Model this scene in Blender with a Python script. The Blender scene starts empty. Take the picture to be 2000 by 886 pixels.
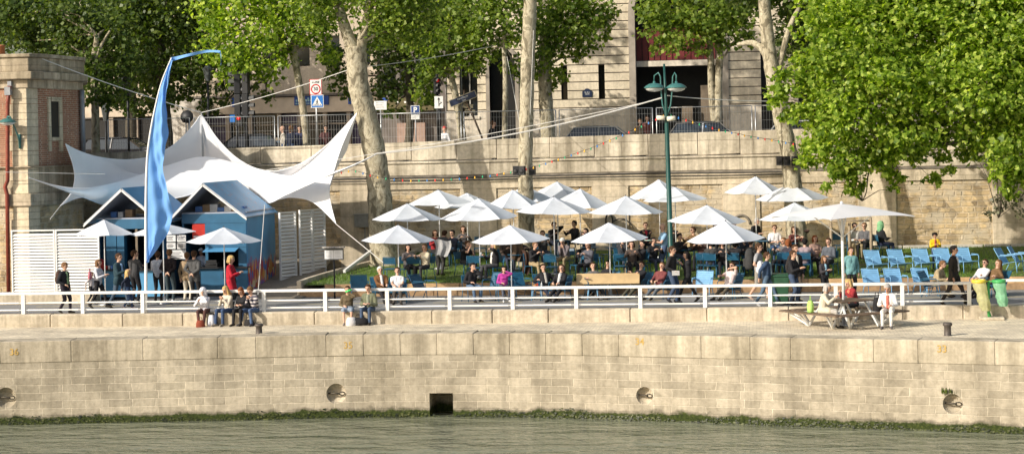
import bpy, math, random
import numpy as np
from mathutils import Vector, Matrix
R = math.radians
rnd = random.Random(11)
nprng = np.random.default_rng(5)
sc = bpy.context.scene
col = sc.collection

# ---------------------------------------------------------------- camera model
# world: x runs along the quay road (to the right), y runs away from the river, z up; road surface z=0
FPX, AX, AY = 3736.0, 1000.0, 277.0
ROLL, YAW = R(1.2), R(7.4)
CAM = Vector((60*math.sin(YAW), -60*math.cos(YAW), 5.3))
RIGHT = Vector((math.cos(YAW), math.sin(YAW), 0)); FWD = Vector((-math.sin(YAW), math.cos(YAW), 0)); UP = Vector((0, 0, 1))
cr, sr = math.cos(ROLL), math.sin(ROLL)

def proj(p):
    d = Vector(p)-CAM
    Y = d.dot(FWD); ux = FPX*d.dot(RIGHT)/Y; uy = -FPX*d.z/Y
    return AX+ux*cr+uy*sr, AY-ux*sr+uy*cr
def ray(px, py):
    dx, dy = px-AX, py-AY
    ux = dx*cr-dy*sr; uy = dx*sr+dy*cr
    return RIGHT*(ux/FPX)+FWD-UP*(uy/FPX)
def T(px, py, t):
    r = ray(px, py); return CAM+r*((t-CAM.y)/r.y)
def G(px, py, z=0.0):
    r = ray(px, py); return CAM+r*((z-CAM.z)/r.z)
def S(px, t, z):
    """x so that the point (x,t,z) is seen in image column px"""
    a, b = -40.0, 60.0
    for _ in range(40):
        m = (a+b)/2
        if proj((m, t, z))[0] < px: a = m
        else: b = m
    return (a+b)/2
def mpp(t):
    return (t-CAM.y)*1.0/FPX      # metres per photo pixel at distance t

def ground(x, t):
    if t < 6.3: return 0.0
    return 0.42+0.068*(t-6.3)

# ---------------------------------------------------------------- materials
MATS = {}
def nodes_new(name):
    m = bpy.data.materials.new(name); m.use_nodes = True
    nt = m.node_tree; nt.nodes.clear()
    out = nt.nodes.new('ShaderNodeOutputMaterial'); b = nt.nodes.new('ShaderNodeBsdfPrincipled')
    nt.links.new(b.outputs[0], out.inputs[0])
    return m, nt, b, out
def rgba(c): return (c[0], c[1], c[2], 1.0)
def N(nt, t, **kw):
    n = nt.nodes.new(t)
    for k, v in kw.items(): setattr(n, k, v)
    return n
def mixc(nt, fac, a, b, mode='MIX'):
    n = nt.nodes.new('ShaderNodeMix'); n.data_type = 'RGBA'; n.blend_type = mode
    for sock, v in ((n.inputs[0], fac), (n.inputs[6], a), (n.inputs[7], b)):
        if hasattr(v, 'is_linked') or isinstance(v, bpy.types.NodeSocket): nt.links.new(v, sock)
        elif isinstance(v, (int, float)): sock.default_value = v
        else: sock.default_value = rgba(v)
    return n.outputs[2]
def noise(nt, scale, detail=4, vec=None, rough=.55, dist=0.0):
    n = N(nt, 'ShaderNodeTexNoise'); n.inputs['Scale'].default_value = scale
    n.inputs['Detail'].default_value = detail; n.inputs['Roughness'].default_value = rough
    n.inputs['Distortion'].default_value = dist
    if vec is not None: nt.links.new(vec, n.inputs['Vector'])
    return n.outputs['Fac']
def ramp(nt, fac, stops):
    n = N(nt, 'ShaderNodeValToRGB')
    e = n.color_ramp.elements
    while len(e) < len(stops): e.new(0.5)
    for el, (p, c) in zip(e, stops):
        el.position = p; el.color = rgba(c) if not isinstance(c, (int, float)) else (c, c, c, 1)
    nt.links.new(fac, n.inputs[0]); return n.outputs[0]
def objcoord(nt, scale=(1, 1, 1), rot=(0, 0, 0), src='Object'):
    tc = N(nt, 'ShaderNodeTexCoord'); mp = N(nt, 'ShaderNodeMapping')
    mp.inputs['Scale'].default_value = scale; mp.inputs['Rotation'].default_value = rot
    nt.links.new(tc.outputs[src], mp.inputs[0]); return mp.outputs[0]
def worldcoord(nt, scale=(1, 1, 1), rot=(0, 0, 0)):
    g = N(nt, 'ShaderNodeNewGeometry'); mp = N(nt, 'ShaderNodeMapping')
    mp.inputs['Scale'].default_value = scale; mp.inputs['Rotation'].default_value = rot
    nt.links.new(g.outputs['Position'], mp.inputs[0]); return mp.outputs[0]
def bump(nt, b, h, strength=.4, dist=.02):
    n = N(nt, 'ShaderNodeBump'); n.inputs['Strength'].default_value = strength; n.inputs['Distance'].default_value = dist
    nt.links.new(h, n.inputs['Height']); nt.links.new(n.outputs[0], b.inputs['Normal'])

def M(name, c, rough=.6, metal=0.0, var=.18, scale=6.0, bmp=0.0, bscale=40.0, spec=.4, trans=0.0, coord='world'):
    """plain surface with dirt and tone variation"""
    if name in MATS: return MATS[name]
    m, nt, b, out = nodes_new(name)
    v = worldcoord(nt) if coord == 'world' else objcoord(nt)
    f = noise(nt, scale, 5, v)
    dk = tuple(x*(1-var) for x in c); lt = tuple(min(1, x*(1+var*.6)) for x in c)
    nt.links.new(ramp(nt, f, [(.3, dk), (.7, lt)]), b.inputs['Base Color'])
    b.inputs['Roughness'].default_value = rough; b.inputs['Metallic'].default_value = metal
    b.inputs['Specular IOR Level'].default_value = spec
    if bmp: bump(nt, b, noise(nt, bscale, 4, v), bmp, .01)
    if trans:
        t = N(nt, 'ShaderNodeBsdfTranslucent'); nt.links.new(ramp(nt, f, [(.3, dk), (.7, lt)]), t.inputs[0])
        mx = N(nt, 'ShaderNodeMixShader'); mx.inputs[0].default_value = trans
        nt.links.new(b.outputs[0], mx.inputs[1]); nt.links.new(t.outputs[0], mx.inputs[2]); nt.links.new(mx.outputs[0], out.inputs[0])
    MATS[name] = m
    return m

def cloth(c, i=[0]):
    key = 'cloth_%02d_%02d_%02d' % tuple(int(round(x*99)) for x in c)
    return M(key, c, rough=.85, var=.22, scale=9, bmp=.25, bscale=30, spec=.2)

def masonry(name, c1, c2, mortar, bw, bh, msize=.01, stain=.5, rubble=0.0, moss=None, bumps=.5, streak=.35, pale=None):
    """coursed stone seen on a wall that runs along x: brick pattern in (x, z)"""
    if name in MATS: return MATS[name]
    m, nt, b, out = nodes_new(name)
    g = N(nt, 'ShaderNodeNewGeometry'); sp = N(nt, 'ShaderNodeSeparateXYZ'); nt.links.new(g.outputs['Position'], sp.inputs[0])
    cb = N(nt, 'ShaderNodeCombineXYZ')
    ad = N(nt, 'ShaderNodeMath', operation='MULTIPLY_ADD'); nt.links.new(sp.outputs[1], ad.inputs[0]); ad.inputs[1].default_value = .35; nt.links.new(sp.outputs[0], ad.inputs[2])
    nt.links.new(ad.outputs[0], cb.inputs[0]); nt.links.new(sp.outputs[2], cb.inputs[1])
    vec = cb.outputs[0]
    # wobble the joints
    nz = N(nt, 'ShaderNodeTexNoise'); nz.inputs['Scale'].default_value = 1.3 if not rubble else 2.2; nz.inputs['Detail'].default_value = 3
    nt.links.new(g.outputs['Position'], nz.inputs['Vector'])
    vm = N(nt, 'ShaderNodeVectorMath', operation='MULTIPLY_ADD'); nt.links.new(nz.outputs['Color'], vm.inputs[0])
    w = .05+rubble; vm.inputs[1].default_value = (w*2.5, w, 0); nt.links.new(vec, vm.inputs[2])
    br = N(nt, 'ShaderNodeTexBrick'); br.offset = .5; br.squash = 1.25; br.squash_frequency = 3
    br.inputs['Color1'].default_value = rgba(c1); br.inputs['Color2'].default_value = rgba(c2); br.inputs['Mortar'].default_value = rgba(mortar)
    br.inputs['Scale'].default_value = 1; br.inputs['Mortar Size'].default_value = msize; br.inputs['Mortar Smooth'].default_value = .35
    br.inputs['Bias'].default_value = -.1; br.inputs['Brick Width'].default_value = bw; br.inputs['Row Height'].default_value = bh
    nt.links.new(vm.outputs[0], br.inputs['Vector'])
    colr = br.outputs['Color']; brf = br.outputs['Fac']
    if bw < 3:
        b2 = N(nt, 'ShaderNodeTexBrick'); b2.offset = .37; b2.squash = .8; b2.squash_frequency = 2
        for nm_ in ('Color1', 'Color2', 'Mortar', 'Scale', 'Mortar Size', 'Mortar Smooth', 'Bias', 'Row Height'): b2.inputs[nm_].default_value = br.inputs[nm_].default_value
        b2.inputs['Brick Width'].default_value = bw*1.45; nt.links.new(vm.outputs[0], b2.inputs['Vector'])
        pick = ramp(nt, noise(nt, .33, 2, g.outputs['Position']), [(.49, 0.0), (.50, 1.0)])
        colr = mixc(nt, pick, colr, b2.outputs['Color'])
        mf = N(nt, 'ShaderNodeMix'); nt.links.new(pick, mf.inputs[0]); nt.links.new(brf, mf.inputs[2]); nt.links.new(b2.outputs['Fac'], mf.inputs[3]); brf = mf.outputs[0]
    # blotches
    f1 = noise(nt, .45, 6, g.outputs['Position'], .65)
    colr = mixc(nt, stain, colr, mixc(nt, 1.0, colr, ramp(nt, f1, [(.3, (.62, .60, .55)), (.52, (1.0, .98, .95)), (.75, (1.22, 1.2, 1.14))]), 'MULTIPLY'))
    f2 = noise(nt, 7, 5, g.outputs['Position'], .7)
    colr = mixc(nt, .55, colr, mixc(nt, 1.0, colr, ramp(nt, f2, [(.32, (.66, .64, .6)), (.6, (1.12, 1.1, 1.08))]), 'MULTIPLY'))
    # vertical run-off streaks
    mp = N(nt, 'ShaderNodeMapping'); mp.inputs['Scale'].default_value = (2.2, 2.2, .12); nt.links.new(g.outputs['Position'], mp.inputs[0])
    f3 = noise(nt, 1.0, 5, mp.outputs[0], .65)
    colr = mixc(nt, streak, colr, mixc(nt, 1.0, colr, ramp(nt, f3, [(.35, (.50, .48, .43)), (.6, (1.1, 1.08, 1.03))]), 'MULTIPLY'))
    if rubble:
        vo = N(nt, 'ShaderNodeTexVoronoi'); vo.inputs['Scale'].default_value = 3.4; nt.links.new(vm.outputs[0], vo.inputs['Vector'])
        sv = N(nt, 'ShaderNodeSeparateColor'); nt.links.new(vo.outputs['Color'], sv.inputs[0])
        colr = mixc(nt, .6, colr, mixc(nt, 1.0, colr, ramp(nt, sv.outputs[0], [(.0, (.38, .33, .28)), (.35, (.85, .78, .66)), (.7, (1.1, 1.02, .9)), (1., (1.25, 1.1, .85))]), 'MULTIPLY'))
        if pale:
            f5 = noise(nt, 1.1, 5, g.outputs['Position'], .6)
            colr = mixc(nt, ramp(nt, f5, [(.46, 0.0), (.58, .85)]), colr, pale)
    if moss:
        z0, z1 = moss
        mr = N(nt, 'ShaderNodeMapRange'); mr.inputs[1].default_value = z1; mr.inputs[2].default_value = z0
        nw = noise(nt, 1.7, 6, g.outputs['Position'], .7)
        am = N(nt, 'ShaderNodeMath', operation='MULTIPLY_ADD'); nt.links.new(nw, am.inputs[0]); am.inputs[1].default_value = -.5; nt.links.new(sp.outputs[2], am.inputs[2])
        a2 = N(nt, 'ShaderNodeMath', operation='ADD'); nt.links.new(am.outputs[0], a2.inputs[0]); a2.inputs[1].default_value = .25
        nt.links.new(a2.outputs[0], mr.inputs[0])
        nm = noise(nt, 14, 5, g.outputs['Position'], .7)
        mc = ramp(nt, nm, [(.3, (.012, .018, .006)), (.55, (.045, .06, .014)), (.75, (.11, .12, .035))])
        wet = mixc(nt, ramp(nt, mr.outputs[0], [(.05, 0.0), (.3, .6)]), colr, (.10, .088, .062))
        colr = mixc(nt, ramp(nt, mr.outputs[0], [(.32, 0.0), (.55, 1.0)]), wet, mc)
    nt.links.new(colr, b.inputs['Base Color'])
    b.inputs['Roughness'].default_value = .9; b.inputs['Specular IOR Level'].default_value = .2
    inv = N(nt, 'ShaderNodeMath', operation='SUBTRACT'); inv.inputs[0].default_value = 1; nt.links.new(brf, inv.inputs[1])
    hs = N(nt, 'ShaderNodeMath', operation='MULTIPLY_ADD'); nt.links.new(f2, hs.inputs[0]); hs.inputs[1].default_value = .8; nt.links.new(inv.outputs[0], hs.inputs[2])
    bump(nt, b, hs.outputs[0], bumps, .04)
    MATS[name] = m
    return m

def leafmat(name, dark, mid, lite, transl=.35):
    m, nt, b, out = nodes_new(name)
    g = N(nt, 'ShaderNodeNewGeometry')
    c = ramp(nt, g.outputs['Random Per Island'], [(0, dark), (.55, mid), (1, lite)])
    f = noise(nt, .9, 3, g.outputs['Position'])
    c = mixc(nt, .6, c, mixc(nt, 1.0, c, ramp(nt, f, [(.3, (.5, .55, .5)), (.7, (1.25, 1.2, 1.0))]), 'MULTIPLY'))
    nt.links.new(c, b.inputs['Base Color']); b.inputs['Roughness'].default_value = .45; b.inputs['Specular IOR Level'].default_value = .35
    t = N(nt, 'ShaderNodeBsdfTranslucent')
    nt.links.new(mixc(nt, 1.0, c, (1.7, 1.75, .5), 'MULTIPLY'), t.inputs[0])
    mx = N(nt, 'ShaderNodeMixShader'); mx.inputs[0].default_value = transl
    nt.links.new(b.outputs[0], mx.inputs[1]); nt.links.new(t.outputs[0], mx.inputs[2]); nt.links.new(mx.outputs[0], out.inputs[0])
    MATS[name] = m
    return m

# ---------------------------------------------------------------- objects
def link(o, parent=None):
    col.objects.link(o)
    if parent is not None: o.parent = parent
    return o
def tag(o, label=None, cat=None, group=None, kind=None):
    if label: o['label'] = label
    if cat: o['category'] = cat
    if group: o['group'] = group
    if kind: o['kind'] = kind
    return o
def thing(name, label, cat, loc=(0, 0, 0), rz=0.0, group=None):
    o = bpy.data.objects.new(name, None); o.empty_display_size = .2
    link(o); o.location = loc; o.rotation_euler = (0, 0, rz)
    return tag(o, label, cat, group)
def copy_tree(o, parent=None):
    c = o.copy(); col.objects.link(c); c.parent = parent
    for ch in list(o.children): copy_tree(ch, c)
    return c
def mesh_np(name, V, F, mats, mi=None, smooth=False):
    me = bpy.data.meshes.new(name)
    V = np.asarray(V, dtype=np.float32); F = np.asarray(F, dtype=np.int32); k = F.shape[1]
    me.vertices.add(len(V)); me.vertices.foreach_set('co', V.ravel())
    me.loops.add(F.size); me.loops.foreach_set('vertex_index', F.ravel())
    me.polygons.add(len(F)); me.polygons.foreach_set('loop_start', np.arange(0, F.size, k, dtype=np.int32))
    if mi is not None: me.polygons.foreach_set('material_index', np.asarray(mi, dtype=np.int32))
    if smooth: me.polygons.foreach_set('use_smooth', np.ones(len(F), dtype=bool))
    me.update(calc_edges=True)
    for m in (mats if isinstance(mats, (list, tuple)) else [mats]): me.materials.append(m)
    return me

class MB:
    """collects shapes for ONE mesh object"""
    def __init__(s): s.V = []; s.F = []; s.I = []; s.S = []
    def add(s, V, F, mi=0, smooth=False):
        o = len(s.V); s.V += [tuple(v) for v in V]
        for f in F: s.F.append(tuple(i+o for i in f)); s.I.append(mi); s.S.append(smooth)
        return s
    def box(s, c, d, mi=0, mat=None):
        x, y, z = d[0]/2, d[1]/2, d[2]/2
        V = [Vector((a, b, e)) for a in (-x, x) for b in (-y, y) for e in (-z, z)]
        if mat is not None: V = [mat @ v for v in V]
        V = [v+Vector(c) for v in V]
        return s.add(V, [(0, 1, 3, 2), (4, 6, 7, 5), (0, 4, 5, 1), (2, 3, 7, 6), (0, 2, 6, 4), (1, 5, 7, 3)], mi)
    def bbox(s, x0, x1, y0, y1, z0, z1, mi=0):
        return s.box(((x0+x1)/2, (y0+y1)/2, (z0+z1)/2), (x1-x0, y1-y0, z1-z0), mi)
    def bar(s, p0, p1, w, h, mi=0, up=(0, 0, 1)):
        p0 = Vector(p0); p1 = Vector(p1); d = (p1-p0); L = d.length; d = d/L
        u = Vector(up)
        if abs(d.dot(u)) > .98: u = Vector((0, 1, 0))
        x = d.cross(u).normalized(); z = x.cross(d)
        m = Matrix((x, d, z)).transposed()
        return s.box((p0+p1)/2, (w, L, h), mi, m)
    def tube(s, P, r, n=8, mi=0, caps=True, sx=1.0):
        P = [Vector(p) for p in P]
        rr = r if isinstance(r, (list, tuple)) else [r]*len(P)
        V = []; F = []
        prev = None
        for i, p in enumerate(P):
            d = (P[min(i+1, len(P)-1)]-P[max(i-1, 0)])
            d = d.normalized() if d.length > 1e-9 else Vector((0, 0, 1))
            if prev is None:
                a = Vector((1, 0, 0)) if abs(d.x) < .8 else Vector((0, 1, 0))
                x = (a-d*a.dot(d)).normalized()
            else: x = (prev-d*prev.dot(d)).normalized()
            prev = x; y = d.cross(x)
            for k in range(n):
                t = 2*math.pi*k/n
                V.append(p+x*(math.cos(t)*rr[i]*sx)+y*(math.sin(t)*rr[i]))
        for i in range(len(P)-1):
            for k in range(n):
                k2 = (k+1) % n
                F.append((i*n+k, i*n+k2, (i+1)*n+k2, (i+1)*n+k))
        if caps:
            F.append(tuple(range(n-1, -1, -1))); F.append(tuple((len(P)-1)*n+k for k in range(n)))
        return s.add(V, F, mi, n > 5)
    def lathe(s, prof, n=16, c=(0, 0, 0), mi=0, mat=None, smooth=True, caps=True):
        V = []; F = []
        for r, z in prof:
            for k in range(n):
                t = 2*math.pi*k/n; v = Vector((r*math.cos(t), r*math.sin(t), z))
                if mat is not None: v = mat @ v
                V.append(v+Vector(c))
        for i in range(len(prof)-1):
            for k in range(n):
                k2 = (k+1) % n; F.append((i*n+k, i*n+k2, (i+1)*n+k2, (i+1)*n+k))
        if caps and prof[0][0] > 1e-4: F.append(tuple(range(n-1, -1, -1)))
        if caps and prof[-1][0] > 1e-4: F.append(tuple((len(prof)-1)*n+k for k in range(n)))
        return s.add(V, F, mi, smooth)
    def prism(s, poly, z0, z1, mi=0):
        n = len(poly)
        V = [(x, y, z0) for x, y in poly]+[(x, y, z1) for x, y in poly]
        F = [tuple(range(n-1, -1, -1)), tuple(range(n, 2*n))]+[(i, (i+1) % n, n+(i+1) % n, n+i) for i in range(n)]
        return s.add(V, F, mi)
    def grid(s, rows, mi=0, smooth=True, closed=False):
        m = len(rows[0]); V = [v for r in rows for v in r]; F = []
        for i in range(len(rows)-1):
            for k in range(m if closed else m-1):
                k2 = (k+1) % m; F.append((i*m+k, i*m+k2, (i+1)*m+k2, (i+1)*m+k))
        return s.add(V, F, mi, smooth)
    def mesh(s, name, mats, org=None):
        me = bpy.data.meshes.new(name)
        V = s.V if org is None else [(v[0]-org[0], v[1]-org[1], v[2]-org[2]) for v in s.V]
        me.from_pydata(V, [], s.F)
        for m in (mats if isinstance(mats, (list, tuple)) else [mats]): me.materials.append(m)
        me.polygons.foreach_set('material_index', s.I); me.polygons.foreach_set('use_smooth', s.S)
        me.update()
        return me
    def build(s, name, mats, parent=None, org=None, bevel=0.0):
        """org: world point the vertices are measured from (root position) when they were given in world coordinates"""
        o = bpy.data.objects.new(name, s.mesh(name, mats, org)); link(o, parent)
        if parent is None and org is not None: o.location = org
        if bevel:
            bv = o.modifiers.new('bevel', 'BEVEL'); bv.width = bevel; bv.segments = 2; bv.limit_method = 'ANGLE'
        return o

def textmesh(body, size, thick=.004, align='CENTER', bold=0.0):
    cu = bpy.data.curves.new('txt', 'FONT'); cu.body = body; cu.size = size; cu.extrude = thick/2
    cu.align_x = align; cu.align_y = 'CENTER'; cu.resolution_u = 3; cu.offset = bold
    o = bpy.data.objects.new('txt', cu); col.objects.link(o)
    dg = bpy.context.evaluated_depsgraph_get(); me = bpy.data.meshes.new_from_object(o.evaluated_get(dg))
    bpy.data.objects.remove(o); bpy.data.curves.remove(cu)
    return me
def textobj(name, body, size, mat, parent, loc, thick=.004, bold=0.0, rot=(R(90), 0, 0)):
    """lettering facing -y"""
    me = textmesh(body, size, thick, 'CENTER', bold); me.materials.clear(); me.materials.append(mat)
    o = bpy.data.objects.new(name, me); link(o, parent); o.location = loc; o.rotation_euler = rot
    return o

# ---------------------------------------------------------------- camera, sun, sky
cd = bpy.data.cameras.new('camera'); cam = bpy.data.objects.new('camera', cd); link(cam); sc.camera = cam
cd.sensor_width = 36; cd.lens = FPX/2000*36; cd.shift_y = (AY-443)/2000; cd.clip_start = .5; cd.clip_end = 2000
X = RIGHT*cr-UP*sr; Yv = RIGHT*sr+UP*cr; Z = -FWD
cam.matrix_world = Matrix(((X.x, Yv.x, Z.x, CAM.x), (X.y, Yv.y, Z.y, CAM.y), (X.z, Yv.z, Z.z, CAM.z), (0, 0, 0, 1)))
SUN_AZ, SUN_EL = R(55), R(28)
sd = (RIGHT*-math.sin(SUN_AZ)+FWD*-math.cos(SUN_AZ))*math.cos(SUN_EL)+UP*math.sin(SUN_EL)
sl = bpy.data.lights.new('sun', 'SUN'); sl.energy = 5.0; sl.angle = R(.55); sl.color = (1.0, .935, .83)
so = bpy.data.objects.new('sun', sl); link(so); so.rotation_euler = sd.to_track_quat('Z', 'Y').to_euler(); so.location = (0, -30, 40)
w = bpy.data.worlds.new('World'); sc.world = w; w.use_nodes = True
wn = w.node_tree; bg = wn.nodes['Background']; sk = wn.nodes.new('ShaderNodeTexSky'); sk.sky_type = 'NISHITA'
sk.sun_disc = False; sk.sun_elevation = SUN_EL; sk.sun_rotation = math.atan2(sd.x, sd.y); sk.air_density = 1.2; sk.dust_density = 3.0
wn.links.new(sk.outputs[0], bg.inputs[0]); bg.inputs[1].default_value = .15
sc.view_settings.view_transform = 'Standard'; sc.view_settings.look = 'None'; sc.view_settings.exposure = 0
sc.cycles.max_bounces = 6; sc.cycles.diffuse_bounces = 4; sc.cycles.glossy_bounces = 3; sc.cycles.transmission_bounces = 4; sc.cycles.transparent_max_bounces = 6
try: sc.cycles.use_denoising = True
except Exception: pass
# ================================================================ THE SETTING
WZ, PZ = -2.85, -0.37          # water level, quay platform level
def simple_struct(name, mb, mats, kind='structure', org=None):
    o = mb.build(name, mats, None, org); o['kind'] = kind; return o

# ---- water
m, nt, b, out = nodes_new('river_water')
b.inputs['Base Color'].default_value = (.19, .20, .14, 1); b.inputs['Roughness'].default_value = .07
b.inputs['Specular IOR Level'].default_value = .5; b.inputs['IOR'].default_value = 1.33
v1 = worldcoord(nt, (.30, .65, 1), (0, 0, -.15)); v2 = worldcoord(nt, (1.1, 2.3, 1), (0, 0, .25)); v3 = worldcoord(nt, (6, 8, 1), (0, 0, -.3))
n1 = noise(nt, 1.0, 3, v1, .5, .4); n2 = noise(nt, 1.0, 3, v2, .6, .3); n3 = noise(nt, 1.0, 2, v3)
a1 = N(nt, 'ShaderNodeMath', operation='MULTIPLY_ADD'); nt.links.new(n2, a1.inputs[0]); a1.inputs[1].default_value = .45; nt.links.new(n1, a1.inputs[2])
a2 = N(nt, 'ShaderNodeMath', operation='MULTIPLY_ADD'); nt.links.new(n3, a2.inputs[0]); a2.inputs[1].default_value = .10; nt.links.new(a1.outputs[0], a2.inputs[2])
bump(nt, b, a2.outputs[0], .65, .34)
MATS['water'] = m
mb = MB(); mb.add([(-90, -95, WZ), (90, -95, WZ), (90, -1.5, WZ), (-90, -1.5, WZ)], [(0, 1, 2, 3)])
simple_struct('water', mb, m)

# ---- quay wall (bends where the photograph bends it)
QA, QB, QC = G(0, 668, PZ), G(930, 648, PZ), G(2000, 668, PZ)
QL = QA+(QA-QB)*1.0; QR = QC+(QC-QB)*.8
QP = [Vector((QL.x, QL.y))]
_b = Vector((QB.x, QB.y)); _d0 = (Vector((QL.x, QL.y))-_b).normalized()*4.5; _d1 = (Vector((QR.x, QR.y))-_b).normalized()*4.5
for k in range(9): u = k/8; QP.append((_b+_d0)*(1-u)**2+_b*(2*u*(1-u))+(_b+_d1)*u*u)
QP.append(Vector((QR.x, QR.y)))
def qwall(px, py):
    """point on the face of the quay wall seen at a pixel, plus the face direction"""
    i = 0
    while i < len(QP)-2 and proj((QP[i+1].x, QP[i+1].y, PZ))[0] < px: i += 1
    A, B = QP[i], QP[i+1]
    d = (B-A).normalized(); nrm = Vector((d.y, -d.x))
    r = ray(px, py); c2 = Vector((CAM.x, CAM.y)); r2 = Vector((r.x, r.y))
    k = (A-c2).dot(nrm)/r2.dot(nrm)
    return CAM+r*k, d, nrm
def offset(poly, dist):
    res = []
    for i, p in enumerate(poly):
        ds = []
        if i > 0: ds.append((poly[i]-poly[i-1]).normalized())
        if i < len(poly)-1: ds.append((poly[i+1]-poly[i]).normalized())
        n = sum((Vector((d.y, -d.x)) for d in ds), Vector((0, 0)))/len(ds)
        res.append(p+n*dist)
    return res
mat_quay = masonry('quay_ashlar', (.50, .45, .365), (.36, .325, .26), (.62, .56, .455), .62, .235, .013, stain=.85, moss=(-2.80, -2.50), bumps=.6, streak=.45)
mat_coping = masonry('quay_coping', (.53, .48, .39), (.45, .405, .33), (.4, .35, .26), 60, 60, 0.0, stain=.9, bumps=.5, streak=.75)
root = thing('quay_wall', 'long stone river quay wall with mooring rings and mossy waterline', 'quay wall', (QB.x, QB.y, WZ))
mb = MB(); front = QP; back = offset(QP, -2.2)
mb.prism([tuple(p) for p in front]+[tuple(p) for p in reversed(back)], -4.2, -1.0)
body = mb.build('wall_face', mat_quay, None)
cut = MB(); holes = []
for px, py, rp in ((12, 776, 22), (657, 768, 21), (1259, 772, 18), (1861, 788, 20)):
    p, d, nn = qwall(px, py); r = rp*mpp(p.y)*.98
    rot = Matrix((Vector((d.x, d.y, 0)), Vector((-nn.x, -nn.y, 0)), Vector((0, 0, 1)))).transposed()
    V = []; F = []
    nseg, nr = 24, 8
    cut.lathe([(0, -.24), (r*.45, -.22), (r*.8, -.13), (r*.97, -.02), (r, .05), (r, .3), (0, .3)], 24, p, 0, rot @ Matrix.Rotation(R(90), 3, 'X'))
    holes.append((p, d, nn, r))
p0, d0, n0 = qwall(839, 790); p1, _, _ = qwall(885, 790); zt = qwall(862, 767)[0].z
c = (p0+p1)/2
rot = Matrix((Vector((d0.x, d0.y, 0)), Vector((-n0.x, -n0.y, 0)), Vector((0, 0, 1)))).transposed()
cut.box((c.x-n0.x*.3, c.y-n0.y*.3, (zt-3.6)/2), ((p1-p0).length, 1.9, zt+3.6), 0, rot)
# lathe winding: recalc with bmesh
import bmesh
def fixnormals(o):
    bm = bmesh.new(); bm.from_mesh(o.data); bmesh.ops.remove_doubles(bm, verts=bm.verts, dist=1e-5); bmesh.ops.recalc_face_normals(bm, faces=bm.faces); bm.to_mesh(o.data); bm.free()
co = cut.build('cutter', mat_quay); fixnormals(co); fixnormals(body)
md = body.modifiers.new('b', 'BOOLEAN'); md.operation = 'DIFFERENCE'; md.object = co; md.solver = 'EXACT'
dg = bpy.context.evaluated_depsgraph_get(); me = bpy.data.meshes.new_from_object(body.evaluated_get(dg))
body.modifiers.clear(); body.data = me; bpy.data.objects.remove(co)
body.parent = root; body.location = -root.location
for f in me.polygons: f.use_smooth = False
# coping blocks
cp = MB()
for A, B in zip(QP[:-1], QP[1:]):
    d = (B-A).normalized(); nn = Vector((d.y, -d.x)); L = (B-A).length; u = 0.0
    rot = Matrix((Vector((d.x, d.y, 0)), Vector((-nn.x, -nn.y, 0)), Vector((0, 0, 1)))).transposed()
    while u < L-.01:
        wd = min(rnd.uniform(1.1, 2.7), L-u)
        if L-u-wd < .8: wd = L-u
        q = A+d*(u+wd/2); pr = rnd.uniform(.016, .026); zt_ = PZ+.012+rnd.uniform(-.008, .008)
        cp.box((q.x+nn.x*(pr-.45), q.y+nn.y*(pr-.45), (zt_-1.0+.002)/2), (wd-rnd.choice((.0, .0, .002, .005)), .9, zt_+1.0-.002), 0, rot)
        u += wd
o = cp.build('coping', mat_coping, root, root.location, bevel=.022)
iron = M('old_iron', (.10, .085, .065), .6, .6, .3, 20)
for p, d, nn, r in holes:
    mb = MB(); q = p-Vector((nn.x, nn.y, 0))*.12; D3 = Vector((d.x, d.y, 0)); N3 = Vector((nn.x, nn.y, 0))
    mb.tube([q-D3*r*.8-N3*.0, q+D3*r*.35+N3*.10], .026, 8)
    ring = [q+D3*(r*.55+.085*math.cos(t))+N3*(.11+.02*math.sin(t))+UP*(.05*math.sin(t)) for t in np.linspace(0, 2*math.pi, 15)]
    mb.tube(ring, .018, 6)
    mb.build('mooring_ring', iron, root, root.location)
ochre = M('ochre_paint', (.52, .34, .10), .8, 0, .35, 14)
for txt, px, py in (('36', 28, 687), ('35', 680, 674), ('34', 1250, 667), ('33', 1840, 681)):
    p, d, nn = qwall(px, py)
    q = p+Vector((nn.x, nn.y, 0))*.032
    o = textobj('painted_number', txt, .28, ochre, root, q-root.location, .004, .004, (R(90), 0, math.atan2(d.y, d.x)))
# algae fringe at the water line
V = []; 
for _ in range(4000):
    px = rnd.uniform(-60, 2060); p, d, nn = qwall(px, 815)
    z = WZ+.01+.26*rnd.random()**2.2*(.7+.3*math.sin(px*.013)+.25*math.sin(px*.041)); 
    q = Vector((p.x+nn.x*.012, p.y+nn.y*.012, z)); s = rnd.uniform(.012, .045)
    a = Vector((d.x, d.y, 0))*s*rnd.uniform(.5, 1.2); up = Vector((nn.x*rnd.uniform(.1, .6), nn.y*rnd.uniform(.1, .6), -rnd.uniform(.4, 1.3)))*s
    V += [q-a, q+a, q+a*.6+up, q-a*.6+up]
V = np.array([tuple(v) for v in V]); F = np.arange(len(V)).reshape(-1, 4)
alg = leafmat('algae_green', (.008, .014, .004), (.032, .042, .010), (.10, .11, .03), .1)
o = bpy.data.objects.new('algae', mesh_np('algae', V, F, alg)); link(o); tag(o, 'green algae growing along the waterline of the quay wall', 'algae', kind='stuff')
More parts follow.
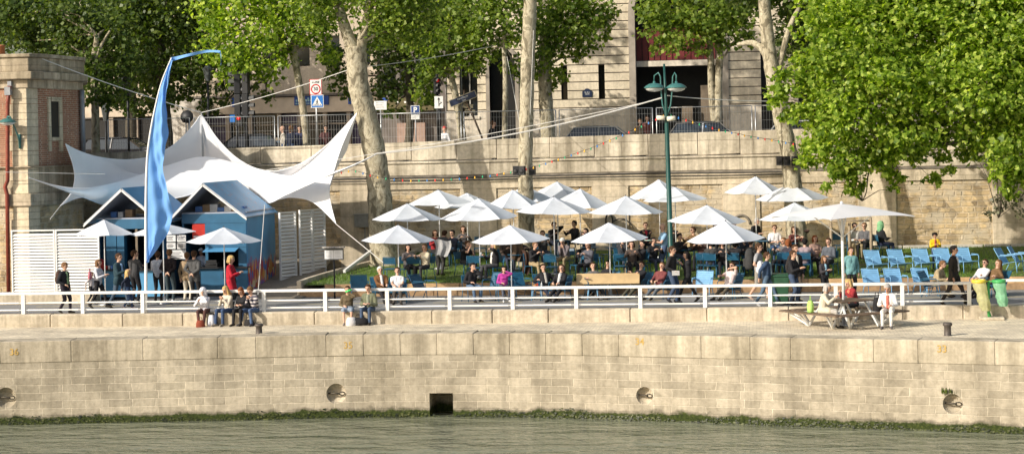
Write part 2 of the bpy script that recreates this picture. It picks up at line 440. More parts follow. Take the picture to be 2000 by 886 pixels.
# a little weed above the last mooring ring
p = holes[3][0]; nn = holes[3][2]; V = []
for _ in range(60):
    q = Vector((p.x+rnd.uniform(-.3, .3), p.y+nn.y*.02, p.z+holes[3][3]+rnd.uniform(-.02, .05))); s = rnd.uniform(.03, .09)
    a = Vector((rnd.uniform(-1, 1), nn.y*rnd.random(), 0))*s*.4
    V += [q-a*.4, q+a*.4, q+a+UP*s*1.4, q+UP*s*1.6+a*.2]
o = bpy.data.objects.new('wall_weed', mesh_np('weed', np.array([tuple(v) for v in V]), np.arange(len(V)).reshape(-1, 4), leafmat('weed', (.04, .07, .01), (.1, .15, .03), (.2, .24, .05)))); link(o)
tag(o, 'small green weed sprouting above the rightmost mooring niche', 'weed')

# ---- quay platform: cobbles
m, nt, b, out = nodes_new('cobbles')
br = N(nt, 'ShaderNodeTexBrick'); br.inputs['Scale'].default_value = 1; br.inputs['Brick Width'].default_value = .2; br.inputs['Row Height'].default_value = .15
br.inputs['Mortar Size'].default_value = .012; br.inputs['Mortar Smooth'].default_value = .6
br.inputs['Color1'].default_value = (.72, .63, .49, 1); br.inputs['Color2'].default_value = (.62, .54, .42, 1); br.inputs['Mortar'].default_value = (.48, .415, .31, 1)
nt.links.new(worldcoord(nt), br.inputs['Vector'])
f1 = noise(nt, .9, 6, worldcoord(nt), .65); f2 = noise(nt, 9, 4, worldcoord(nt))
c = mixc(nt, .8, br.outputs['Color'], mixc(nt, 1, br.outputs['Color'], ramp(nt, f1, [(.3, (.6, .58, .55)), (.65, (1.3, 1.28, 1.2))]), 'MULTIPLY'))
c = mixc(nt, .5, c, mixc(nt, 1, c, ramp(nt, f2, [(.3, (.6, .6, .6)), (.65, (1.2, 1.2, 1.15))]), 'MULTIPLY'))
nt.links.new(c, b.inputs['Base Color']); b.inputs['Roughness'].default_value = .85
inv = N(nt, 'ShaderNodeMath', operation='SUBTRACT'); inv.inputs[0].default_value = 1; nt.links.new(br.outputs['Fac'], inv.inputs[1])
hh = N(nt, 'ShaderNodeMath', operation='ADD'); nt.links.new(inv.outputs[0], hh.inputs[0]); nt.links.new(f2, hh.inputs[1])
bump(nt, b, hh.outputs[0], .5, .02); MATS['cobbles'] = m
mb = MB(); fr = offset(QP, -.80)
mb.add([(p.x, p.y, PZ) for p in fr]+[(fr[-1].x+5, .05, PZ), (fr[0].x-5, .05, PZ)], [tuple(range(len(fr)+2))])
simple_struct('quay_platform', mb, m)

# ---- kerb blocks
mb = MB(); x = -45.0
while x < 50:
    L = rnd.uniform(1.5, 2.6); mb.bbox(x+.006, x+L-.006, -.02+rnd.uniform(-.012, .012), .43, PZ-.1, .035+rnd.uniform(-.006, .006)); x += L
mat_kerb = masonry('kerb_stone', (.56, .505, .42), (.45, .41, .335), (.4, .35, .26), 60, 60, 0, stain=.9, streak=.7, bumps=.4)
simple_struct('kerb', mb, mat_kerb).modifiers.new('bevel', 'BEVEL').width = .03

# ---- road
m, nt, b, out = nodes_new('asphalt')
f1 = noise(nt, .8, 6, worldcoord(nt, (.3, 1, 1)), .6); f2 = noise(nt, 60, 3, worldcoord(nt))
c = mixc(nt, .5, ramp(nt, f1, [(.3, (.19, .187, .18)), (.7, (.28, .275, .265))]), ramp(nt, f2, [(.3, (.15, .15, .15)), (.7, (.29, .28, .27))]))
nt.links.new(c, b.inputs['Base Color']); b.inputs['Roughness'].default_value = .85; bump(nt, b, f2, .3, .01); MATS['asphalt'] = m
mb = MB(); mb.add([(-45, .43, 0), (50, .43, 0), (50, 15, 0), (-45, 15, 0)], [(0, 1, 2, 3)]); simple_struct('road', mb, m)
mb = MB()
for x in np.arange(-40, 45, 4.6): mb.add([(x, 3.3, .004), (x+3.0, 3.3, .004), (x+3.0, 3.44, .004), (x, 3.44, .004)], [(0, 1, 2, 3)])
mb.add([(-45, .6, .004), (50, .6, .004), (50, .7, .004), (-45, .7, .004)], [(0, 1, 2, 3)])
simple_struct('road_markings', mb, M('road_paint', (.62, .52, .28), .7, 0, .4, 5))

# ---- far side: low stone edge on the left, terrace with timber edge, lawn
XL = S(590, 7, .2)
mb = MB(); mb.bbox(-45, S(188, 4.6, .2), 4.3, 5.0, 0, .34); o = mb.build('low_wall', mat_kerb, bevel=.02); tag(o, 'low pale stone kerb wall in front of the left slatted fence', 'low wall')
path_m = masonry('path_paving', (.27, .235, .19), (.22, .195, .16), (.18, .16, .13), 60, 60, 0, stain=.8, streak=0)
mb = MB(); xa = S(480, 6, 0)
mb.add([(xa, 5.6, .006), (XL+.3, 5.6, .006), (XL+.3, 7, .10), (S(640, 14, 1), 14.99, .9), (S(470, 14, 1), 14.99, .9), (xa, 7, .10)], [(0, 1, 2, 3, 4, 5)])
simple_struct('path', mb, path_m)
soil = M('soil', (.10, .085, .05), .95, 0, .4, 3, .5)
TX1 = 45.0
def lawn_left(t):                      # left border of the lawn: a curved kerb
    k = max(0, min(1, (t-6.3)/8.0)); return XL+.15+2.6*k**1.3
rows = []
for t in np.linspace(6.42, 14.99, 14):
    x0 = lawn_left(t); rows.append([Vector((x0+(TX1-x0)*u, t, ground(0, t)+.03*math.sin(x0+u*60))) for u in np.linspace(0, 1, 60)])
mb = MB(); mb.grid(rows, 0, True)
lawn_m, nt, b, out = nodes_new('lawn')
f1 = noise(nt, .6, 6, worldcoord(nt), .65); f2 = noise(nt, 14, 4, worldcoord(nt))
c = ramp(nt, f1, [(.34, (.17, .145, .08)), (.46, (.11, .15, .04)), (.7, (.13, .22, .045))])
c = mixc(nt, .6, c, mixc(nt, 1, c, ramp(nt, f2, [(.3, (.5, .5, .5)), (.7, (1.3, 1.3, 1.2))]), 'MULTIPLY'))
nt.links.new(c, b.inputs['Base Color']); b.inputs['Roughness'].default_value = .95; bump(nt, b, f2, .8, .03)
simple_struct('lawn', mb, lawn_m)
mb = MB()
for i in range(13):
    t0, t1 = 6.3+i*8.6/13, 6.3+(i+1)*8.6/13
    a = Vector((lawn_left(t0)-.08, t0, ground(0, t0)-.1)); bq = Vector((lawn_left(t1)-.08, t1, ground(0, t1)-.1)); mb.bar(a, bq, .18, .5)
o = mb.build('lawn_kerb', mat_kerb, bevel=.02); tag(o, 'curved stone kerb along the left end of the lawn', 'kerb')
wood = M('timber', (.34, .22, .12), .8, 0, .35, 5, .3, 20)
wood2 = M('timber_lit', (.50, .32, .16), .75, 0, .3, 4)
mb = MB(); x = XL+.1; k = 0
while x < 45:
    L = 2.4
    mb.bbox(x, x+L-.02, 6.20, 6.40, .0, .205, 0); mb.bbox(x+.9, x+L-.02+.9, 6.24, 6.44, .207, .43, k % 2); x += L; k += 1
o = mb.build('timber_step', [wood, wood2], bevel=.012); tag(o, 'long timber sleeper step along the front of the lawn', 'step')
# a line of pale edging stones at the foot of the wall
mb = MB(); x = 2.0
while x < 40: mb.bbox(x, x+.96, 14.2, 14.36, .8, ground(0, 14.3)+.11); x += 1
o = mb.build('stone_edging', M('pale_concrete', (.5, .46, .4), .8, 0, .2), bevel=.02); tag(o, 'pale concrete edging strip at the back of the lawn', 'edging')
# grass
n = 70000; t = nprng.uniform(6.45, 14.2, n); u = nprng.random(n)
x0 = np.array([lawn_left(a) for a in t]); xx = x0+(22-x0)*u; zz = .42+.068*(t-6.3)
pat = np.sin(xx*1.3+t)*.5+np.sin(xx*.45-t*1.7)*.5; keep = nprng.random(n) < .55+.5*pat+ (xx > 10)*.4
xx, t, zz = xx[keep], t[keep], zz[keep]; n = len(xx)
h = nprng.uniform(.04, .11, n); an = nprng.uniform(0, 6.28, n); wd = .012
dx, dy = np.cos(an)*wd, np.sin(an)*wd; lx, ly = nprng.normal(0, .03, n), nprng.normal(0, .03, n)
V = np.stack([np.stack([xx-dx, t-dy, zz-.03], 1), np.stack([xx+dx, t+dy, zz-.03], 1), np.stack([xx+lx, t+ly, zz+h], 1)], 1).reshape(-1, 3)
o = bpy.data.objects.new('grass', mesh_np('grass', V, np.arange(n*3).reshape(-1, 3), leafmat('grass_blade', (.06, .11, .018), (.13, .23, .04), (.24, .33, .08), .45))); link(o)
tag(o, 'short patchy green grass of the terrace lawn', 'grass', kind='stuff')

# ---- upper embankment wall
WT = 15.0
XW0, XW1 = S(150, WT, 3), 48.0
def ztop(x): return 5.40+.0125*(x+4)
def wall_slab(mb, x0, x1, y0, y1, z0a, z0b, z1a, z1b, mi=0):
    mb.add([(x0, y0, z0a), (x1, y0, z0b), (x1, y0, z1b), (x0, y0, z1a), (x0, y1, z0a), (x1, y1, z0b), (x1, y1, z1b), (x0, y1, z1a)],
           [(0, 1, 2, 3), (5, 4, 7, 6), (3, 2, 6, 7), (1, 0, 4, 5), (0, 3, 7, 4), (2, 1, 5, 6)], mi)
mat_par = masonry('parapet_stone', (.66, .61, .52), (.55, .505, .43), (.40, .36, .30), 1.7, .58, .012, stain=1.0, streak=.95, bumps=.5)
mat_rub = masonry('rubble_stone', (.64, .53, .36), (.42, .34, .225), (.60, .52, .40), .44, .21, .034, stain=.7, rubble=.06, bumps=1.0, streak=.35, pale=(.55, .47, .35))
mat_pier = masonry('pier_stone', (.68, .60, .48), (.59, .52, .41), (.45, .4, .31), 1.3, .62, .008, stain=.8, streak=.7)
mat_grime = M('grimy_stone', (.20, .175, .14), .9, 0, .4, 3)
root = thing('embankment_wall', 'tall stone embankment wall behind the terrace below the upper street', 'stone wall', (0, WT, 0))
O = root.location
mb = MB(); wall_slab(mb, XW0, XW1, WT, WT+.7, -.2, -.2, 3.5, 3.5); mb.build('rubble_face', mat_rub, root, O)
mb = MB()
for px in (440, 700, 936, 1193, 1449, 1714, 1976, 2240):
    xc = S(px, WT, 2); mb.bbox(xc-.72, xc+.72, WT-.06, WT-.002, -.2, 3.498)
mb.build('pier', mat_pier, root, O, bevel=.02)
mb = MB(); wall_slab(mb, XW0, XW1, WT-.07, WT+.7, 3.502, 3.502, 3.93, 3.93); mb.build('band_course', mat_pier, root, O)
mb = MB(); wall_slab(mb, XW0, XW1, WT-.10, WT+.7, 3.932, 3.932, 4.03, 4.03); mb.build('string_course', mat_grime, root, O, bevel=.02)
mb = MB(); wall_slab(mb, XW0, XW1, WT-.03, WT+.55, 4.032, 4.032, 4.50, 4.55)
wall_slab(mb, XW0, XW1, WT-.09, WT+.55, 4.502, 4.552, 4.60, 4.65)
x = XW0
while x < XW1:
    L = rnd.uniform(1.6, 2.3); e = min(x+L, XW1); a = ztop(x); bz = ztop(e)
    wall_slab(mb, x+.006, e-.006, WT-.04+rnd.uniform(-.01, .01), WT+.55, 4.62+.012*0, 4.67, a-.001, bz-.001); x = e
mb.build('parapet', mat_par, root, O, bevel=.03)
cab = M('black_rubber', (.02, .02, .02), .6, 0, .2)
for dz, ph in ((-.03, 0), (-.12, 1.5)):
    mb = MB(); mb.tube([(x, WT-.2, 3.97+dz+.02*math.sin(x*.6+ph)) for x in np.arange(S(640, WT, 4), S(1580, WT, 4), .5)], .022, 5); mb.build('cable', cab, root, O)
# blind arch recess and hose coil
for px, py in ((1448, 437),):
    p = T(px, py, WT-.08); mb = MB(); mb.tube([p+Vector((.33*math.cos(a), 0, .33*math.sin(a))) for a in np.linspace(0, math.pi, 12)], .05, 6); mb.build('arch_ring', mat_grime, root, O)
p = T(1190, 432, WT-.12); mb = MB()
for k in range(3): mb.tube([p+Vector((.12*math.cos(a)*(1+.1*k), -.03*k, .28*math.sin(a)+.02*k)) for a in np.linspace(0, 2*math.pi, 18)], .02, 5)
mb.tube([p+Vector((.1+.85*u, -.02, .24*math.sin(u*2.6)-.05-.35*u*u)) for u in np.linspace(0, 1, 12)], .022, 5)
o = mb.build('hose', cab, None, p); tag(o, 'black hose coiled on the embankment wall above the umbrellas', 'hose')

# ---- upper street
mb = MB(); mb.add([(-60, WT+.5, 4.45), (70, WT+.5, 4.45), (70, 90, 4.45), (-60, 90, 4.45)], [(0, 1, 2, 3)]); simple_struct('street', mb, MATS['asphalt'])
mb = MB(); mb.bbox(-60, 70, 28.5, 33.9, 4.46, 4.58); simple_struct('pavement', mb, path_m)
mb = MB(); mb.add([(-400, -1.4, -4.5), (400, -1.4, -4.5), (400, 500, -4.5), (-400, 500, -4.5)], [(0, 1, 2, 3)]); simple_struct('terrain', mb, soil)

# ---- stone building with the portal
BT = 34.0; SZ = 4.45
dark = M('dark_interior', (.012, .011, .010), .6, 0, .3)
glass = M('window_glass', (.02, .024, .028), .08, 0, .2, spec=.6)
bstone = masonry('building_stone', (.74, .66, .52), (.68, .60, .47), (.25, .21, .16), 60, 60, 0, stain=.5, streak=.4, bumps=.2)
plinth = masonry('plinth_stone', (.70, .64, .55), (.64, .58, .5), (.3, .26, .2), 60, 60, 0, stain=.6, streak=.4, bumps=.2)
root = thing('stone_building', 'pale rusticated stone building with wide portal and slit windows', 'building', (S(1240, BT, 5), BT, SZ)); O = root.location
bx = lambda px: S(px, BT, 6.0)
bz = lambda py, px=1200: T(px, py, BT).z
opens = [(bx(1244), bx(1412), SZ, bz(20, 1330), True), (bx(1098), bx(1110), bz(197, 1100), bz(133, 1100), False), (bx(1171), bx(1183), bz(193, 1177), bz(130, 1177), False),
         (bx(1066), bx(1079), bz(215, 1072), bz(60, 1072), False), (bx(958), bx(1008), SZ, bz(122, 980), True), (bx(900), bx(934), bz(228, 915), bz(120, 915), False),
         (bx(1488), bx(1512), SZ, bz(90, 1500), False), (bx(1560), bx(1660), SZ, bz(60, 1600), True), (bx(1760), bx(1800), bz(200, 1780), bz(90, 1780), False)]
def span_open(op, z):
    x0, x1, z0, z1, arch = op
    if z < z0: return None
    w2 = (x1-x0)/2; c = (x0+x1)/2
    if not arch: return (x0, x1) if z < z1 else None
    if z < z1: return (x0, x1)
    h = z-z1
    if h >= w2: return None
    k = math.sqrt(w2*w2-h*h); return (c-k, c+k)
def courses(mb, x0, x1, z0, z1, ch, y0, y1, gap, opens, mi=0):
    z = z0
    while z < z1-.01:
        e = min(z+ch, z1); zm = (z+e)/2; iv = [(x0, x1)]
        for op in opens:
            so_ = span_open(op, zm)
            if so_:
                nv = []
                for a, b_ in iv:
                    if so_[1] <= a or so_[0] >= b_: nv.append((a, b_)); continue
                    if so_[0] > a: nv.append((a, so_[0]))
                    if so_[1] < b_: nv.append((so_[1], b_))
                iv = nv
        for a, b_ in iv:
            if b_-a > .02: mb.bbox(a, b_, y0, y1, z+gap, e, mi)
        z = e
x0, x1 = bx(873), bx(2800)
ch = (bz(197, 1177)-bz(130, 1177))/-4.0; ch = abs(ch)
zp = bz(210, 1200)
mb = MB(); courses(mb, x0, x1, zp, 18, ch, BT, BT+.3, .045, opens)
mb.build('rusticated_wall', bstone, root, O, bevel=.012)
mb = MB(); courses(mb, x0+.01, x1, zp, 18, ch, BT+.05, BT+.6, 0, opens); mb.build('backing_wall', M('joint_shadow', (.12, .10, .08), .9), root, O)
mb = MB(); courses(mb, x0, x1, SZ, zp-.002, 2.0, BT-.05, BT+.6, 0, opens)
for k_ in range(len(mb.F)//6):
    q = MB(); q.add(mb.V[k_*8:k_*8+8], [(0, 1, 3, 2), (4, 6, 7, 5), (0, 4, 5, 1), (2, 3, 7, 6), (0, 2, 6, 4), (1, 5, 7, 3)]); q.build('plinth', plinth, root, O, bevel=.02)
for i, op in enumerate(opens):
    mb = MB(); zt_ = op[3]+((op[1]-op[0])/2 if op[4] else 0)
    nm = 'portal_interior' if i in (0, 7) else ('door' if i in (4, 6) else 'window')
    dp = 2.6 if i == 0 else .45
    mb.bbox(op[0]-.3, op[1]+.3, BT+dp, BT+dp+.1, op[2]-.1, zt_+.2)
    p = mb.build(nm, glass if nm == 'window' else dark, root, O)
    if op[4]:
        # dressed stone frame round the arch
        w2 = (op[1]-op[0])/2; c = (op[0]+op[1])/2; rows = []
        for a in [None]+list(np.linspace(math.pi, 0, 17))+[None]:
            pass
        pts = [(op[0], SZ)]+[(c+w2*math.cos(a), op[3]+w2*math.sin(a)) for a in np.linspace(math.pi, 0, 19)]+[(op[1], SZ)]
        fw = .32 if i == 0 else .18
        pto = [(op[0]-fw, SZ)]+[(c+(w2+fw)*math.cos(a), op[3]+(w2+fw)*math.sin(a)) for a in np.linspace(math.pi, 0, 19)]+[(op[1]+fw, SZ)]
        rows = [[Vector((x, BT-.09, z)) for x, z in pto], [Vector((x, BT-.09, z)) for x, z in pts], [Vector((x, BT+.59, z)) for x, z in pts]]
        fmb = MB(); fmb.grid(rows, 0, False); fmb.build('arch_frame', M('frame_stone', (.36, .31, .25), .85, 0, .25, 2), root, O)
    elif nm == 'window' and op[1]-op[0] > .5:
        fmb = MB(); f = .05; xm = (op[0]+op[1])/2
        fmb.bbox(op[0], op[0]+f, BT+.36, BT+.42, op[2], op[3]); fmb.bbox(op[1]-f, op[1], BT+.36, BT+.42, op[2], op[3]); fmb.bbox(xm-.03, xm+.03, BT+.37, BT+.43, op[2], op[3])
        fmb.bbox(op[0]+f, op[1]-f, BT+.36, BT+.42, op[2], op[2]+f)
        fmb.build('frame', M('white_frame', (.55, .52, .47), .6), p)
        smb = MB(); smb.bbox(op[0]-.1, op[1]+.1, BT-.12, BT+.2, op[2]-.12, op[2]); smb.build('sill', plinth, p)
    if nm == 'window': 
        for chd in p.children: chd.location = (0, 0, 0); chd.data.transform(Matrix.Translation(-Vector(O)))
op = opens[0]
mb = MB(); mb.bbox(op[0], op[1], BT+.45, BT+.8, bz(128, 1330), bz(117, 1330)); mb.build('lintel', plinth, root, O)
mb = MB()
xx_ = np.linspace(op[0], op[1], 15)
for a, b_ in zip(xx_[:-1], xx_[1:]): mb.bbox(a+.02, b_-.02, BT+.5, BT+.56, bz(116, 1330), bz(116, 1330)+1.55)
mb.build('red_panel', M('red_paint', (.14, .018, .018), .6, 0, .5, 2.2), root, O)
mb = MB(); mb.bbox(bx(1331), bx(1352), BT+.9, BT+1.0, SZ, bz(207, 1340)); mb.bbox(bx(1368), bx(1390), BT+1.4, BT+1.5, SZ, bz(165, 1380)); mb.build('inner_panel', M('brown_panel', (.20, .155, .11), .8), root, O)
mb = MB(); mb.bbox(x0-.06, x0, BT-.05, BT+14, SZ, 18); mb.bbox(x0, x1, BT+3, BT+14, SZ, 18.2); mb.build('side_wall', M('render_grey', (.30, .27, .25), .9, 0, .3, 1.5), root, O)
# street plaque between the slits
p = T(1147, 183, BT-.03); mb = MB(); hw, hh2 = .245, .17
mb.prism([(-hw, -hh2), (hw, -hh2), (hw, hh2*.7), (hw*.6, hh2*.85)]+[(hw*.6*math.cos(a), hh2*.85+hw*.45*math.sin(a)) for a in np.linspace(0, math.pi, 9)]+[(-hw*.6, hh2*.85), (-hw, hh2*.7)], -.015, .015)
o = thing('street_plaque', 'dark blue Paris street plaque with arched top on the stone building', 'sign', p)
q = mb.build('plate', M('plaque_blue', (.015, .025, .06), .4), o); q.data.transform(Matrix.Rotation(R(90), 4, 'X'))
textobj('lettering', '4e Arrt\nQUAI', .09, M('sign_white', (.75, .75, .73), .5), o, (0, -.02, .02))

# ---- building behind the shops on the left
LT = 47.0
lx_ = lambda px: S(px, LT, 7.0); lz = lambda py, px=500: T(px, py, LT).z
root = thing('shop_building', 'beige modern building with dark shop fronts behind the left trees', 'building', (lx_(500), LT, SZ)); O = root.location
beige = masonry('beige_render', (.60, .52, .42), (.55, .475, .385), (.3, .26, .2), 3.0, 2.6, .015, stain=.4, streak=.3, bumps=.1)
sx0, sx1 = lx_(150), lx_(738)
winops = []
for k in range(10):
    a = sx0+.6+k*1.75; 
    for zz0 in (lz(150)+.0, lz(150)+3.4, lz(150)+6.8): winops.append((a, a+1.0, zz0+.6, zz0+2.3, False))
mb = MB(); courses(mb, sx0, sx1, lz(190), 20, .85, LT, LT+.3, .0, winops); mb.build('upper_wall', beige, root, O)
for op in winops:
    mb = MB(); mb.bbox(op[0], op[1], LT+.2, LT+.25, op[2], op[3]); q = mb.build('window', glass, root, O)
mb = MB(); mb.bbox(sx0, sx1, LT-.12, LT+.3, lz(222), lz(192)); mb.build('fascia', M('fascia_beige', (.60, .50, .39), .8, 0, .2, 1.5), root, O)
mb = MB(); mb.bbox(sx0, sx1, LT-.25, LT-.12, lz(190), lz(186)); mb.build('ledge', M('ledge_dark', (.16, .14, .12), .8), root, O)
k = 0; px = 395.0
while px < 735:
    w_ = [46, 38, 50, 34, 44, 40][k % 6]; a, e = lx_(px), lx_(min(px+w_, 737))
    mb = MB(); mb.bbox(a, e, LT+.35, LT+.45, SZ, lz(224)); q = mb.build('shop_window', glass if k % 3 else M('shop_purple', (.05, .03, .09), .3), root, O)
    fm = MB(); fm.bbox(e, e+.22, LT-.05, LT+.3, SZ, lz(223)); fm.bbox(a, e, LT+.2, LT+.3, SZ, SZ+.25); fm.bbox(a, e, LT+.2, LT+.28, lz(246), lz(243)); fm.build('pilaster', M('pilaster', (.33, .27, .21), .8), root, O)
    px += w_+6; k += 1
mb = MB(); mb.bbox(lx_(330), lx_(398), LT-.6, LT, SZ, lz(192)); mb.build('white_pier', M('white_render', (.62, .57, .50), .85, 0, .15, 1.5), root, O)
mb = MB(); mb.bbox(sx0, lx_(328), LT+.1, LT+.3, SZ, lz(224)); mb.build('dark_front', dark, root, O)
for a, e in ((214, 222), (262, 270), (316, 326)):
    mb = MB(); mb.bbox(lx_(a), lx_(e), LT-.1, LT+.09, SZ, lz(224)); mb.build('column', M('pilaster', (.33, .27, .21), .8), root, O)
blue = M('sign_blue', (.02, .07, .30), .5)
for a, e in ((455, 466), (577, 612), (634, 644), (682, 697)):
    mb = MB(); mb.bbox(lx_(a), lx_(e), LT-.2, LT-.121, lz(208), lz(187)); mb.build('shop_sign', blue, root, O)
mb = MB()
for i in range(7):
    xx1 = lx_(580+i*4.6); mb.bbox(xx1, xx1+.10, LT-.215, LT-.202, lz(201), lz(201)+.12+.1*(i % 2)); mb.bbox(xx1-.02, xx1+.08, LT-.215, LT-.202, lz(206), lz(206)+.08)
mb.build('sign_lettering', M('sign_teal', (.35, .55, .6), .5), root, O)
mb = MB(); mb.bbox(sx0, sx1, LT+1, LT+12, SZ, 20); mb.build('rear_volume', M('render_grey', (.30, .27, .25), .9, 0, .3, 1.5), root, O)
# narrow dark building between the two
root = thing('awning_building', 'dark shop front with olive awning between the beige and stone buildings', 'building', (lx_(800), 43, SZ)); O = root.location
ax = lambda px: S(px, 43, 6.5); az = lambda py: T(800, py, 43).z
mb = MB(); mb.bbox(ax(742), ax(872), 43.3, 50, SZ, 18); mb.build('wall', M('grey_front', (.16, .14, .125), .9, 0, .4, 1.2), root, O)
for i in range(4):
    for zz0 in (az(165), az(60), az(-40)):
        mb = MB(); a = ax(750+i*31); mb.bbox(a, a+.55, 43.2, 43.298, zz0, zz0+1.6); mb.build('window', glass, root, O)
mb = MB(); rows = [[Vector((ax(745), 43.25, az(190))), Vector((ax(850), 43.25, az(190)))], [Vector((ax(743), 42.2, az(212))), Vector((ax(852), 42.2, az(212)))], [Vector((ax(743), 42.2, az(217))), Vector((ax(852), 42.2, az(217)))]]
mb.grid(rows, 0, False); mb.build('awning', M('olive_awning', (.12, .10, .045), .8, 0, .3, 3), root, O)
mb = MB(); mb.bbox(ax(776), ax(830), 42.9, 43.28, SZ, az(240)); mb.build('shutter', M('pink_shutter', (.36, .25, .2), .8), root, O)
for i in range(4):
    mb = MB(); a = ax(782+i*14); mb.bbox(a, a+.16, 42.1, 42.18, az(202), az(202)+.1); mb.build('awning_light', M('sign_white', (.75, .75, .73), .5), root, O)
for a, e in ((748, 758), (822, 832)):
    mb = MB(); mb.bbox(ax(a), ax(e), 42.95, 43.0, az(203), az(190)); mb.build('blue_sign', blue, root, O)
# ================================================================ BRICK TOWER ON THE LEFT
white_paint = M('white_paint', (.78, .77, .74), .5, 0, .12, 3)
steel = M('galvanised_steel', (.45, .46, .47), .4, .7, .15)
dgreen = M('dark_green_paint', (.012, .07, .06), .4, 0, .25, 10)
lampgreen = M('lamp_green', (.05, .16, .15), .4, 0, .2, 10)
black = M('black_metal', (.02, .02, .022), .5, 0, .2)
mat_brick = masonry('red_brick', (.42, .20, .125), (.31, .145, .095), (.50, .42, .33), .22, .075, .010, stain=.6, streak=.4, bumps=.3)
mat_quoin = masonry('quoin_stone', (.68, .60, .46), (.60, .52, .40), (.2, .17, .13), 2.0, .52, .008, stain=.6, streak=.7)
mat_stone2 = masonry('tower_stone', (.52, .45, .36), (.43, .375, .29), (.25, .21, .16), 1.1, .5, .008, stain=.8, streak=.9)
ta = 7.6
zz = lambda py, px=60, t=ta: T(px, py, t).z
xq0, xq1 = S(24, ta, 6), S(53, ta, 6)
xr, tr = S(160, 11.5, 6), 11.5
P_ = [(-24.0, ta), (xq1, ta), (S(78, ta+.55, 6), ta+.55), (xr, tr), (S(157, 15.2, 6), 15.2), (-24.0, 15.2)]
root = thing('brick_tower', 'brick and stone tower building at the far left with slit window', 'building', (xq1, ta, 0)); O = root.location
def shrink(P, d): 
    return [(x+(d if i in (1, 2, 3, 4) else 0), y-(d if i in (0, 1, 2) else (d*.3 if i == 3 else 0))) for i, (x, y) in enumerate(P)]
z_b0, z_b1 = zz(325), zz(172)
mb = MB(); mb.prism(P_, z_b0, z_b1); mb.build('brick_wall', mat_brick, root, O)
mb = MB(); mb.prism(shrink(P_, .10), z_b1+.002, zz(155)); mb.prism(shrink(P_, .32), zz(155)+.002, zz(140)); mb.prism(shrink(P_, .16), zz(140)+.002, zz(112)); mb.prism(shrink(P_, .24), zz(112)+.002, zz(105)); mb.build('cornice', mat_stone2, root, O, bevel=.03)
mb = MB(); mb.prism(shrink(P_, .16), zz(327), z_b0-.002); mb.build('band_course', mat_stone2, root, O, bevel=.03)
mb = MB(); mb.prism(shrink(P_, .02), zz(378), zz(327)-.002); mb.build('stone_course', mat_stone2, root, O)
mb = MB(); mb.prism(shrink(P_, .14), zz(402), zz(378)-.002); mb.build('lower_band', mat_stone2, root, O, bevel=.03)
mb = MB(); mb.prism(shrink(P_, .0), -.1, zz(402)-.002); mb.build('base_wall', mat_rub, root, O)
# pale quoins wrap the corner
Q_ = [(xq0, ta-.05), (xq1+.02, ta-.05), (S(76, ta+.5, 6), ta+.45), (S(70, ta+1.0, 6)-.1, ta+1.2), (xq0, ta+1.2)]
mb = MB()
for za, zb_ in ((z_b0+.002, z_b1-.002), (zz(378)+.002, zz(327)-.004), (-.1, zz(402)-.004)):
    nrow = max(1, round((zb_-za)/.52))
    for i in range(nrow): 
        a = za+(zb_-za)*i/nrow; e = za+(zb_-za)*(i+1)/nrow; k = .12 if i % 2 else 0
        mb.prism([(x-(k if j in (0, 4) else 0), y) for j, (x, y) in enumerate(Q_)], a+.006, e-.006)
mb.build('quoin', mat_quoin, root, O, bevel=.012)
# slit window on the angled face
A = Vector((P_[2][0], P_[2][1], 0)); B = Vector((P_[3][0], P_[3][1], 0)); dd = (B-A).normalized(); nn = Vector((dd.y, -dd.x, 0))
def on_face(px, py):
    r = ray(px, py); k = (A-CAM).dot(nn)/r.dot(nn); return CAM+r*k
def face_quad(mb, x0, y0, x1, y1, off, th):
    p = [on_face(x0, y1), on_face(x1, y1), on_face(x1, y0), on_face(x0, y0)]
    zt_ = max(p[2].z, p[3].z); zb_ = min(p[0].z, p[1].z)
    q = [p[0], p[1]]
    V = []
    for o_ in (off, off-th):
        for a, z in ((q[0], zb_), (q[1], zb_), (q[1], zt_), (q[0], zt_)): V.append(Vector((a.x, a.y, z))+nn*o_)
    mb.add(V, [(0, 1, 2, 3), (5, 4, 7, 6), (3, 2, 6, 7), (1, 0, 4, 5), (0, 3, 7, 4), (2, 1, 5, 6)])
mb = MB(); face_quad(mb, 99, 198, 115, 268, .012, .05); wnd = mb.build('window', dark, root, O)
mb = MB(); face_quad(mb, 94, 190, 98.6, 296, .06, .1); face_quad(mb, 115.4, 190, 121, 296, .06, .1); face_quad(mb, 98.7, 190, 115.3, 198, .055, .1); face_quad(mb, 98.7, 268, 115.3, 275, .08, .1); mb.build('window_frame', mat_quoin, wnd, O)
mb = MB(); p = on_face(157, 300)+nn*.12; mb.tube([p, Vector((p.x, p.y, zz(185))), Vector((p.x, p.y, zz(172)))], .1, 10); mb.build('downpipe', M('zinc', (.28, .29, .31), .5, .4), root, O)
red = M('rust_red_paint', (.22, .045, .025), .5, 0, .3, 8)
pp = [T(19, 168, ta-.25), T(15, 200, ta-.25), T(15, 352, ta-.25), T(10, 365, ta-.22), T(14, 380, ta-.22), T(17, 572, ta-.22)]
mb = MB(); mb.tube(pp, .075, 10); mb.build('red_downpipe', red, root, O)
mb = MB(); mb.box(T(16, 178, ta-.25), (.22, .2, .3)); mb.box(T(20, 164, ta-.12), (.15, .2, .2)); mb.build('pipe_head', M('zinc', (.28, .29, .31), .5, .4), root, O)
mb = MB(); a = T(24, 107, ta+.2); bq = T(62, 105, ta+.2); mb.tube([a, bq], .02, 6); mb.tube([T(62, 105, ta+.2), T(62, 112, ta+.2)], .02, 6); mb.tube([a, T(24, 112, ta+.2)], .02, 6); mb.build('roof_rail', white_paint, root, O)
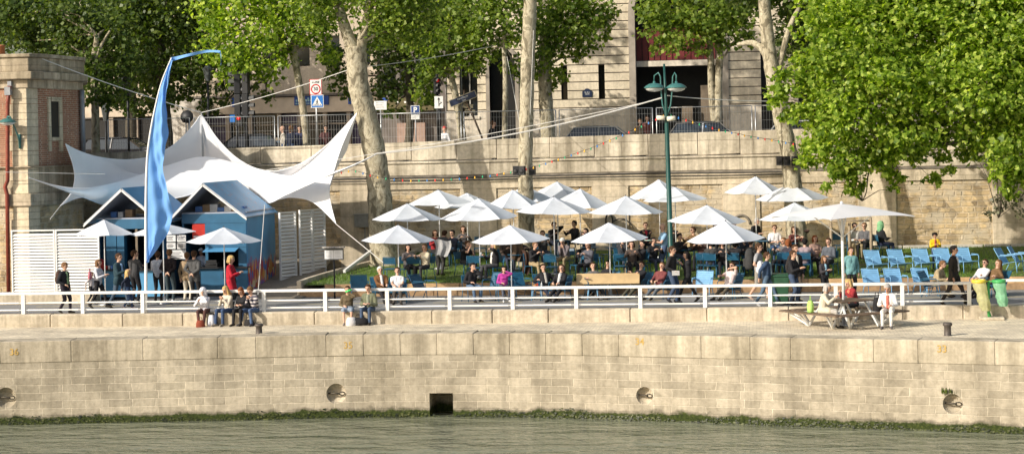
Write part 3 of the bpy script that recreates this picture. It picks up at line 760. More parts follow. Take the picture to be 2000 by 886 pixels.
mb = MB(); mb.lathe([(.16, 0), (.14, .35), (.17, .36), (.17, .42), (.1, .42)], 12, T(2, 110, ta+1)); mb.build('chimney_pot', M('terracotta', (.42, .17, .08), .8), root, O)

def lamp_head(mb, c, r, mi0=0, mi1=1):
    mb.lathe([(.02, .62*r*1.0), (.12*r, .60*r), (.14*r, .42*r), (.5*r, .36*r), (.85*r, .16*r), (r, 0), (1.02*r, -.04*r), (.9*r, -.06*r)], 18, c, mi0)
    mb.lathe([(.88*r, -.06*r), (.8*r, -.22*r), (.5*r, -.36*r), (.001, -.42*r)], 18, c, mi1)
lampglass = M('lamp_glass', (.62, .62, .58), .25, 0, .1)
p = T(15, 238, ta-.55); root = thing('wall_lamp', 'green round wall lamp on a bracket on the brick tower corner', 'lamp', T(36, 275, ta-.05)); O = root.location
mb = MB(); lamp_head(mb, p, .32); mb.build('lamp_head', [lampgreen, lampglass], root, O)
mb = MB(); mb.tube([T(40, 285, ta-.1), T(35, 265, ta-.2), T(29, 250, ta-.45), T(20, 228, ta-.55), p+UP*.2], .03, 6); mb.tube([T(38, 262, ta-.08), T(39, 290, ta-.08)], .05, 6); mb.build('bracket', lampgreen, root, O)

# ================================================================ DOUBLE LAMP POST
LPT = 7.2
base = Vector((S(1312, LPT, ground(0, LPT)), LPT, ground(0, LPT)))
root = thing('street_lamp', 'tall dark green double headed lamp post among the umbrellas', 'street lamp', base); O = base
top = T(1297, 125, LPT); mid = T(1302, 232, LPT)
mb = MB(); mb.tube([base, base+(mid-base)*.12, base+(mid-base)*.13, mid, mid+(top-mid)*.3, top], [.14, .13, .095, .075, .05, .035], 12); mb.build('post', dgreen, root, O)
for px, py, s in ((1278, 171, -1), (1321, 171, 1)):
    c = T(px, py, LPT-.05*s); mb = MB(); lamp_head(mb, c, .36); h = mb.build('lamp_head', [lampgreen, lampglass], root, O)
    q = T(1302, 228, LPT)
    mb = MB(); mb.tube([q, T(1302+s*8, 205, LPT), T(1302+s*11, 175, LPT), T(1302+s*12, 150, LPT), T(1302+s*16, 142, LPT), T(px, 148, LPT-.05*s), c+UP*.18], .026, 6); mb.build('arm', lampgreen, root, O)
for px, s in ((1291, -1), (1311, 1)):
    p = T(px, 231, LPT-.15); q = MB(); q.tube([p+Vector((-.14, .02, -.02*s)), p+Vector((.14, -.02, .0))], .085, 12); o = q.build('floodlight', M('cream_plastic', (.68, .62, .48), .5, 0, .15), None, p)
    tag(o, 'cream cylinder floodlight on the lamp post, %s of the pair' % ('left' if s < 0 else 'right'), 'floodlight')

# ================================================================ STRETCH TENT
tentmat = M('tent_white', (.90, .90, .92), .55, 0, .04, 1.5, trans=.16)
KP = T(393, 226, 13.1)
def ccurve(pts, n):
    P = [Vector(p) for p in pts]; L = [0.0]
    for i in range(1, len(P)): L.append(L[-1]+(Vector((P[i].x, P[i].y))-Vector((P[i-1].x, P[i-1].y))).length)
    res = []
    for k in range(n):
        d = L[-1]*k/(n-1); i = 0
        while i < len(P)-2 and L[i+1] < d: i += 1
        f_ = (d-L[i])/max(1e-6, L[i+1]-L[i]); p0, p1, p2, p3 = P[max(i-1, 0)], P[i], P[i+1], P[min(i+2, len(P)-1)]
        res.append(.5*((2*p1)+(p2-p0)*f_+(2*p0-5*p1+4*p2-p3)*f_*f_+(3*p1-p0-3*p2+p3)*f_**3))
    return res
NU, NV = 90, 26
top_c = ccurve([(128, 281, 9), (150, 293, 9.8), (190, 306, 10.9), (240, 312, 11.8), (290, 307, 12.4), (330, 289, 12.8), (360, 264, 13.0), (381, 240, 13.1), (393, 225, 13.1), (405, 242, 13.1), (424, 270, 13.0), (452, 300, 12.8), (482, 321, 12.5), (512, 332, 12.2), (545, 333, 11.9), (590, 318, 11.6), (632, 289, 11.3), (667, 254, 11.1), (697, 221, 11)], NU)
bot_c = ccurve([(118, 402, 8.2), (150, 388, 9.2), (200, 382, 10.4), (260, 384, 11.2), (352, 386, 11.7), (452, 359, 11.9), (522, 390, 11.6), (570, 386, 10.9), (612, 396, 9.9), (656, 437, 8.8)], NU)
lef_c = ccurve([(128, 281, 9), (142, 320, 9.2), (146, 350, 9), (138, 378, 8.6), (118, 402, 8.2)], NV)
rig_c = ccurve([(697, 221, 11), (670, 280, 10.6), (652, 335, 9.9), (643, 378, 9.3), (656, 437, 8.8)], NV)
rows = []
for j in range(NV):
    v = j/(NV-1); row = []
    for i in range(NU):
        u = i/(NU-1)
        q = top_c[i]*(1-v)+bot_c[i]*v+lef_c[j]*(1-u)+rig_c[j]*u-(lef_c[0]*(1-u)*(1-v)+rig_c[0]*u*(1-v)+lef_c[-1]*(1-u)*v+rig_c[-1]*u*v)
        row.append(T(q.x, q.y, q.z+.9*math.sin(math.pi*v)*math.sin(math.pi*u)))
    rows.append(row)
tu = ccurve([(57, 346, 5.4), (112, 362, 6.6), (172, 366, 8.6), (240, 352, 10.4), (320, 325, 11.9), (393, 306, 12.5), (460, 318, 12.3), (540, 339, 11.4), (590, 344, 10.1), (640, 338, 8.2), (690, 321, 6.6), (735, 300, 5.6)], NU)
tl = ccurve([(57, 347, 5.4), (112, 367, 6.4), (162, 385, 8.4), (212, 401, 10.4), (280, 397, 11.0), (352, 385, 11.3), (400, 371, 11.5), (452, 357, 11.6), (490, 374, 11.5), (522, 396, 11.2), (560, 380, 9.8), (620, 353, 8.0), (690, 324, 6.5), (735, 301, 5.6)], NU)
flap = [[T(*(tu[i]*(1-v)+tl[i]*v+Vector((0, 0, -.35*math.sin(math.pi*v))))) for i in range(NU)] for v in np.linspace(0, 1, 12)]
root = thing('stretch_tent', 'large white stretch tent with pointed tips over the kiosks', 'tent', (KP.x, KP.y, 0)); O = root.location
back = [[T(*top_c[i])*(1-v)+T(393+(top_c[i].x-393)*.82, 372, 14.3)*v for i in range(NU)] for v in (0, .35, .7, 1)]
for q in back[1]: q.z -= .35
mb = MB(); mb.grid(rows, 0, True); mb.build('membrane', tentmat, root, O)
mb = MB(); mb.grid(flap, 0, True); mb.build('front_panel', tentmat, root, O)
mb = MB(); mb.grid(back, 0, True); mb.build('rear_panel', tentmat, root, O)
for cv in (rows[0], [r[0] for r in rows], [r[-1] for r in rows], flap[-1]):
    mb = MB(); mb.tube(cv, .018, 5); mb.build('edge_hem', tentmat, root, O)
for i in (14, 30, 44, 58, 74):
    mb = MB(); mb.tube([r[i]+Vector((0, -.004, 0)) for r in rows], .007, 4); mb.build('seam', tentmat, root, O)
    mb = MB(); mb.tube([r[i]+Vector((0, -.004, 0)) for r in flap], .007, 4); mb.build('seam', tentmat, root, O)
mb = MB(); mb.tube([(KP.x, KP.y+.15, 0), (KP.x, KP.y+.15, KP.z-.1), (KP.x, KP.y, KP.z+.12)], [.05, .05, .02], 8); mb.build('mast', steel, root, O)
tips = [T(128, 281, 9), T(118, 402, 8.2), None, None, None, None, None, T(735, 300, 5.6), T(656, 437, 8.8), T(697, 222, 11)]
ropem = M('white_rope', (.62, .60, .56), .8, 0, .1)
def rope(label, pts, r=.014, sag=0.0, mat=ropem, name='rope', cat='rope'):
    mb = MB(); P = [pts[0]]
    for a, bq in zip(pts[:-1], pts[1:]):
        for k in range(1, 13): u = k/12; P.append(a+(bq-a)*u-UP*(4*sag*u*(1-u)))
    mb.tube(P, r, 5); o = mb.build(name, mat, None, pts[0]); return tag(o, label, cat)
rope('white rope from the brick tower roof to the peak of the tent', [T(62, 107, ta+.2), KP+UP*.12], .018, .1)
rope('white rope from the tent peak up to the forked tree and beyond', [KP+UP*.12, T(690, 133, 11.6), T(985, 85, 19)], .016, .1)
rope('thick white rope from the right tent tip to the lamp post', [tips[7], T(1293, 191, LPT)], .026, .25)
rope('thin white rope running behind the tent tip to the lamp post', [T(500, 335, 9), T(1293, 193, LPT)], .012, .15)
rope('white rope from the lamp post to the leaning tree on the right', [T(1303, 187, LPT), T(1515, 198, 10.5)], .018, .05)
rope('guy rope from the low right tent tip down to the lawn', [tips[8], T(748, 512, 7.6)], .016)
rope('guy rope from the right kiosk eave down to the road', [T(517, 400, 6.9), T(504, 575, 4.8)], .014)
rope('thin white rope from the left tent tip across the brick tower', [T(8, 336, 5.2), T(205, 340, 7)], .010)
rope('guy rope from the low left tent tip to the tower base', [tips[1], T(98, 428, 7.2)], .014)
rope('thin white rope hanging straight down beside the middle tree trunk', [T(1042, 60, 10.6), T(1030, 362, 10.6)], .012)
rope('thin white rope from the slim street tree to the middle trunk', [T(990, 110, 18.5), T(1016, 245, 11)], .012)

# ================================================================ FOOD KIOSKS
kblue = M('kiosk_blue', (.03, .125, .23), .45, 0, .2, 2)
kbright = M('kiosk_bright_blue', (.09, .30, .52), .5, 0, .15, 1.2)
kroof_in = M('roof_underside', (.36, .40, .48), .5, 0, .2, 2)
mural, nt, b, out = nodes_new('kiosk_mural')
g = N(nt, 'ShaderNodeNewGeometry'); sp = N(nt, 'ShaderNodeSeparateXYZ'); nt.links.new(g.outputs['Position'], sp.inputs[0])
vo = N(nt, 'ShaderNodeTexVoronoi'); vo.inputs['Scale'].default_value = 5.5; nt.links.new(worldcoord(nt, (1, 1, .55)), vo.inputs['Vector'])
svp = N(nt, 'ShaderNodeSeparateColor'); nt.links.new(vo.outputs['Color'], svp.inputs[0])
cc = ramp(nt, svp.outputs[0], [(0, (.45, .04, .04)), (.22, (.65, .30, .06)), (.42, (.06, .15, .45)), (.6, (.65, .55, .35)), (.78, (.35, .08, .25)), (1, (.10, .35, .45))])
for el in nt.nodes: 
    if el.bl_idname == 'ShaderNodeValToRGB': el.color_ramp.interpolation = 'CONSTANT'
nzm = noise(nt, 2.2, 4, g.outputs['Position'])
ah = N(nt, 'ShaderNodeMath', operation='MULTIPLY_ADD'); nt.links.new(nzm, ah.inputs[0]); ah.inputs[1].default_value = -1.3; nt.links.new(sp.outputs[2], ah.inputs[2])
fac = ramp(nt, ah.outputs[0], [(.40, 1.0), (.62, 0.0)])
bl = ramp(nt, noise(nt, 1.2, 4, g.outputs['Position']), [(.3, (.06, .24, .48)), (.7, (.10, .36, .62))])
nt.links.new(mixc(nt, fac, bl, cc), b.inputs['Base Color']); b.inputs['Roughness'].default_value = .5
graff, nt, b, out = nodes_new('roof_graffiti')
nA = noise(nt, 3.0, 2, worldcoord(nt, (1, 1, 2.5)), .5, 1.5)
f = ramp(nt, nA, [(.63, 0.0), (.65, .75), (.69, .75), (.71, 0.0)])
bl = ramp(nt, noise(nt, 1.2, 4, worldcoord(nt)), [(.3, (.10, .31, .55)), (.7, (.16, .42, .68))])
nt.links.new(mixc(nt, f, bl, (.40, .22, .30)), b.inputs['Base Color']); b.inputs['Roughness'].default_value = .4
boxm = [M('cardboard', (.33, .22, .13), .8), M('white_box', (.7, .7, .7), .6), M('red_plastic', (.5, .03, .02), .4), M('drink_blue', (.08, .2, .5), .4), M('yellow_plastic', (.7, .45, .05), .4)]
def kiosk(label, pxl, pxa, pxr, t0, depth, pyapex, pyeave, kind):
    xl, xa_, xr_ = S(pxl, t0, 2.6), S(pxa, t0, 3.8), S(pxr, t0, 2.6)
    ze = T(pxl, pyeave, t0).z; za = T(pxa, pyapex, t0).z
    root = thing('food_kiosk', label, 'kiosk', (xa_, t0, 0)); O = root.location
    wl, wr = xl+.32, xr_-.12; t1 = t0+.45; t2 = t0+depth; H = ze+.12
    mb = MB(); mb.bbox(wl, wr, t1, t2, .0, .10); mb.build('floor', black, root, O)
    mb = MB(); mb.bbox(wl, wl+.06, t1+.01, t2, .1, H); mb.build('left_wall', kblue, root, O)
    mb = MB(); mb.bbox(wr-.06, wr, t1+.01, t2, .1, H); mb.build('mural_wall' if kind else 'right_wall', mural if kind else kblue, root, O)
    mb = MB(); mb.bbox(wl+.06, wr-.06, t2-.06, t2, .1, H); mb.build('back_wall', M('kiosk_inside', (.05, .06, .08), .7), root, O)
    mb = MB(); mb.bbox(wl, wr, t1-.03, t1+.03, H-.34, H); mb.build('fascia', kblue, root, O)
    mb = MB(); mb.bbox(wl, wr, t1, t2, H+.002, H+.05); mb.build('ceiling', kroof_in, root, O)
    xs = (wl, wr)
    mb = MB()
    if kind == 0:
        mb.bbox(wl, wr, t1-.04, t1+.02, .1, 1.02); mb.build('counter_front', kbright, root, O)
        mb = MB(); mb.bbox(wl-.02, wr+.02, t1-.16, t1+.3, 1.024, 1.07); mb.build('counter_top', black, root, O)
        mb = MB(); mb.bbox(wl+.35, wl+.72, t1-.02, t1+.02, 1.08, H-.35); mb.bbox(wl+.73, wl+1.0, t1+.0, t1+.3, 1.08, H-.35); mb.build('side_panel', kblue, root, O)
        mb = MB(); mb.bbox(wl+1.42, wl+1.5, t1-.01, t1+.05, 1.08, H-.35); mb.build('post', M('brown_panel', (.20, .155, .11), .8), root, O)
    else:
        mb.bbox(wl+.42, wr, t1-.04, t1+.02, .1, 1.0); mb.build('counter_front', kblue, root, O)
        mb = MB(); mb.bbox(wl+.42, wr+.02, t1-.16, t1+.3, 1.004, 1.05); mb.build('counter_top', black, root, O)
        mb = MB(); mb.bbox(wl+.95, wr-.03, t1-.02, t1+.02, 1.75, H-.345); mb.build('upper_panel', kblue, root, O)
        mb = MB(); mb.bbox(wl+.85, wl+.95, t1-.02, t1+.04, 1.06, H-.345); mb.bbox(wr-.33, wr-.03, t1-.02, t1+.03, 1.06, 1.74); mb.build('post', kblue, root, O)
        mb = MB(); mb.add([(wl+.9, t1-.03, 1.74), (wr-.3, t1-.03, 1.74), (wr-.3, t1-.6, 1.62), (wl+.9, t1-.6, 1.62)], [(0, 1, 2, 3)]); mb.build('awning_flap', kbright, root, O)
        mb = MB(); mb.bbox(wl+.38, wl+.85, t1-.01, t1+.03, 1.98, H-.36); mb.build('red_display', boxm[2], root, O)
        q = MB(); q.bbox(wl+.42, wl+.8, t1-.02, t1-.012, 2.12, 2.17); q.bbox(wl+.42, wl+.8, t1-.02, t1-.012, 2.04, 2.06); q.build('display_stripe', white_paint, root, O)
    # two roof sheets with white edges
    th = .04; yb = t2+.1
    for nm, xe in (('left_roof', xl), ('right_roof', xr_)):
        s = -1 if xe == xl else 1
        a = Vector((xa_, 0, za)); e = Vector((xe, 0, ze)); dn = (e-a).normalized(); nrm = Vector((-dn.z*s, 0, dn.x*s)); nrm = nrm if nrm.z > 0 else -nrm
        mb = MB(); V = []
        for y in (t0, yb):
            for p in (a, e): V += [Vector((p.x, y, p.z)), Vector((p.x, y, p.z))-nrm*th]
        # order per y: a_top a_bot e_top e_bot
        mb.add(V, [(0, 2, 6, 4)], 0); mb.add(V, [(1, 5, 7, 3)], 1); mb.add(V, [(0, 1, 3, 2), (4, 6, 7, 5), (2, 3, 7, 6), (0, 4, 5, 1)], 2)
        mb.build(nm, [graff if kind else kbright, kroof_in, M('roof_edge', (.50, .52, .55), .5)], root, O)
    for y in (t0+.0, yb-.05):
        mb = MB()
        for p, q in (((xl+.0, ze), (xa_, za)), ((xa_, za), (xr_, ze))): mb.bar((p[0], y, p[1]-.09), (q[0], y, q[1]-.09), .05, .05)
        mb.build('rafter', white_paint, root, O)
    # stores under the roof
    for i in range(7 if kind else 3):
        bxw = rnd.uniform(.18, .32); bh_ = rnd.uniform(.12, .28)
        mb = MB(); xx0 = wl+.35+i*.27; mb.bbox(xx0, xx0+bxw, t1+.5, t1+.9, H+.052, H+.052+bh_); mb.bbox(xx0+bxw*.35, xx0+bxw*.65, t1+.497, t1+.9, H+.052, H+.054+bh_)
        o = mb.build('storage_box', [boxm[(i*3+kind) % 2 if i % 3 else 3]], None, (xx0, t1+.5, H+.052), bevel=.01)
        tag(o, 'storage box stowed under the %s kiosk roof' % ('right' if kind else 'left'), 'box', 'boxes stowed under the %s kiosk roof' % ('right' if kind else 'left'))
    return wl, wr, t1, H
k1 = kiosk('left blue gabled food kiosk with bright blue counter behind the flag', 163, 237, 318, 5.6, 4.2, 367, 437, 0)
k2 = kiosk('right blue gabled food kiosk with graffiti roof and colourful mural side', 331, 396, 482, 6.6, 4.4, 357, 426, 1)
# eave return of the right kiosk: small dark soffit
# menu boards between the kiosks
menu_w = M('menu_white', (.72, .72, .72), .6, 0, .08); ink = M('menu_ink', (.10, .10, .12), .7)
for i, (px0, px1, py0, py1) in enumerate(((326, 343, 459, 472), (346, 363, 459, 472), (326, 343, 474, 486), (346, 363, 474, 486), (328, 363, 488, 506))):
    p0 = T(px0, py1, 5.55); p1 = T(px1, py0, 5.55); c = (p0+p1)/2
    r_ = thing('menu_board', ['top left', 'top right', 'lower left', 'lower right', 'bottom'][i]+' white menu board between the kiosks'+(' headed Frites' if i == 1 else ''), 'menu board', c, 0, 'menu boards between the kiosks')
    w_, h_ = p1.x-p0.x, p1.z-p0.z
    mb = MB(); mb.bbox(-w_/2, w_/2, -.015, .015, -h_/2, h_/2); mb.build('board', menu_w, r_, bevel=.004)
    mb = MB(); nl = 3 if i != 4 else 4
    for k in range(nl):
        z = h_*(.25-.2*k); L = rnd.uniform(.5, .85)*w_
        if not (i == 1 and k == 0): mb.bbox(-w_*.42, -w_*.42+L, -.022, -.016, z-.012, z+.008)
    mb.build('text_lines', ink, r_)
    if i == 1: textobj('lettering', 'Frites', .13, ink, r_, (0, -.018, h_*.27), .004, .002)
# things on the left counter
def small(name, label, cat, mb, mats, org, group=None, bevel=0.0): return tag(mb.build(name, mats, None, org, bevel), label, cat, group)
p = T(193, 497, 5.9); mb = MB(); mb.lathe([(.14, 0), (.19, .02), (.2, .26), (.17, .3), (.08, .33), (.08, .36), (0, .36)], 16, (p.x, p.y, 1.074)); mb.tube([(p.x-.2, p.y, 1.25), (p.x-.17, p.y, 1.42), (p.x, p.y, 1.47), (p.x+.17, p.y, 1.42), (p.x+.2, p.y, 1.25)], .015, 6)
small('drinks_cooler', 'red drinks cooler standing on the left kiosk counter', 'cooler', mb, [boxm[2]], (p.x, p.y, 1.074))
for i in range(4):
    p = T(203+i*5, 515, 5.95); mb = MB(); mb.lathe([(.035, 0), (.05, .14), (.046, .14), (.03, .01)], 10, (p.x, p.y, 1.074))
    small('cup', 'small drink cup on the left kiosk counter', 'cup', mb, [[boxm[4], boxm[2], boxm[1], boxm[3]][i]], (p.x, p.y, 1.074), 'cups on the left kiosk counter')
p = T(412, 520, 6.9); mb = MB(); mb.bbox(p.x-.22, p.x+.22, 6.95, 7.25, 1.054, 1.2); mb.bbox(p.x-.2, p.x+.2, 6.94, 7.0, 1.202, 1.3); mb.tube([(p.x-.15, 6.93, 1.15), (p.x+.15, 6.93, 1.15)], .02, 6)
small('grill', 'black hot grill on the right kiosk counter', 'grill', mb, [black], (p.x, 7, 1.054), None, .01)

# ================================================================ SLATTED FENCES, FLAG, RAILING
slatm = M('slat_white', (.74, .73, .70), .6, 0, .1, 2)
def louver(label, A, B, z0, z1, pitch=.115, group=None, panels=1):
    A = Vector(A); B = Vector(B); L = (B-A).length; rz = math.atan2(B.y-A.y, B.x-A.x)
    root = thing('slatted_fence', label, 'fence', (A.x, A.y, z0), rz, group); H = z1-z0
    for k in range(panels):
        a, e = L*k/panels+.01, L*(k+1)/panels-.01
        mb = MB(); mb.bbox(a, a+.05, -.04, .04, 0, H); mb.bbox(e-.05, e, -.04, .04, 0, H); mb.bbox(a+.05, e-.05, -.035, .035, H-.05, H); mb.bbox(a+.05, e-.05, -.035, .035, 0, .05)
        mb.build('frame', slatm, root)
        mb = MB(); z = .09; m3 = Matrix.Rotation(R(-35), 3, 'X')
        while z < H-.08: mb.box(((a+e)/2, 0, z), (e-a-.1, .012, pitch*.86), 0, m3); z += pitch
        mb.build('slats', slatm, root)
A = Vector((S(23, 5.15, 1), 5.15, 0)); B = Vector((S(196, 5.15, 1), 5.15, 0))
louver('long white slatted fence left of the kiosks', A, B, .02, T(100, 448, 5.15).z, .108, None, 2)
louver('white slatted fence panel right beside the mural kiosk', Vector((S(547, 9.6, 1), 9.6, 0)), Vector((S(579, 10.6, 1), 10.6, 0)), .3, T(560, 414, 9.9).z, .13)
louver('wider white slatted fence panel nearest the embankment wall', Vector((S(586, 10.6, 1), 10.6, 0)), Vector((S(636, 12.3, 1), 12.3, 0)), .35, T(610, 409, 11).z, .13, None, 2)

flagm = M('flag_blue', (.20, .45, .88), .7, 0, .10, 1.2, trans=.3)
FT = .25
def fcurve(pts, n):
    P = [T(x, y, FT) for x, y in pts]; res = []
    for k in range(n):
        u = k/(n-1)*(len(P)-1); i = min(int(u), len(P)-2); f_ = u-i
        p0, p1, p2, p3 = P[max(i-1, 0)], P[i], P[i+1], P[min(i+2, len(P)-1)]
        res.append(.5*((2*p1)+(p2-p0)*f_+(2*p0-5*p1+4*p2-p3)*f_*f_+(3*p1-p0-3*p2+p3)*f_**3))
    return res
pole_px = [(285, 612), (285, 500), (285, 400), (287, 320), (292, 270), (302, 215), (316, 160), (335, 113)]
root = thing('feather_flag', 'tall blue feather flag on a curved white pole at the kerb', 'flag', T(285, 613, FT)); O = root.location
pc = fcurve(pole_px, 50)
mb = MB(); mb.tube(pc, list(np.linspace(.055, .022, 50)), 8); mb.build('pole', white_paint, root, O)
L_ = fcurve([(287, 512), (286.5, 470), (286.5, 400), (288, 330), (292, 272), (302, 215), (316, 160), (335, 114)], 60)
R_ = fcurve([(290, 512), (318, 468), (333, 420), (327, 350), (322, 290), (324, 240), (327, 180), (336, 113)], 60)
rows = []
for i, (a, e) in enumerate(zip(L_, R_)):
    rows.append([a+(e-a)*u+Vector((.05*math.sin(i*.28+u*4)*u, (.16*math.sin(i*.20+u*5.5)+.09*math.sin(u*13+i*.35)+.05*math.sin(i*.9-u*8))*u, 0)) for u in np.linspace(0, 1, 14)])
mb = MB(); mb.grid(rows, 0, True); mb.build('sail', flagm, root, O)
U_ = fcurve([(334, 112), (350, 109), (375, 104), (400, 98), (428, 99), (432, 104), (430, 127)], 30); D_ = fcurve([(338, 119), (352, 115), (376, 109), (401, 103), (425, 103), (430, 108), (431, 128)], 30)
rows = [[a+(e-a)*u+Vector((0, .06*math.sin(i*.5+u), 0)) for u in np.linspace(0, 1, 4)] for i, (a, e) in enumerate(zip(U_, D_))]
mb = MB(); mb.grid(rows, 0, True); mb.build('streamer', flagm, root, O)

RT = .20
root = thing('railing', 'long white metal railing with square posts along the kerb', 'railing', (S(285, RT, 0), RT, .03)); O = root.location
x46 = S(46, RT, .3); sp_ = (S(1893, RT, .3)-x46)/15.0
xs_ = [x46+sp_*k for k in range(-4, 16)]
for x in xs_:
    mb = MB(); mb.bbox(x-.06, x+.06, RT-.045, RT+.045, .03, .66); mb.build('post', white_paint, root, O, bevel=.006)
for z, h_, nm in ((.705, .085, 'top_rail'), (.395, .045, 'middle_rail'), (.165, .045, 'lower_rail')):
    mb = MB()
    if nm == 'top_rail': mb.bbox(xs_[0], xs_[-1]+.06, RT-.06, RT+.06, z-h_/2, z+h_/2)
    else:
        for a, e in zip(xs_[:-1], xs_[1:]): mb.bbox(a+.15, e-.15, RT-.02, RT+.02, z-h_/2, z+h_/2); mb.bbox(a+.0, a+.15, RT-.012, RT+.012, z-.012, z+.012); mb.bbox(e-.15, e, RT-.012, RT+.012, z-.012, z+.012)
    mb.build(nm, white_paint, root, O, bevel=.006)
root = thing('railing', 'short white railing at the far right behind the waste bags', 'railing', (S(1960, 1.2, 0), 1.2, 0)); O = root.location
mb = MB(); xq = S(1957, 1.2, .6); mb.bbox(xq, xq+8, 1.15, 1.25, .66, .74); mb.build('top_rail', white_paint, root, O)
for k in range(5): mb = MB(); mb.bbox(xq+2*k+.9, xq+2*k+1.0, 1.16, 1.24, 0, .66); mb.build('post', white_paint, root, O)

# ================================================================ UMBRELLAS
canvas = M('umbrella_canvas', (.80, .84, .90), .75, 0, .12, 2.2, .35, 7, trans=.30)
polem = M('umbrella_pole', (.70, .70, .70), .35, .3, .1)
def hexcanopy(n=6, sub=6, rise=.42, sag=.035):
    """unit canopy: radius 1, rim at z=0, apex at z=rise"""
    rows = []; ang = [2*math.pi*k/n for k in range(n)]
    for j in range(9):
        u = j/8; row = []
        for k in range(n):
            a = Vector((math.cos(ang[k]), math.sin(ang[k]), 0)); e = Vector((math.cos(ang[(k+1) % n]), math.sin(ang[(k+1) % n]), 0))
            for q in range(sub):
                f_ = q/sub; p = (a+(e-a)*f_)*max(u, .02)
                w_ = 4*f_*(1-f_)
                row.append(Vector((p.x*(1-.03*w_*u), p.y*(1-.03*w_*u), rise*(1-u**1.12)-sag*w_*u)))
        rows.append(row)
    return rows
def umbrella_mesh():
    mb = MB(); mb.grid(hexcanopy(), 0, True, True)
    me = mb.mesh('canopy', canvas)
    # keep the rib creases crisp
    import bmesh as _b
    bm = _b.new(); bm.from_mesh(me)
    ncol = 36
    bm.verts.ensure_lookup_table()
    for e in bm.edges:
        a, c = e.verts[0].index, e.verts[1].index
        if abs(a-c) == ncol and a % 6 == 0: e.smooth = False
    bm.to_mesh(me); bm.free()
    cap = MB(); rows = [[Vector((v.x*.26, v.y*.26, v.z*.30+.415*.755)) for v in r] for r in hexcanopy(6, 6, .42, .06)]
    cap.grid(rows, 0, True, True)
    rib = MB(); rib.tube([(.02, 0, .38), (.5, 0, .22), (.985, 0, .0)], .009, 5)
    strut = MB(); strut.tube([(.02, 0, .04), (.5, 0, .205)], .008, 5)
    fin = MB(); fin.lathe([(.02, 0), (.025, .03), (.015, .06), (.0, .07)], 8)
    pol = MB(); pol.tube([(0, 0, 0), (0, 0, 1)], .02, 8)
    bs = MB(); bs.lathe([(.25, 0), (.25, .05), (.06, .08), (.035, .3), (0, .3)], 16)
    return me, cap.mesh('vent', canvas), rib.mesh('rib', polem), strut.mesh('strut', polem), fin.mesh('finial', black), pol.mesh('pole', polem), bs.mesh('base', steel)
UM = umbrella_mesh()
def obj_from(me, name, parent, loc=(0, 0, 0), sc_=(1, 1, 1), rz=0):
    o = bpy.data.objects.new(name, me); link(o, parent); o.location = loc; o.scale = sc_; o.rotation_euler = (0, 0, rz); return o
def umbrella(pax, pay, pl, pr, pye, t, label, rz=None, group='white terrace umbrellas', tilt=0.0):
    apex = T(pax, pay, t); g_ = ground(apex.x, t); base = Vector((apex.x, t, g_))
    rad = (pr-pl)/2*mpp(t)/.955
    edge = T(pax, pye, t).z; rise = (apex.z-edge)
    root = thing('umbrella', label, 'umbrella', base, rz if rz is not None else rnd.uniform(-.25, .25)+R(4), group)
    ks = rise/.42*.93
    zc = apex.z-.42*ks-g_
    obj_from(UM[0], 'canopy', root, (0, 0, zc), (rad, rad, ks)); obj_from(UM[1], 'vent', root, (0, 0, zc+.006), (rad, rad, ks))
    for k in range(6):
        r_ = obj_from(UM[2], 'rib', root, (0, 0, zc-.02), (rad, rad, ks), 2*math.pi*k/6)
        obj_from(UM[3], 'strut', r_, (0, 0, 0))
    tx_, ty_ = R(rnd.uniform(-2.2, 2.2)), R(rnd.uniform(-2.2, 2.2)); q_ = Matrix.Translation((0, 0, zc)) @ Matrix.Rotation(tx_, 4, 'X') @ Matrix.Rotation(ty_, 4, 'Y') @ Matrix.Translation((0, 0, -zc))
    for ch in root.children: ch.matrix_basis = q_ @ ch.matrix_basis
    obj_from(UM[4], 'finial', root, (0, 0, apex.z-g_)); obj_from(UM[5], 'pole', root, (0, 0, .05), (1, 1, apex.z-g_-.05)); obj_from(UM[6], 'base', root)
    return root
UMB = [
 (777, 441, 707, 848, 471, 4.6, 'white umbrella at the front left end of the terrace'),
 (795, 399, 727, 862, 430, 7.4, 'white umbrella just above and behind the front left one'),
 (857, 372, 794, 920, 399, 10.0, 'white umbrella at the upper left of the umbrella cluster'),
 (912, 378, 848, 972, 406, 12.2, 'white umbrella mostly hidden behind the upper left one'),
 (935, 389, 867, 1014, 427, 7.6, 'white umbrella above the gap between the two left front umbrellas'),
 (997, 441, 924, 1073, 471, 4.4, 'white front umbrella over the girl in the magenta jacket'),
 (1002, 372, 944, 1062, 408, 9.6, 'white umbrella in front of the middle tree trunk'),
 (1026, 364, 968, 1086, 394, 11.6, 'white umbrella touching the foot of the middle tree trunk'),
 (1088, 356, 1030, 1146, 386, 12.8, 'white umbrella furthest back, right of the middle tree trunk'),
 (1132, 370, 1070, 1195, 406, 11.0, 'white umbrella overlapping the furthest back one on its right'),
 (1081, 386, 1010, 1155, 415, 8.2, 'white umbrella over the old man in the plaid shirt'),
 (1190, 436, 1117, 1266, 470, 4.9, 'white front umbrella above the slanted wooden board'),
 (1222, 384, 1149, 1292, 417, 8.0, 'white umbrella directly above the front one by the wooden board'),
 (1287, 352, 1229, 1346, 388, 12.4, 'white umbrella behind the lamp post, rear one of two'),
 (1318, 366, 1258, 1378, 392, 10.8, 'white umbrella behind the lamp post, front one of two'),
 (1380, 402, 1306, 1454, 434, 6.9, 'white umbrella just right of the lamp post'),
 (1417, 433, 1344, 1489, 470, 4.6, 'white front umbrella over the man in the pink printed shirt'),
 (1475, 346, 1414, 1530, 379, 12.4, 'white umbrella standing highest, left of the leaning tree'),
 (1546, 359, 1479, 1614, 390, 11.0, 'white umbrella in front of the leaning tree trunk'),
 (1552, 397, 1484, 1622, 428, 7.6, 'white umbrella beside the big square parasol'),
]
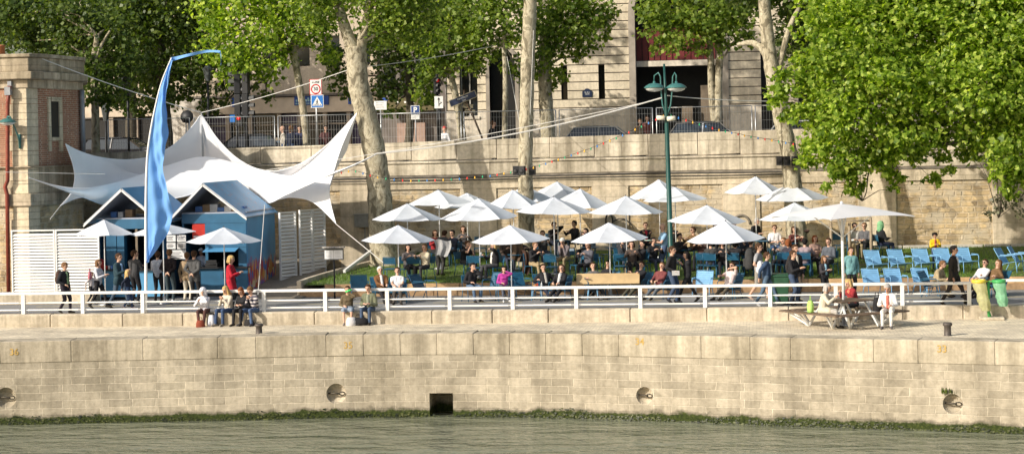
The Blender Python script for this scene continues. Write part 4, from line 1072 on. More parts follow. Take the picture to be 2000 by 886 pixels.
for u_ in UMB: umbrella(*u_)
umbrella(203, 430, 143, 262, 459, 3.6, 'white umbrella at the left end of the kiosk counter', None, 'white umbrellas at the kiosks')
umbrella(318, 436, 250, 381, 456, 4.0, 'white umbrella behind the blue feather flag', None, 'white umbrellas at the kiosks')
umbrella(437, 445, 366, 512, 473, 3.4, 'white umbrella over the woman in the red coat', None, 'white umbrellas at the kiosks')

# ---- picnic table with the big square parasol, on the quay platform
PT = Vector((S(1648, -1.75, .2), -1.75, PZ))
prz = R(38)
tabwood = M('table_wood', (.155, .105, .07), .6, 0, .3, 4)
whitem = M('white_tube', (.72, .72, .70), .4, 0, .1)
root = thing('picnic_table', 'brown square picnic table with attached benches and white metal legs', 'picnic table', PT, prz)
mb = MB()
for k in range(5): y = -.56+.235*k; mb.bbox(-.66, .66, y-.1, y+.1, .74, .775)
mb.build('tabletop', tabwood, root, None, .008)
for k in range(4):
    a = k*math.pi/2; mrot = Matrix.Rotation(a, 4, 'Z')
    mb = MB(); 
    for q in range(2): mb.bbox(-1.3+.25*q, 1.3-.25*q, -1.42+.235*q, -1.2+.235*q, .42, .455)
    o = mb.build('bench', tabwood, root, None, .008); o.data.transform(mrot)
    for s in (-1, 1):
        mb = MB(); mb.bar((s*.95, -1.3, .40), (s*.55, -.9, .02), .05, .05); mb.bar((s*.62, -1.2, .40), (s*.55, -.9, .02), .05, .05); mb.bar((s*.55, -.9, .02), (s*.45, -.42, .72), .05, .05); mb.bar((s*.95, -1.3, .41), (s*.45, -.42, .41), .04, .03)
        o = mb.build('leg', whitem, root); o.data.transform(mrot)
PTp = PT
ap = T(1645, 398, -1.75); zc = ap.z
root = thing('square_parasol', 'big square white parasol over the picnic table', 'parasol', (PT.x, PT.y, PZ), R(34)); 
H = zc-PZ
half = 1.55
rows = []
NS = 10
for j in range(9):
    u = j/8; row = []
    cs = [(1, 1), (-1, 1), (-1, -1), (1, -1)]
    for k in range(4):
        a = Vector((*cs[k], 0)); e = Vector((*cs[(k+1) % 4], 0))
        for q in range(NS):
            f_ = q/NS; p = a+(e-a)*f_; w_ = 4*f_*(1-f_); p = p*half*max(u, .02)*(1-.05*w_*u)
            row.append(Vector((p.x, p.y, H-.38*u**1.2+.06*w_*u)))
    rows.append(row)
mb = MB(); mb.grid(rows, 0, False, True); cn = mb.build('canopy', M('parasol_canvas', (.80, .80, .81), .7, 0, .04, 2, trans=.25), root)
mb = MB(); rows = [[Vector((v.x*.2, v.y*.2, H-.02+(v.z-H)*.25)) for v in r] for r in rows]; mb.grid(rows, 0, False, True); mb.lathe([(.04, -.02), (.05, .06), (0, .09)], 8, (0, 0, H)); mb.build('vent', MATS['parasol_canvas'], root)
mb = MB(); mb.tube([(0, 0, .0), (0, 0, H-.05)], .045, 10); mb.build('pole', whitem, root)
for k in range(4):
    a = math.pi/4+k*math.pi/2; d_ = Vector((math.cos(a), math.sin(a), 0))
    mb = MB(); mb.bar(Vector((0, 0, H-1.0)), d_*.95+UP*(H-.30), .045, .03); mb.build('strut', whitem, root)
    mb = MB(); mb.bar(Vector((0, 0, H-.06)), d_*half*1.37+UP*(H-.40), .035, .03); mb.build('rib', whitem, root)
mb = MB(); mb.lathe([(.3, 0), (.3, .06), (.07, .1), (.06, .35), (0, .35)], 16); mb.build('base', steel, root)

# ================================================================ CHAIRS AND TABLES
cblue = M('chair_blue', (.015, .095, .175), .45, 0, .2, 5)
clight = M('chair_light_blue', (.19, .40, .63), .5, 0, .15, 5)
def slats(mb, P0, P1, W0, W1, n, th=.014, gap=.22):
    """n slats along the line P0->P1 (in the y-z plane), running in x"""
    P0 = Vector(P0); P1 = Vector(P1); d = (P1-P0); L = d.length; d = d/L; nrm = Vector((0, -d.z, d.y)); pit = L/n
    m3 = Matrix((Vector((1, 0, 0)), d, nrm)).transposed()
    for k in range(n):
        c = P0+d*(pit*(k+.5)); w_ = W0+(W1-W0)*(k+.5)/n
        mb.box(c, (w_, pit*(1-gap), th), 0, m3)
def chair_proto(kind, mat):
    """faces -y; origin on the ground"""
    root = thing('chair', 'x', 'chair')
    if kind == 'low':       # low reclined armchair
        sh, sb, bt, w_ = .40, .30, .80, .56
        seat0, seat1 = (0, -.30, sh), (0, .22, sb); b0, b1 = (0, .22, sb+.02), (0, .50, bt)
    else:
        sh, sb, bt, w_ = .45, .44, .84, .44
        seat0, seat1 = (0, -.22, sh), (0, .20, sb); b0, b1 = (0, .21, .62), (0, .27, bt)
    mb = MB(); slats(mb, seat0, seat1, w_, w_, 7 if kind == 'low' else 6, .014, .10); mb.build('seat', mat, root)
    mb = MB(); slats(mb, b0, b1, w_-.03, w_-.03, 7 if kind == 'low' else 3, .014, .10)
    for s in (-1, 1): mb.tube([(s*w_/2, seat1[1]-.01, sb), (s*w_/2, b1[1], b1[2]+.02)], .013, 6)
    mb.tube([(-w_/2, b1[1], b1[2]+.02), (w_/2, b1[1], b1[2]+.02)], .013, 6)
    mb.build('backrest', mat, root)
    for s in (-1, 1):
        x = s*w_/2
        mb = MB(); mb.tube([(x, seat0[1]+.02, sh), (x*1.04, seat0[1]-.03, 0)], .014, 6); mb.build('leg', mat, root)
        mb = MB(); mb.tube([(x, seat1[1]-.04, sb), (x*1.04, .34 if kind == 'low' else .26, 0)], .014, 6); mb.build('leg', mat, root)
        if kind == 'low':
            mb = MB(); mb.tube([(x*1.05, seat0[1]+.02, sh), (x*1.08, seat0[1]+.04, .56), (x*1.1, seat0[1]+.14, .60), (x*1.1, .28, .56), (x*1.02, .36, .56)], .013, 6); mb.bbox(min(x*1.02, x*1.18), max(x*1.02, x*1.18), seat0[1]+.12, .26, .60, .622); mb.build('armrest', mat, root)
    for yy_, zz_ in ((seat0[1]+.02, sh-.02), (seat1[1]-.04, sb-.02)): mb = MB(); mb.tube([(-w_/2, yy_, zz_), (w_/2, yy_, zz_)], .012, 6); mb.build('stretcher', mat, root)
    return root
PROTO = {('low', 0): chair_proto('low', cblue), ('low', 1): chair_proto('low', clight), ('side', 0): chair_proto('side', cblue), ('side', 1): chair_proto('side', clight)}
USED = set()
def chair(kind, lite, loc, rz, label, group):
    k = (kind, lite); p = PROTO[k]
    o = p if k not in USED else copy_tree(p)
    USED.add(k); o.location = loc; o.rotation_euler = (0, 0, rz); tag(o, label, 'chair', group); return o
def table_proto(mat, r=.35, h=.72, sq=False):
    root = thing('table', 'x', 'table')
    mb = MB()
    if sq: mb.bbox(-r, r, -r, r, h, h+.02)
    else: mb.lathe([(0, h), (r, h), (r+.008, h+.01), (r, h+.022), (0, h+.022)], 20)
    mb.build('tabletop', mat, root, None, .004)
    for k in range(4):
        a = math.pi/4+k*math.pi/2; mb = MB(); mb.tube([(math.cos(a)*r*.75, math.sin(a)*r*.75, h), (math.cos(a)*r*.95, math.sin(a)*r*.95, 0)], .013, 6); mb.build('leg', mat, root)
    mb = MB(); mb.tube([(math.cos(a)*r*.7, math.sin(a)*r*.7, h-.03) for a in np.linspace(0, 2*math.pi, 13)], .01, 5); mb.build('apron', mat, root)
    return root
TPROTO = {0: table_proto(cblue), 1: table_proto(clight, .27, .40, True)}
TUSED = set()
def table(k, loc, label, group, rz=0):
    o = TPROTO[k] if k not in TUSED else copy_tree(TPROTO[k]); TUSED.add(k); o.location = loc; o.rotation_euler = (0, 0, rz); tag(o, label, 'table', group); return o

# slanted wooden board by the road
p0, p1 = T(1127, 546, 4.6), T(1250, 546, 4.6)
root = thing('wooden_board', 'slanted pale plywood board on short legs at the terrace front', 'board', ((p0.x+p1.x)/2, 4.4, 0)); L = p1.x-p0.x
mb = MB(); mrx = Matrix.Rotation(R(52), 3, 'X'); mb.box((0, .0, .66), (L, .42, .03), 0, mrx); mb.build('panel', M('plywood', (.46, .33, .17), .7, 0, .2, 3), root, None, .004)
for x in (-L*.36, 0, L*.36):
    mb = MB(); mb.tube([(x, .05, .64), (x, .1, .0)], .02, 6); mb.tube([(x, .03, .5), (x, -.18, .4)], .015, 6); mb.build('leg', steel, root)

# bollards, waste bag stand, wheelie bin, menu stand, electric box
bol = M('bollard_iron', (.10, .085, .075), .6, .3, .3, 20)
for px, py, h_, lab in ((506, 651, .30, 'short rusty mooring bollard near the seated striped jumper man'), (1851, 655, .37, 'rusty mooring bollard on the cobbles at the right')):
    p = G(px, py, PZ); mb = MB(); mb.lathe([(.12, 0), (.10, .02), (.095, h_*.7), (.13, h_*.78), (.135, h_*.9), (.11, h_), (0, h_)], 16, p)
    tag(mb.build('bollard', bol, None, p), lab, 'bollard')
sg = M('stand_green', (.06, .36, .10), .45, 0, .15)
p = Vector((S(1933, -.35, PZ), -.35, PZ)); root = thing('waste_bag_stand', 'bright green waste bag stand holding yellow and green bags', 'waste stand', p); O = p
mb = MB(); mb.bbox(p.x-.3, p.x+.42, p.y-.2, p.y+.25, PZ, PZ+.09); mb.build('base', mat_kerb, root, O, .02)
mb = MB(); tp = T(1931, 548, -.35); mb.tube([p+UP*.09, p+UP*.3+Vector((-.04, 0, 0)), Vector((tp.x, p.y, tp.z))], [.06, .04, .04], 10); mb.build('post', sg, root, O)
bagm = {'yellow': M('yellow_bag', (.80, .78, .48), .3, 0, .2, 9, .5, 14, trans=.6), 'green': M('green_bag', (.46, .80, .56), .3, 0, .2, 9, .5, 14, trans=.6)}
for nm, px0, px1, pyt, pyb, ringm in (('yellow', 1898, 1926, 549, 606, M('ring_yellow', (.70, .55, .06), .4)), ('green', 1938, 1964, 549, 597, sg)):
    a = T(px0, pyt, -.45); e = T(px1, pyt, -.45); c = (a+e)/2; r_ = (e.x-a.x)/2*.9; zb_ = T(px0, pyb, -.45).z
    mb = MB(); mb.lathe([(r_, -.05), (r_+.03, -.03), (r_+.03, .05), (r_-.02, .05), (r_-.02, -.03), (r_, -.05)], 20, c, 0, None, True, False); mb.bar(c+Vector((r_ if c.x < tp.x else -r_, 0, 0)), Vector((tp.x, p.y, c.z)), .04, .03); mb.build('bag_ring', ringm, root, O)
    rows = []
    for j, u in enumerate(np.linspace(0, 1, 14)):
        row = []; z = c.z-.01+(zb_-c.z)*u; rr = r_*(1-.2*u-.12*u**3)*(1+.08*math.sin(u*11))
        for k in range(24):
            t_ = 2*math.pi*k/24; q = rr*(1+.22*math.sin(k*2.1+u*6)*u+.12*math.sin(k*1.3-j*.9)+.08*math.sin(k*5+j))
            row.append(Vector((c.x+(.20*u if nm == 'yellow' else .12*u)+q*math.cos(t_), c.y+q*math.sin(t_), z)))
        rows.append(row)
    mb = MB(); mb.grid(rows, 0, True, True); mb.add(rows[-1], [tuple(range(24))]); mb.build(nm+'_bag', bagm[nm], root, O)
bt_ = 1.3; p = Vector((S(1524, bt_, 0), bt_, 0)); root = thing('wheelie_bin', 'dark green wheelie bin standing on the road behind the railing', 'bin', p); O = p
bg_ = M('bin_green', (.025, .085, .045), .5, 0, .2)
mb = MB(); V = []; 
for z, a, e in ((.1, .24, .26), (.9, .30, .34)): V += [(-a, -e, z), (a, -e, z), (a, e, z), (-a, e, z)]
mb.add(V, [(0, 3, 2, 1), (4, 5, 6, 7), (0, 1, 5, 4), (1, 2, 6, 5), (2, 3, 7, 6), (3, 0, 4, 7)]); mb.build('body', bg_, root, None, .02)
mb = MB(); mb.bbox(-.33, .33, -.37, .38, .905, .96); mb.bbox(-.27, .27, -.3, .3, .96, .99); mb.build('lid', bg_, root, None, .02)
for s in (-1, 1): mb = MB(); mb.tube([(s*.22, .3, .1), (s*.28, .3, .1)], .1, 14); mb.build('wheel', black, root)
mb = MB(); mb.tube([(-.25, .42, .9), (.25, .42, .9)], .02, 6); mb.build('handle', black, root)
p = Vector((S(654, 4.8, 0), 4.8, 0)); root = thing('menu_stand', 'black menu stand with two white pages at the lawn kerb', 'menu stand', p); zt_ = T(651, 495, 4.8).z
mb = MB(); mb.tube([(0, 0, 0), (0, 0, zt_)], .03, 8); mb.lathe([(.2, 0), (.2, .03), (.03, .06)], 14); mb.build('post', black, root)
mb = MB(); mb.bbox(-.34, .34, -.03, .03, zt_-.22, zt_+.2); mb.build('backboard', M('board_grey', (.12, .12, .11), .6), root, None, .004)
for s in (-1, 1): mb = MB(); mb.bbox(-.155+s*.16, .155+s*.16, -.038, -.031, zt_-.18, zt_+.12); pg = mb.build('page', menu_w, root); q = MB(); [q.bbox(-.11+s*.16, .07+s*.16+.02*(i % 3), -.043, -.039, zt_+.06-.045*i, zt_+.072-.045*i) for i in range(5)]; q.build('text_lines', M('faint_ink', (.45, .45, .45), .7), pg)
mb = MB(); mb.bbox(-.38, .38, -.16, .08, zt_+.2, zt_+.24); mb.build('canopy', M('board_pale', (.5, .47, .42), .6), root)
textobj('lettering', 'MENU', .09, ink, root, (0, -.165, zt_+.215), .004)
p = T(708, 432, 14.6); mb = MB(); mb.bbox(p.x-.28, p.x+.28, 14.35, 14.93, p.z-.22, p.z+.26); mb.bbox(p.x-.31, p.x+.31, 14.3, 14.92, p.z+.262, p.z+.3)
for k in range(5): mb.bbox(p.x-.24+.11*k, p.x-.18+.11*k, 14.34, 14.349, p.z-.2, p.z+.24)
mb.tube([(p.x+.08, 14.6, p.z-.22), (p.x+.1, 14.6, .9)], .03, 6)
tag(mb.build('electric_box', M('box_grey', (.30, .29, .26), .7), None, Vector((p.x, 14.6, .9)), .006), 'grey electric cabinet on a post by the forked tree', 'cabinet')
mb = MB(); a = T(672, 512, 9); e = T(722, 488, 11); mb.bar(Vector((a.x, 9, ground(0, 9)+.1)), Vector((e.x, 11.5, ground(0, 11.5)+.55)), .1, .1); tag(mb.build('pole_on_lawn', whitem, None, a), 'white pole lying propped on the lawn by the forked tree', 'pole')
# tree guard stakes near the wall on the right
for px, py0, py1, t, lab in ((1624, 435, 505, 10.2, 'left'), (1660, 435, 490, 11.2, 'middle'), (1702, 425, 508, 10.2, 'right')):
    p = Vector((S(px, t, 1), t, ground(0, t))); mb = MB(); zt_ = T(px, py0, t).z; mb.tube([p, Vector((p.x, t, zt_))], [.06, .05], 8); mb.tube([Vector((p.x, t, zt_)), Vector((p.x, t, zt_+.02))], [.05, .03], 8)
    if lab == 'right': mb.tube([Vector((p.x, t, zt_-.1)), Vector((S(1624, 10.2, 2), t, zt_-.1))], .035, 6)
    tag(mb.build('stake', M('stake_wood', (.33, .26, .18), .85, 0, .3), None, p), lab+' wooden stake of the tree guard behind the square parasol', 'stake')
# ================================================================ TREES
bark, nt, b, out = nodes_new('plane_bark')
v = worldcoord(nt, (1, 1, .55)); f = noise(nt, 4.2, 3, v, .5, 1.2); f2 = noise(nt, 16, 4, worldcoord(nt, (1, 1, .5)), .7)
c = ramp(nt, f, [(.40, (.17, .145, .095)), (.43, (.33, .285, .20)), (.52, (.36, .315, .22)), (.545, (.47, .42, .31)), (.62, (.44, .39, .28)), (.64, (.25, .22, .15))])
c = mixc(nt, .5, c, mixc(nt, 1, c, ramp(nt, f2, [(.3, (.55, .55, .55)), (.65, (1.2, 1.2, 1.15))]), 'MULTIPLY'))
nt.links.new(c, b.inputs['Base Color']); b.inputs['Roughness'].default_value = .85; bump(nt, b, f2, .5, .03)
bark_d = M('dark_bark', (.10, .085, .06), .9, 0, .4, 8, .4)
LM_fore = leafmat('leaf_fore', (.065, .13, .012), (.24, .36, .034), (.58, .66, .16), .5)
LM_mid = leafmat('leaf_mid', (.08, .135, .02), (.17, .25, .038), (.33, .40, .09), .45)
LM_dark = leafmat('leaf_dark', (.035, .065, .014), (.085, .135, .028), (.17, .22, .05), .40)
def leaves(C, Rr, dens, size, lobes=False, squash=.85, droop=.25):
    """leaf faces scattered through spheres; returns vertices (n,4,3)"""
    out_ = []
    div, spr = (26, .19) if lobes else (14, .16)
    for c, r in zip(C, Rr):
        n = max(10, int(dens*r**2*(1 if r < 1.5 else 1.15)))
        # twigs: leaves gather in tufts
        nt_ = max(4, n//div)
        d = nprng.normal(size=(nt_, 3)); d /= np.linalg.norm(d, axis=1, keepdims=True)
        rad = r*nprng.random(nt_)**.42
        tc = np.array(c)+d*rad[:, None]*np.array([1, 1, squash])
        k = nprng.integers(0, nt_, n)
        p = tc[k]+nprng.normal(size=(n, 3))*np.array([1, 1, .75])*(spr*min(1.4, r)+.05)
        nrm = nprng.normal(size=(n, 3))*.75+d[k]*.5+np.array([0, -.15, .75])
        nrm /= np.linalg.norm(nrm, axis=1, keepdims=True)
        a = np.cross(nrm, nprng.normal(size=(n, 3))); a /= np.linalg.norm(a, axis=1, keepdims=True)
        a[:, 2] -= droop; a /= np.linalg.norm(a, axis=1, keepdims=True)
        bb = np.cross(nrm, a); bb /= np.linalg.norm(bb, axis=1, keepdims=True)
        s = size*nprng.uniform(.6, 1.25, n)[:, None]
        fold = nrm*s*nprng.uniform(-.15, .22, n)[:, None]
        if lobes:
            # five pointed plane leaf from three kites
            for ang, L, w_ in ((0, 1.0, .32), (.95, .78, .26), (-.95, .78, .26)):
                dirv = a*math.cos(ang)+bb*math.sin(ang); per = -a*math.sin(ang)+bb*math.cos(ang)
                base = p-a*s*.1
                out_.append(np.stack([base, base+dirv*s*L*.55+per*s*w_+fold, base+dirv*s*L, base+dirv*s*L*.55-per*s*w_+fold], 1))
        else:
            out_.append(np.stack([p, p+a*s*.45+bb*s*.46+fold, p+a*s, p+a*s*.5-bb*s*.46+fold], 1))
    return np.concatenate(out_)
def crown(parent, name, clumps, mat, dens, size, lobes=False, **kw):
    C = [tuple(T(px, py, t)) for px, py, t, r in clumps]; Rr = [r*mpp(t) for px, py, t, r in clumps]
    V = leaves(C, Rr, dens, size, lobes, **kw).reshape(-1, 3)-np.array(parent.location)
    o = bpy.data.objects.new(name, mesh_np(name, V, np.arange(len(V)).reshape(-1, 4), mat)); link(o, parent); return o, C
def limb(mb, pts, radii, n=10, wob=.0):
    P = [Vector(p) for p in pts]; res = []; rr = []
    m = 6
    for i in range(len(P)-1):
        p0, p1, p2, p3 = P[max(i-1, 0)], P[i], P[i+1], P[min(i+2, len(P)-1)]
        for k in range(m):
            f_ = k/m
            res.append(.5*((2*p1)+(p2-p0)*f_+(2*p0-5*p1+4*p2-p3)*f_*f_+(3*p1-p0-3*p2+p3)*f_**3))
            r_ = radii[i]+(radii[i+1]-radii[i])*f_; rr.append(r_*(1+wob*math.sin(i*7+k*2.3+p1.x)))
    res.append(P[-1]); rr.append(radii[-1]); mb.tube(res, rr, n)
def tree(label, base_px, trunk, radii, limbs, clumps, lm, dens, size, lobes=False, zbase=None, group=None, bk=None, crownkw={}, shade_clumps=0):
    t0 = trunk[0][2]; 
    pts = [T(*q) for q in trunk]
    zb_ = zbase if zbase is not None else ground(0, t0)
    base = Vector((S(base_px, t0, zb_), t0, zb_))
    root = thing('plane_tree', label, 'tree', base, 0, group)
    mb = MB(); limb(mb, [base-UP*.1, base+UP*.15]+pts, [radii[0]*1.45, radii[0]*1.15]+list(radii), 14, .05)
    for L in limbs:
        lp = [T(*q) for q in L[0]]; limb(mb, lp, L[1], 10, .04)
    kw = dict(crownkw)
    mb2 = mb
    if clumps:
        o, C = crown(root, 'crown', clumps, lm, dens, size, lobes, **kw)
        # twigs from trunk top into the clumps
        srcs = [pts[-1], pts[max(0, len(pts)-2)]]+[T(*L[0][-1]) for L in limbs]
        for c in C:
            c = Vector(c); s = min(srcs, key=lambda q: (q-c).length)
            mid_ = (s+c)/2+Vector((0, 0, .12*(s-c).length)); r0 = min(.08, radii[-1]*.6) if not lobes else .022
            mb2.tube([s, mid_, c], [r0, r0*.6, r0*.25], 6)
    if shade_clumps:  # unseen leaf clumps above the view, added to cast dappled shade on the buildings
        hc_ = [(base_px+rnd.uniform(-170, 170), rnd.uniform(-430, -110), t0+rnd.uniform(-1.5, 1.5), rnd.uniform(60, 105)) for _ in range(shade_clumps)]
        crown(root, 'crown', hc_, lm, 120, .30)
    mb.build('trunk', bk or bark, root, base)
    return root
# T1 forked plane in front of the wall
tree('big forked plane tree between the tent and the umbrellas', 752,
     [(745, 430, 11.6), (738, 345, 11.6), (728, 280, 11.6), (712, 215, 11.6), (700, 165, 11.6), (697, 120, 11.6), (694, 92, 11.6)], [.50, .44, .43, .41, .40, .40, .42],
     [([(696, 110, 11.6), (680, 72, 11.6), (668, 35, 11.7), (655, -10, 11.8), (640, -60, 11.8)], [.27, .24, .20, .17, .13]),
      ([(698, 110, 11.6), (708, 75, 11.7), (716, 40, 11.8), (730, -20, 12), (745, -70, 12)], [.25, .21, .18, .15, .11])],
     [(752, 20, 11.2, 55), (790, 60, 12, 45), (735, -30, 11.8, 70), (810, 0, 12, 70), (612, 25, 11.2, 44), (620, -30, 11.5, 70), (770, -70, 11, 90), (745, 70, 12, 30)],
     LM_mid, 700, .17)
tree('straight smooth plane tree trunk with black speakers in the middle', 1027, [(1028, 420, 10.8), (1026, 330, 10.8), (1028, 230, 10.8), (1031, 120, 10.8), (1035, 20, 10.8), (1037, -40, 10.8)], [.30, .27, .265, .26, .25, .24],
     [], [(1000, -60, 11, 60), (1080, -60, 11, 60)], LM_mid, 500, .17)
tree('leaning plane tree with black speakers right of the lamp post', 1562, [(1553, 430, 11), (1546, 340, 11), (1537, 280, 11), (1522, 210, 11), (1508, 140, 11), (1500, 80, 11), (1493, 10, 11), (1488, -50, 11)], [.36, .33, .31, .30, .27, .25, .22, .2],
     [([(1506, 130, 11), (1492, 100, 11), (1470, 84, 11.2), (1440, 88, 11.4)], [.16, .14, .11, .07]), ([(1515, 160, 11), (1540, 60, 11.2), (1570, 0, 11.5)], [.12, .1, .08])],
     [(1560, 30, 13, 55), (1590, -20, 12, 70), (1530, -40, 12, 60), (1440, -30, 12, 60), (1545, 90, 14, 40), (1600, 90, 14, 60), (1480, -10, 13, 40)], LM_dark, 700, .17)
# foreground plane at the right
FG = [(1622, 55, 7.5, 58), (1596, 125, 7, 50), (1520, 188, 6.8, 24), (1506, 196, 6.8, 12), (1530, 150, 6.8, 20), (1568, 172, 6.8, 42), (1552, 215, 7, 28), (1590, 240, 7, 46), (1605, 295, 7, 42), (1650, 40, 8, 75), (1650, 130, 7, 80), (1650, 215, 6.5, 75), (1660, 285, 7, 55),
      (1625, 340, 7, 28), (1612, 362, 7, 14), (1680, 340, 7.2, 32), (1668, 372, 7.2, 14), (1720, 60, 7.5, 90), (1720, 160, 6.5, 80), (1730, 245, 7, 70), (1722, 305, 7.4, 42), (1745, 345, 7.4, 22), (1748, 368, 7.4, 10), (1790, 40, 8, 90), (1800, 150, 7, 85), (1795, 240, 7.5, 65), (1790, 300, 8, 30), (1815, 345, 8, 16),
      (1860, 60, 7.5, 95), (1870, 165, 6.5, 80), (1875, 255, 7.4, 48), (1930, 60, 7.5, 95), (1940, 170, 6.5, 85), (1945, 255, 6.8, 62), (1990, 120, 7, 90), (1985, 230, 6.5, 70), (1975, 310, 6.6, 46), (1960, 350, 6.8, 26), (1965, 378, 6.8, 14), (2030, 180, 7, 90), (2030, 300, 7, 60), (2110, 60, 8, 95), (2110, -50, 8, 100), (2170, 120, 8, 80), (2080, 190, 8, 70), (1690, -20, 8, 90), (1820, -30, 8, 100), (1950, -30, 8, 100), (1606, 5, 9, 40), (1700, 110, 9, 60), (1850, 310, 8, 26), (1905, 300, 8, 28)]
fgt = tree('big sunlit plane tree crown hanging over the quay at the right', 2110, [(2110, 400, 8), (2105, 250, 8), (2095, 120, 8), (2080, 0, 8), (2070, -60, 8)], [.42, .38, .34, .30, .24],
     [([(2098, 150, 8), (2000, 120, 7.4), (1900, 110, 7.2), (1780, 130, 7.2), (1660, 180, 7), (1600, 230, 7)], [.2, .16, .13, .10, .07, .04]), ([(2095, 200, 8), (2020, 230, 7), (1940, 260, 7), (1850, 280, 7.6), (1740, 290, 7.4)], [.16, .12, .09, .06, .03]),
      ([(2085, 60, 8), (1980, 20, 8), (1860, 20, 8), (1740, 20, 8), (1640, 60, 8)], [.18, .15, .12, .09, .05]), ([(1740, 300, 7.4), (1700, 330, 7.4), (1692, 375, 7.4), (1684, 392, 7.4)], [.04, .03, .02, .015]), ([(2030, 330, 7), (1990, 390, 6.8), (1950, 425, 6.8)], [.03, .02, .012])],
     FG, LM_fore, 600, .185, True, None, None, bark_d)
o, _ = crown(fgt, 'foliage', [(1950, 405, 6.9, 18), (1935, 418, 6.9, 12), (1975, 395, 6.9, 18), (1990, 415, 6.9, 16), (1945, 385, 6.9, 12)], leafmat('leaf_grey', (.06, .065, .035), (.10, .105, .055), (.15, .15, .09), .2), 420, .13); tag(o, 'grey green drooping twig at the right end of the crown')
# street trees
SZB = 4.45
tree('slim street tree with bright foliage beside the zone 30 sign', 604, [(598, 262, 18), (590, 200, 18), (580, 140, 18), (573, 95, 18), (570, 60, 18)], [.16, .15, .15, .16, .13],
     [([(574, 100, 18), (545, 60, 18), (500, 30, 18)], [.1, .08, .05]), ([(572, 80, 18), (610, 40, 18), (650, 10, 18)], [.1, .08, .05])],
     [(430, 40, 17.5, 48), (470, 85, 17.5, 52), (420, 95, 18, 36), (520, 40, 17, 60), (490, 130, 17.5, 36), (550, 95, 17.5, 42), (580, 40, 17, 60), (625, 60, 17.5, 45), (530, 145, 18, 26), (640, 105, 18, 26), (480, -10, 17, 70), (560, -20, 17, 70), (640, 0, 17.5, 55), (445, 150, 18, 22), (410, 10, 18, 45)], LM_fore, 560, .19, False, SZB, shade_clumps=8)
tree('street tree left of the tower with a pale trunk and dark crown', 188, [(187, 262, 17), (186, 215, 17), (184, 175, 17), (183, 120, 17), (190, 70, 17)], [.17, .16, .15, .13, .10],
     [([(184, 120, 17), (200, 85, 17), (215, 60, 17)], [.08, .06, .04])],
     [(185, 185, 16.8, 26), (200, 150, 17, 40), (175, 120, 17, 36), (230, 115, 18, 50), (215, 60, 18, 60), (160, 50, 18, 60), (120, 20, 18, 70), (60, 30, 19, 70), (60, 80, 19, 40), (10, 30, 19, 70), (130, 85, 18, 45), (230, 180, 18, 32), (205, 205, 17.5, 18)], LM_dark, 520, .19, False, SZB, shade_clumps=8)
tree('street tree with wide dark crown behind the blue flag', 328, [(327, 262, 24), (322, 200, 24), (318, 140, 24), (315, 60, 24)], [.24, .22, .20, .15], [],
     [(270, 60, 24, 60), (300, 120, 24, 55), (340, 60, 24, 65), (370, 130, 24, 50), (280, 170, 24, 42), (330, 185, 24, 36), (390, 180, 24.5, 34), (400, 90, 24, 50), (250, 20, 24, 70), (330, -10, 24, 80), (390, 10, 24, 60), (300, 205, 24, 22), (415, 205, 25, 24), (265, 215, 24, 22)], LM_dark, 520, .2, False, SZB, None, bark_d)
tree('small street tree behind the traffic lights', 474, [(474, 262, 26), (473, 220, 26), (468, 180, 26), (470, 130, 26)], [.16, .15, .14, .10],
     [([(470, 180, 26), (445, 150, 26), (425, 140, 26)], [.07, .05, .03]), ([(472, 190, 26), (500, 165, 26), (520, 160, 26)], [.07, .05, .03])],
     [(450, 165, 26, 28), (500, 155, 26, 26), (520, 185, 26, 18), (430, 130, 26, 36), (480, 110, 26, 40), (440, 200, 26, 14)], LM_dark, 430, .19, False, SZB, None, bark_d, shade_clumps=6)
tree('dark street tree behind the forked plane tree', 790, [(800, 262, 27), (800, 180, 27), (795, 100, 27)], [.2, .18, .15], [],
     [(655, 110, 27, 30), (665, 150, 27, 30), (670, 185, 27, 16), (760, 110, 27, 48), (800, 70, 27, 60), (760, 170, 27, 40), (820, 150, 27, 45), (770, 215, 27, 20), (850, 60, 27, 60), (740, 60, 27, 50), (835, 200, 27, 24), (880, 20, 27, 60), (720, 205, 27, 16)], LM_dark, 560, .2, False, SZB, None, bark_d)
tree('leaning street tree behind the tilted nameplate', 905, [(902, 262, 19), (897, 225, 19), (888, 180, 19), (880, 140, 19), (875, 100, 19)], [.17, .16, .15, .13, .10], [],
     [(840, 130, 18.5, 36), (860, 90, 18.5, 42), (825, 175, 18.5, 26), (890, 120, 19, 40), (845, 185, 19, 14), (910, 80, 19, 46), (880, 40, 19, 50), (930, 130, 19, 26), (815, 80, 19, 36)], LM_mid, 560, .19, False, SZB, shade_clumps=7)
tree('slim pale street tree in front of the arched door', 987, [(986, 262, 18.5), (987, 200, 18.5), (987, 140, 18.5), (985, 90, 18.5), (986, 30, 18.5)], [.125, .115, .11, .11, .08],
     [([(987, 95, 18.5), (965, 70, 18.5), (940, 60, 18.5)], [.06, .05, .03]), ([(986, 100, 18.5), (1005, 70, 18.5)], [.06, .04])],
     [(950, 60, 18.5, 46), (975, 20, 18, 50), (1005, 75, 18.5, 40), (950, 110, 19, 30), (1000, 120, 19, 26), (930, 10, 18.5, 60), (1000, -20, 18.5, 60), (1010, 150, 19, 13)], LM_mid, 480, .19, False, SZB, shade_clumps=7)
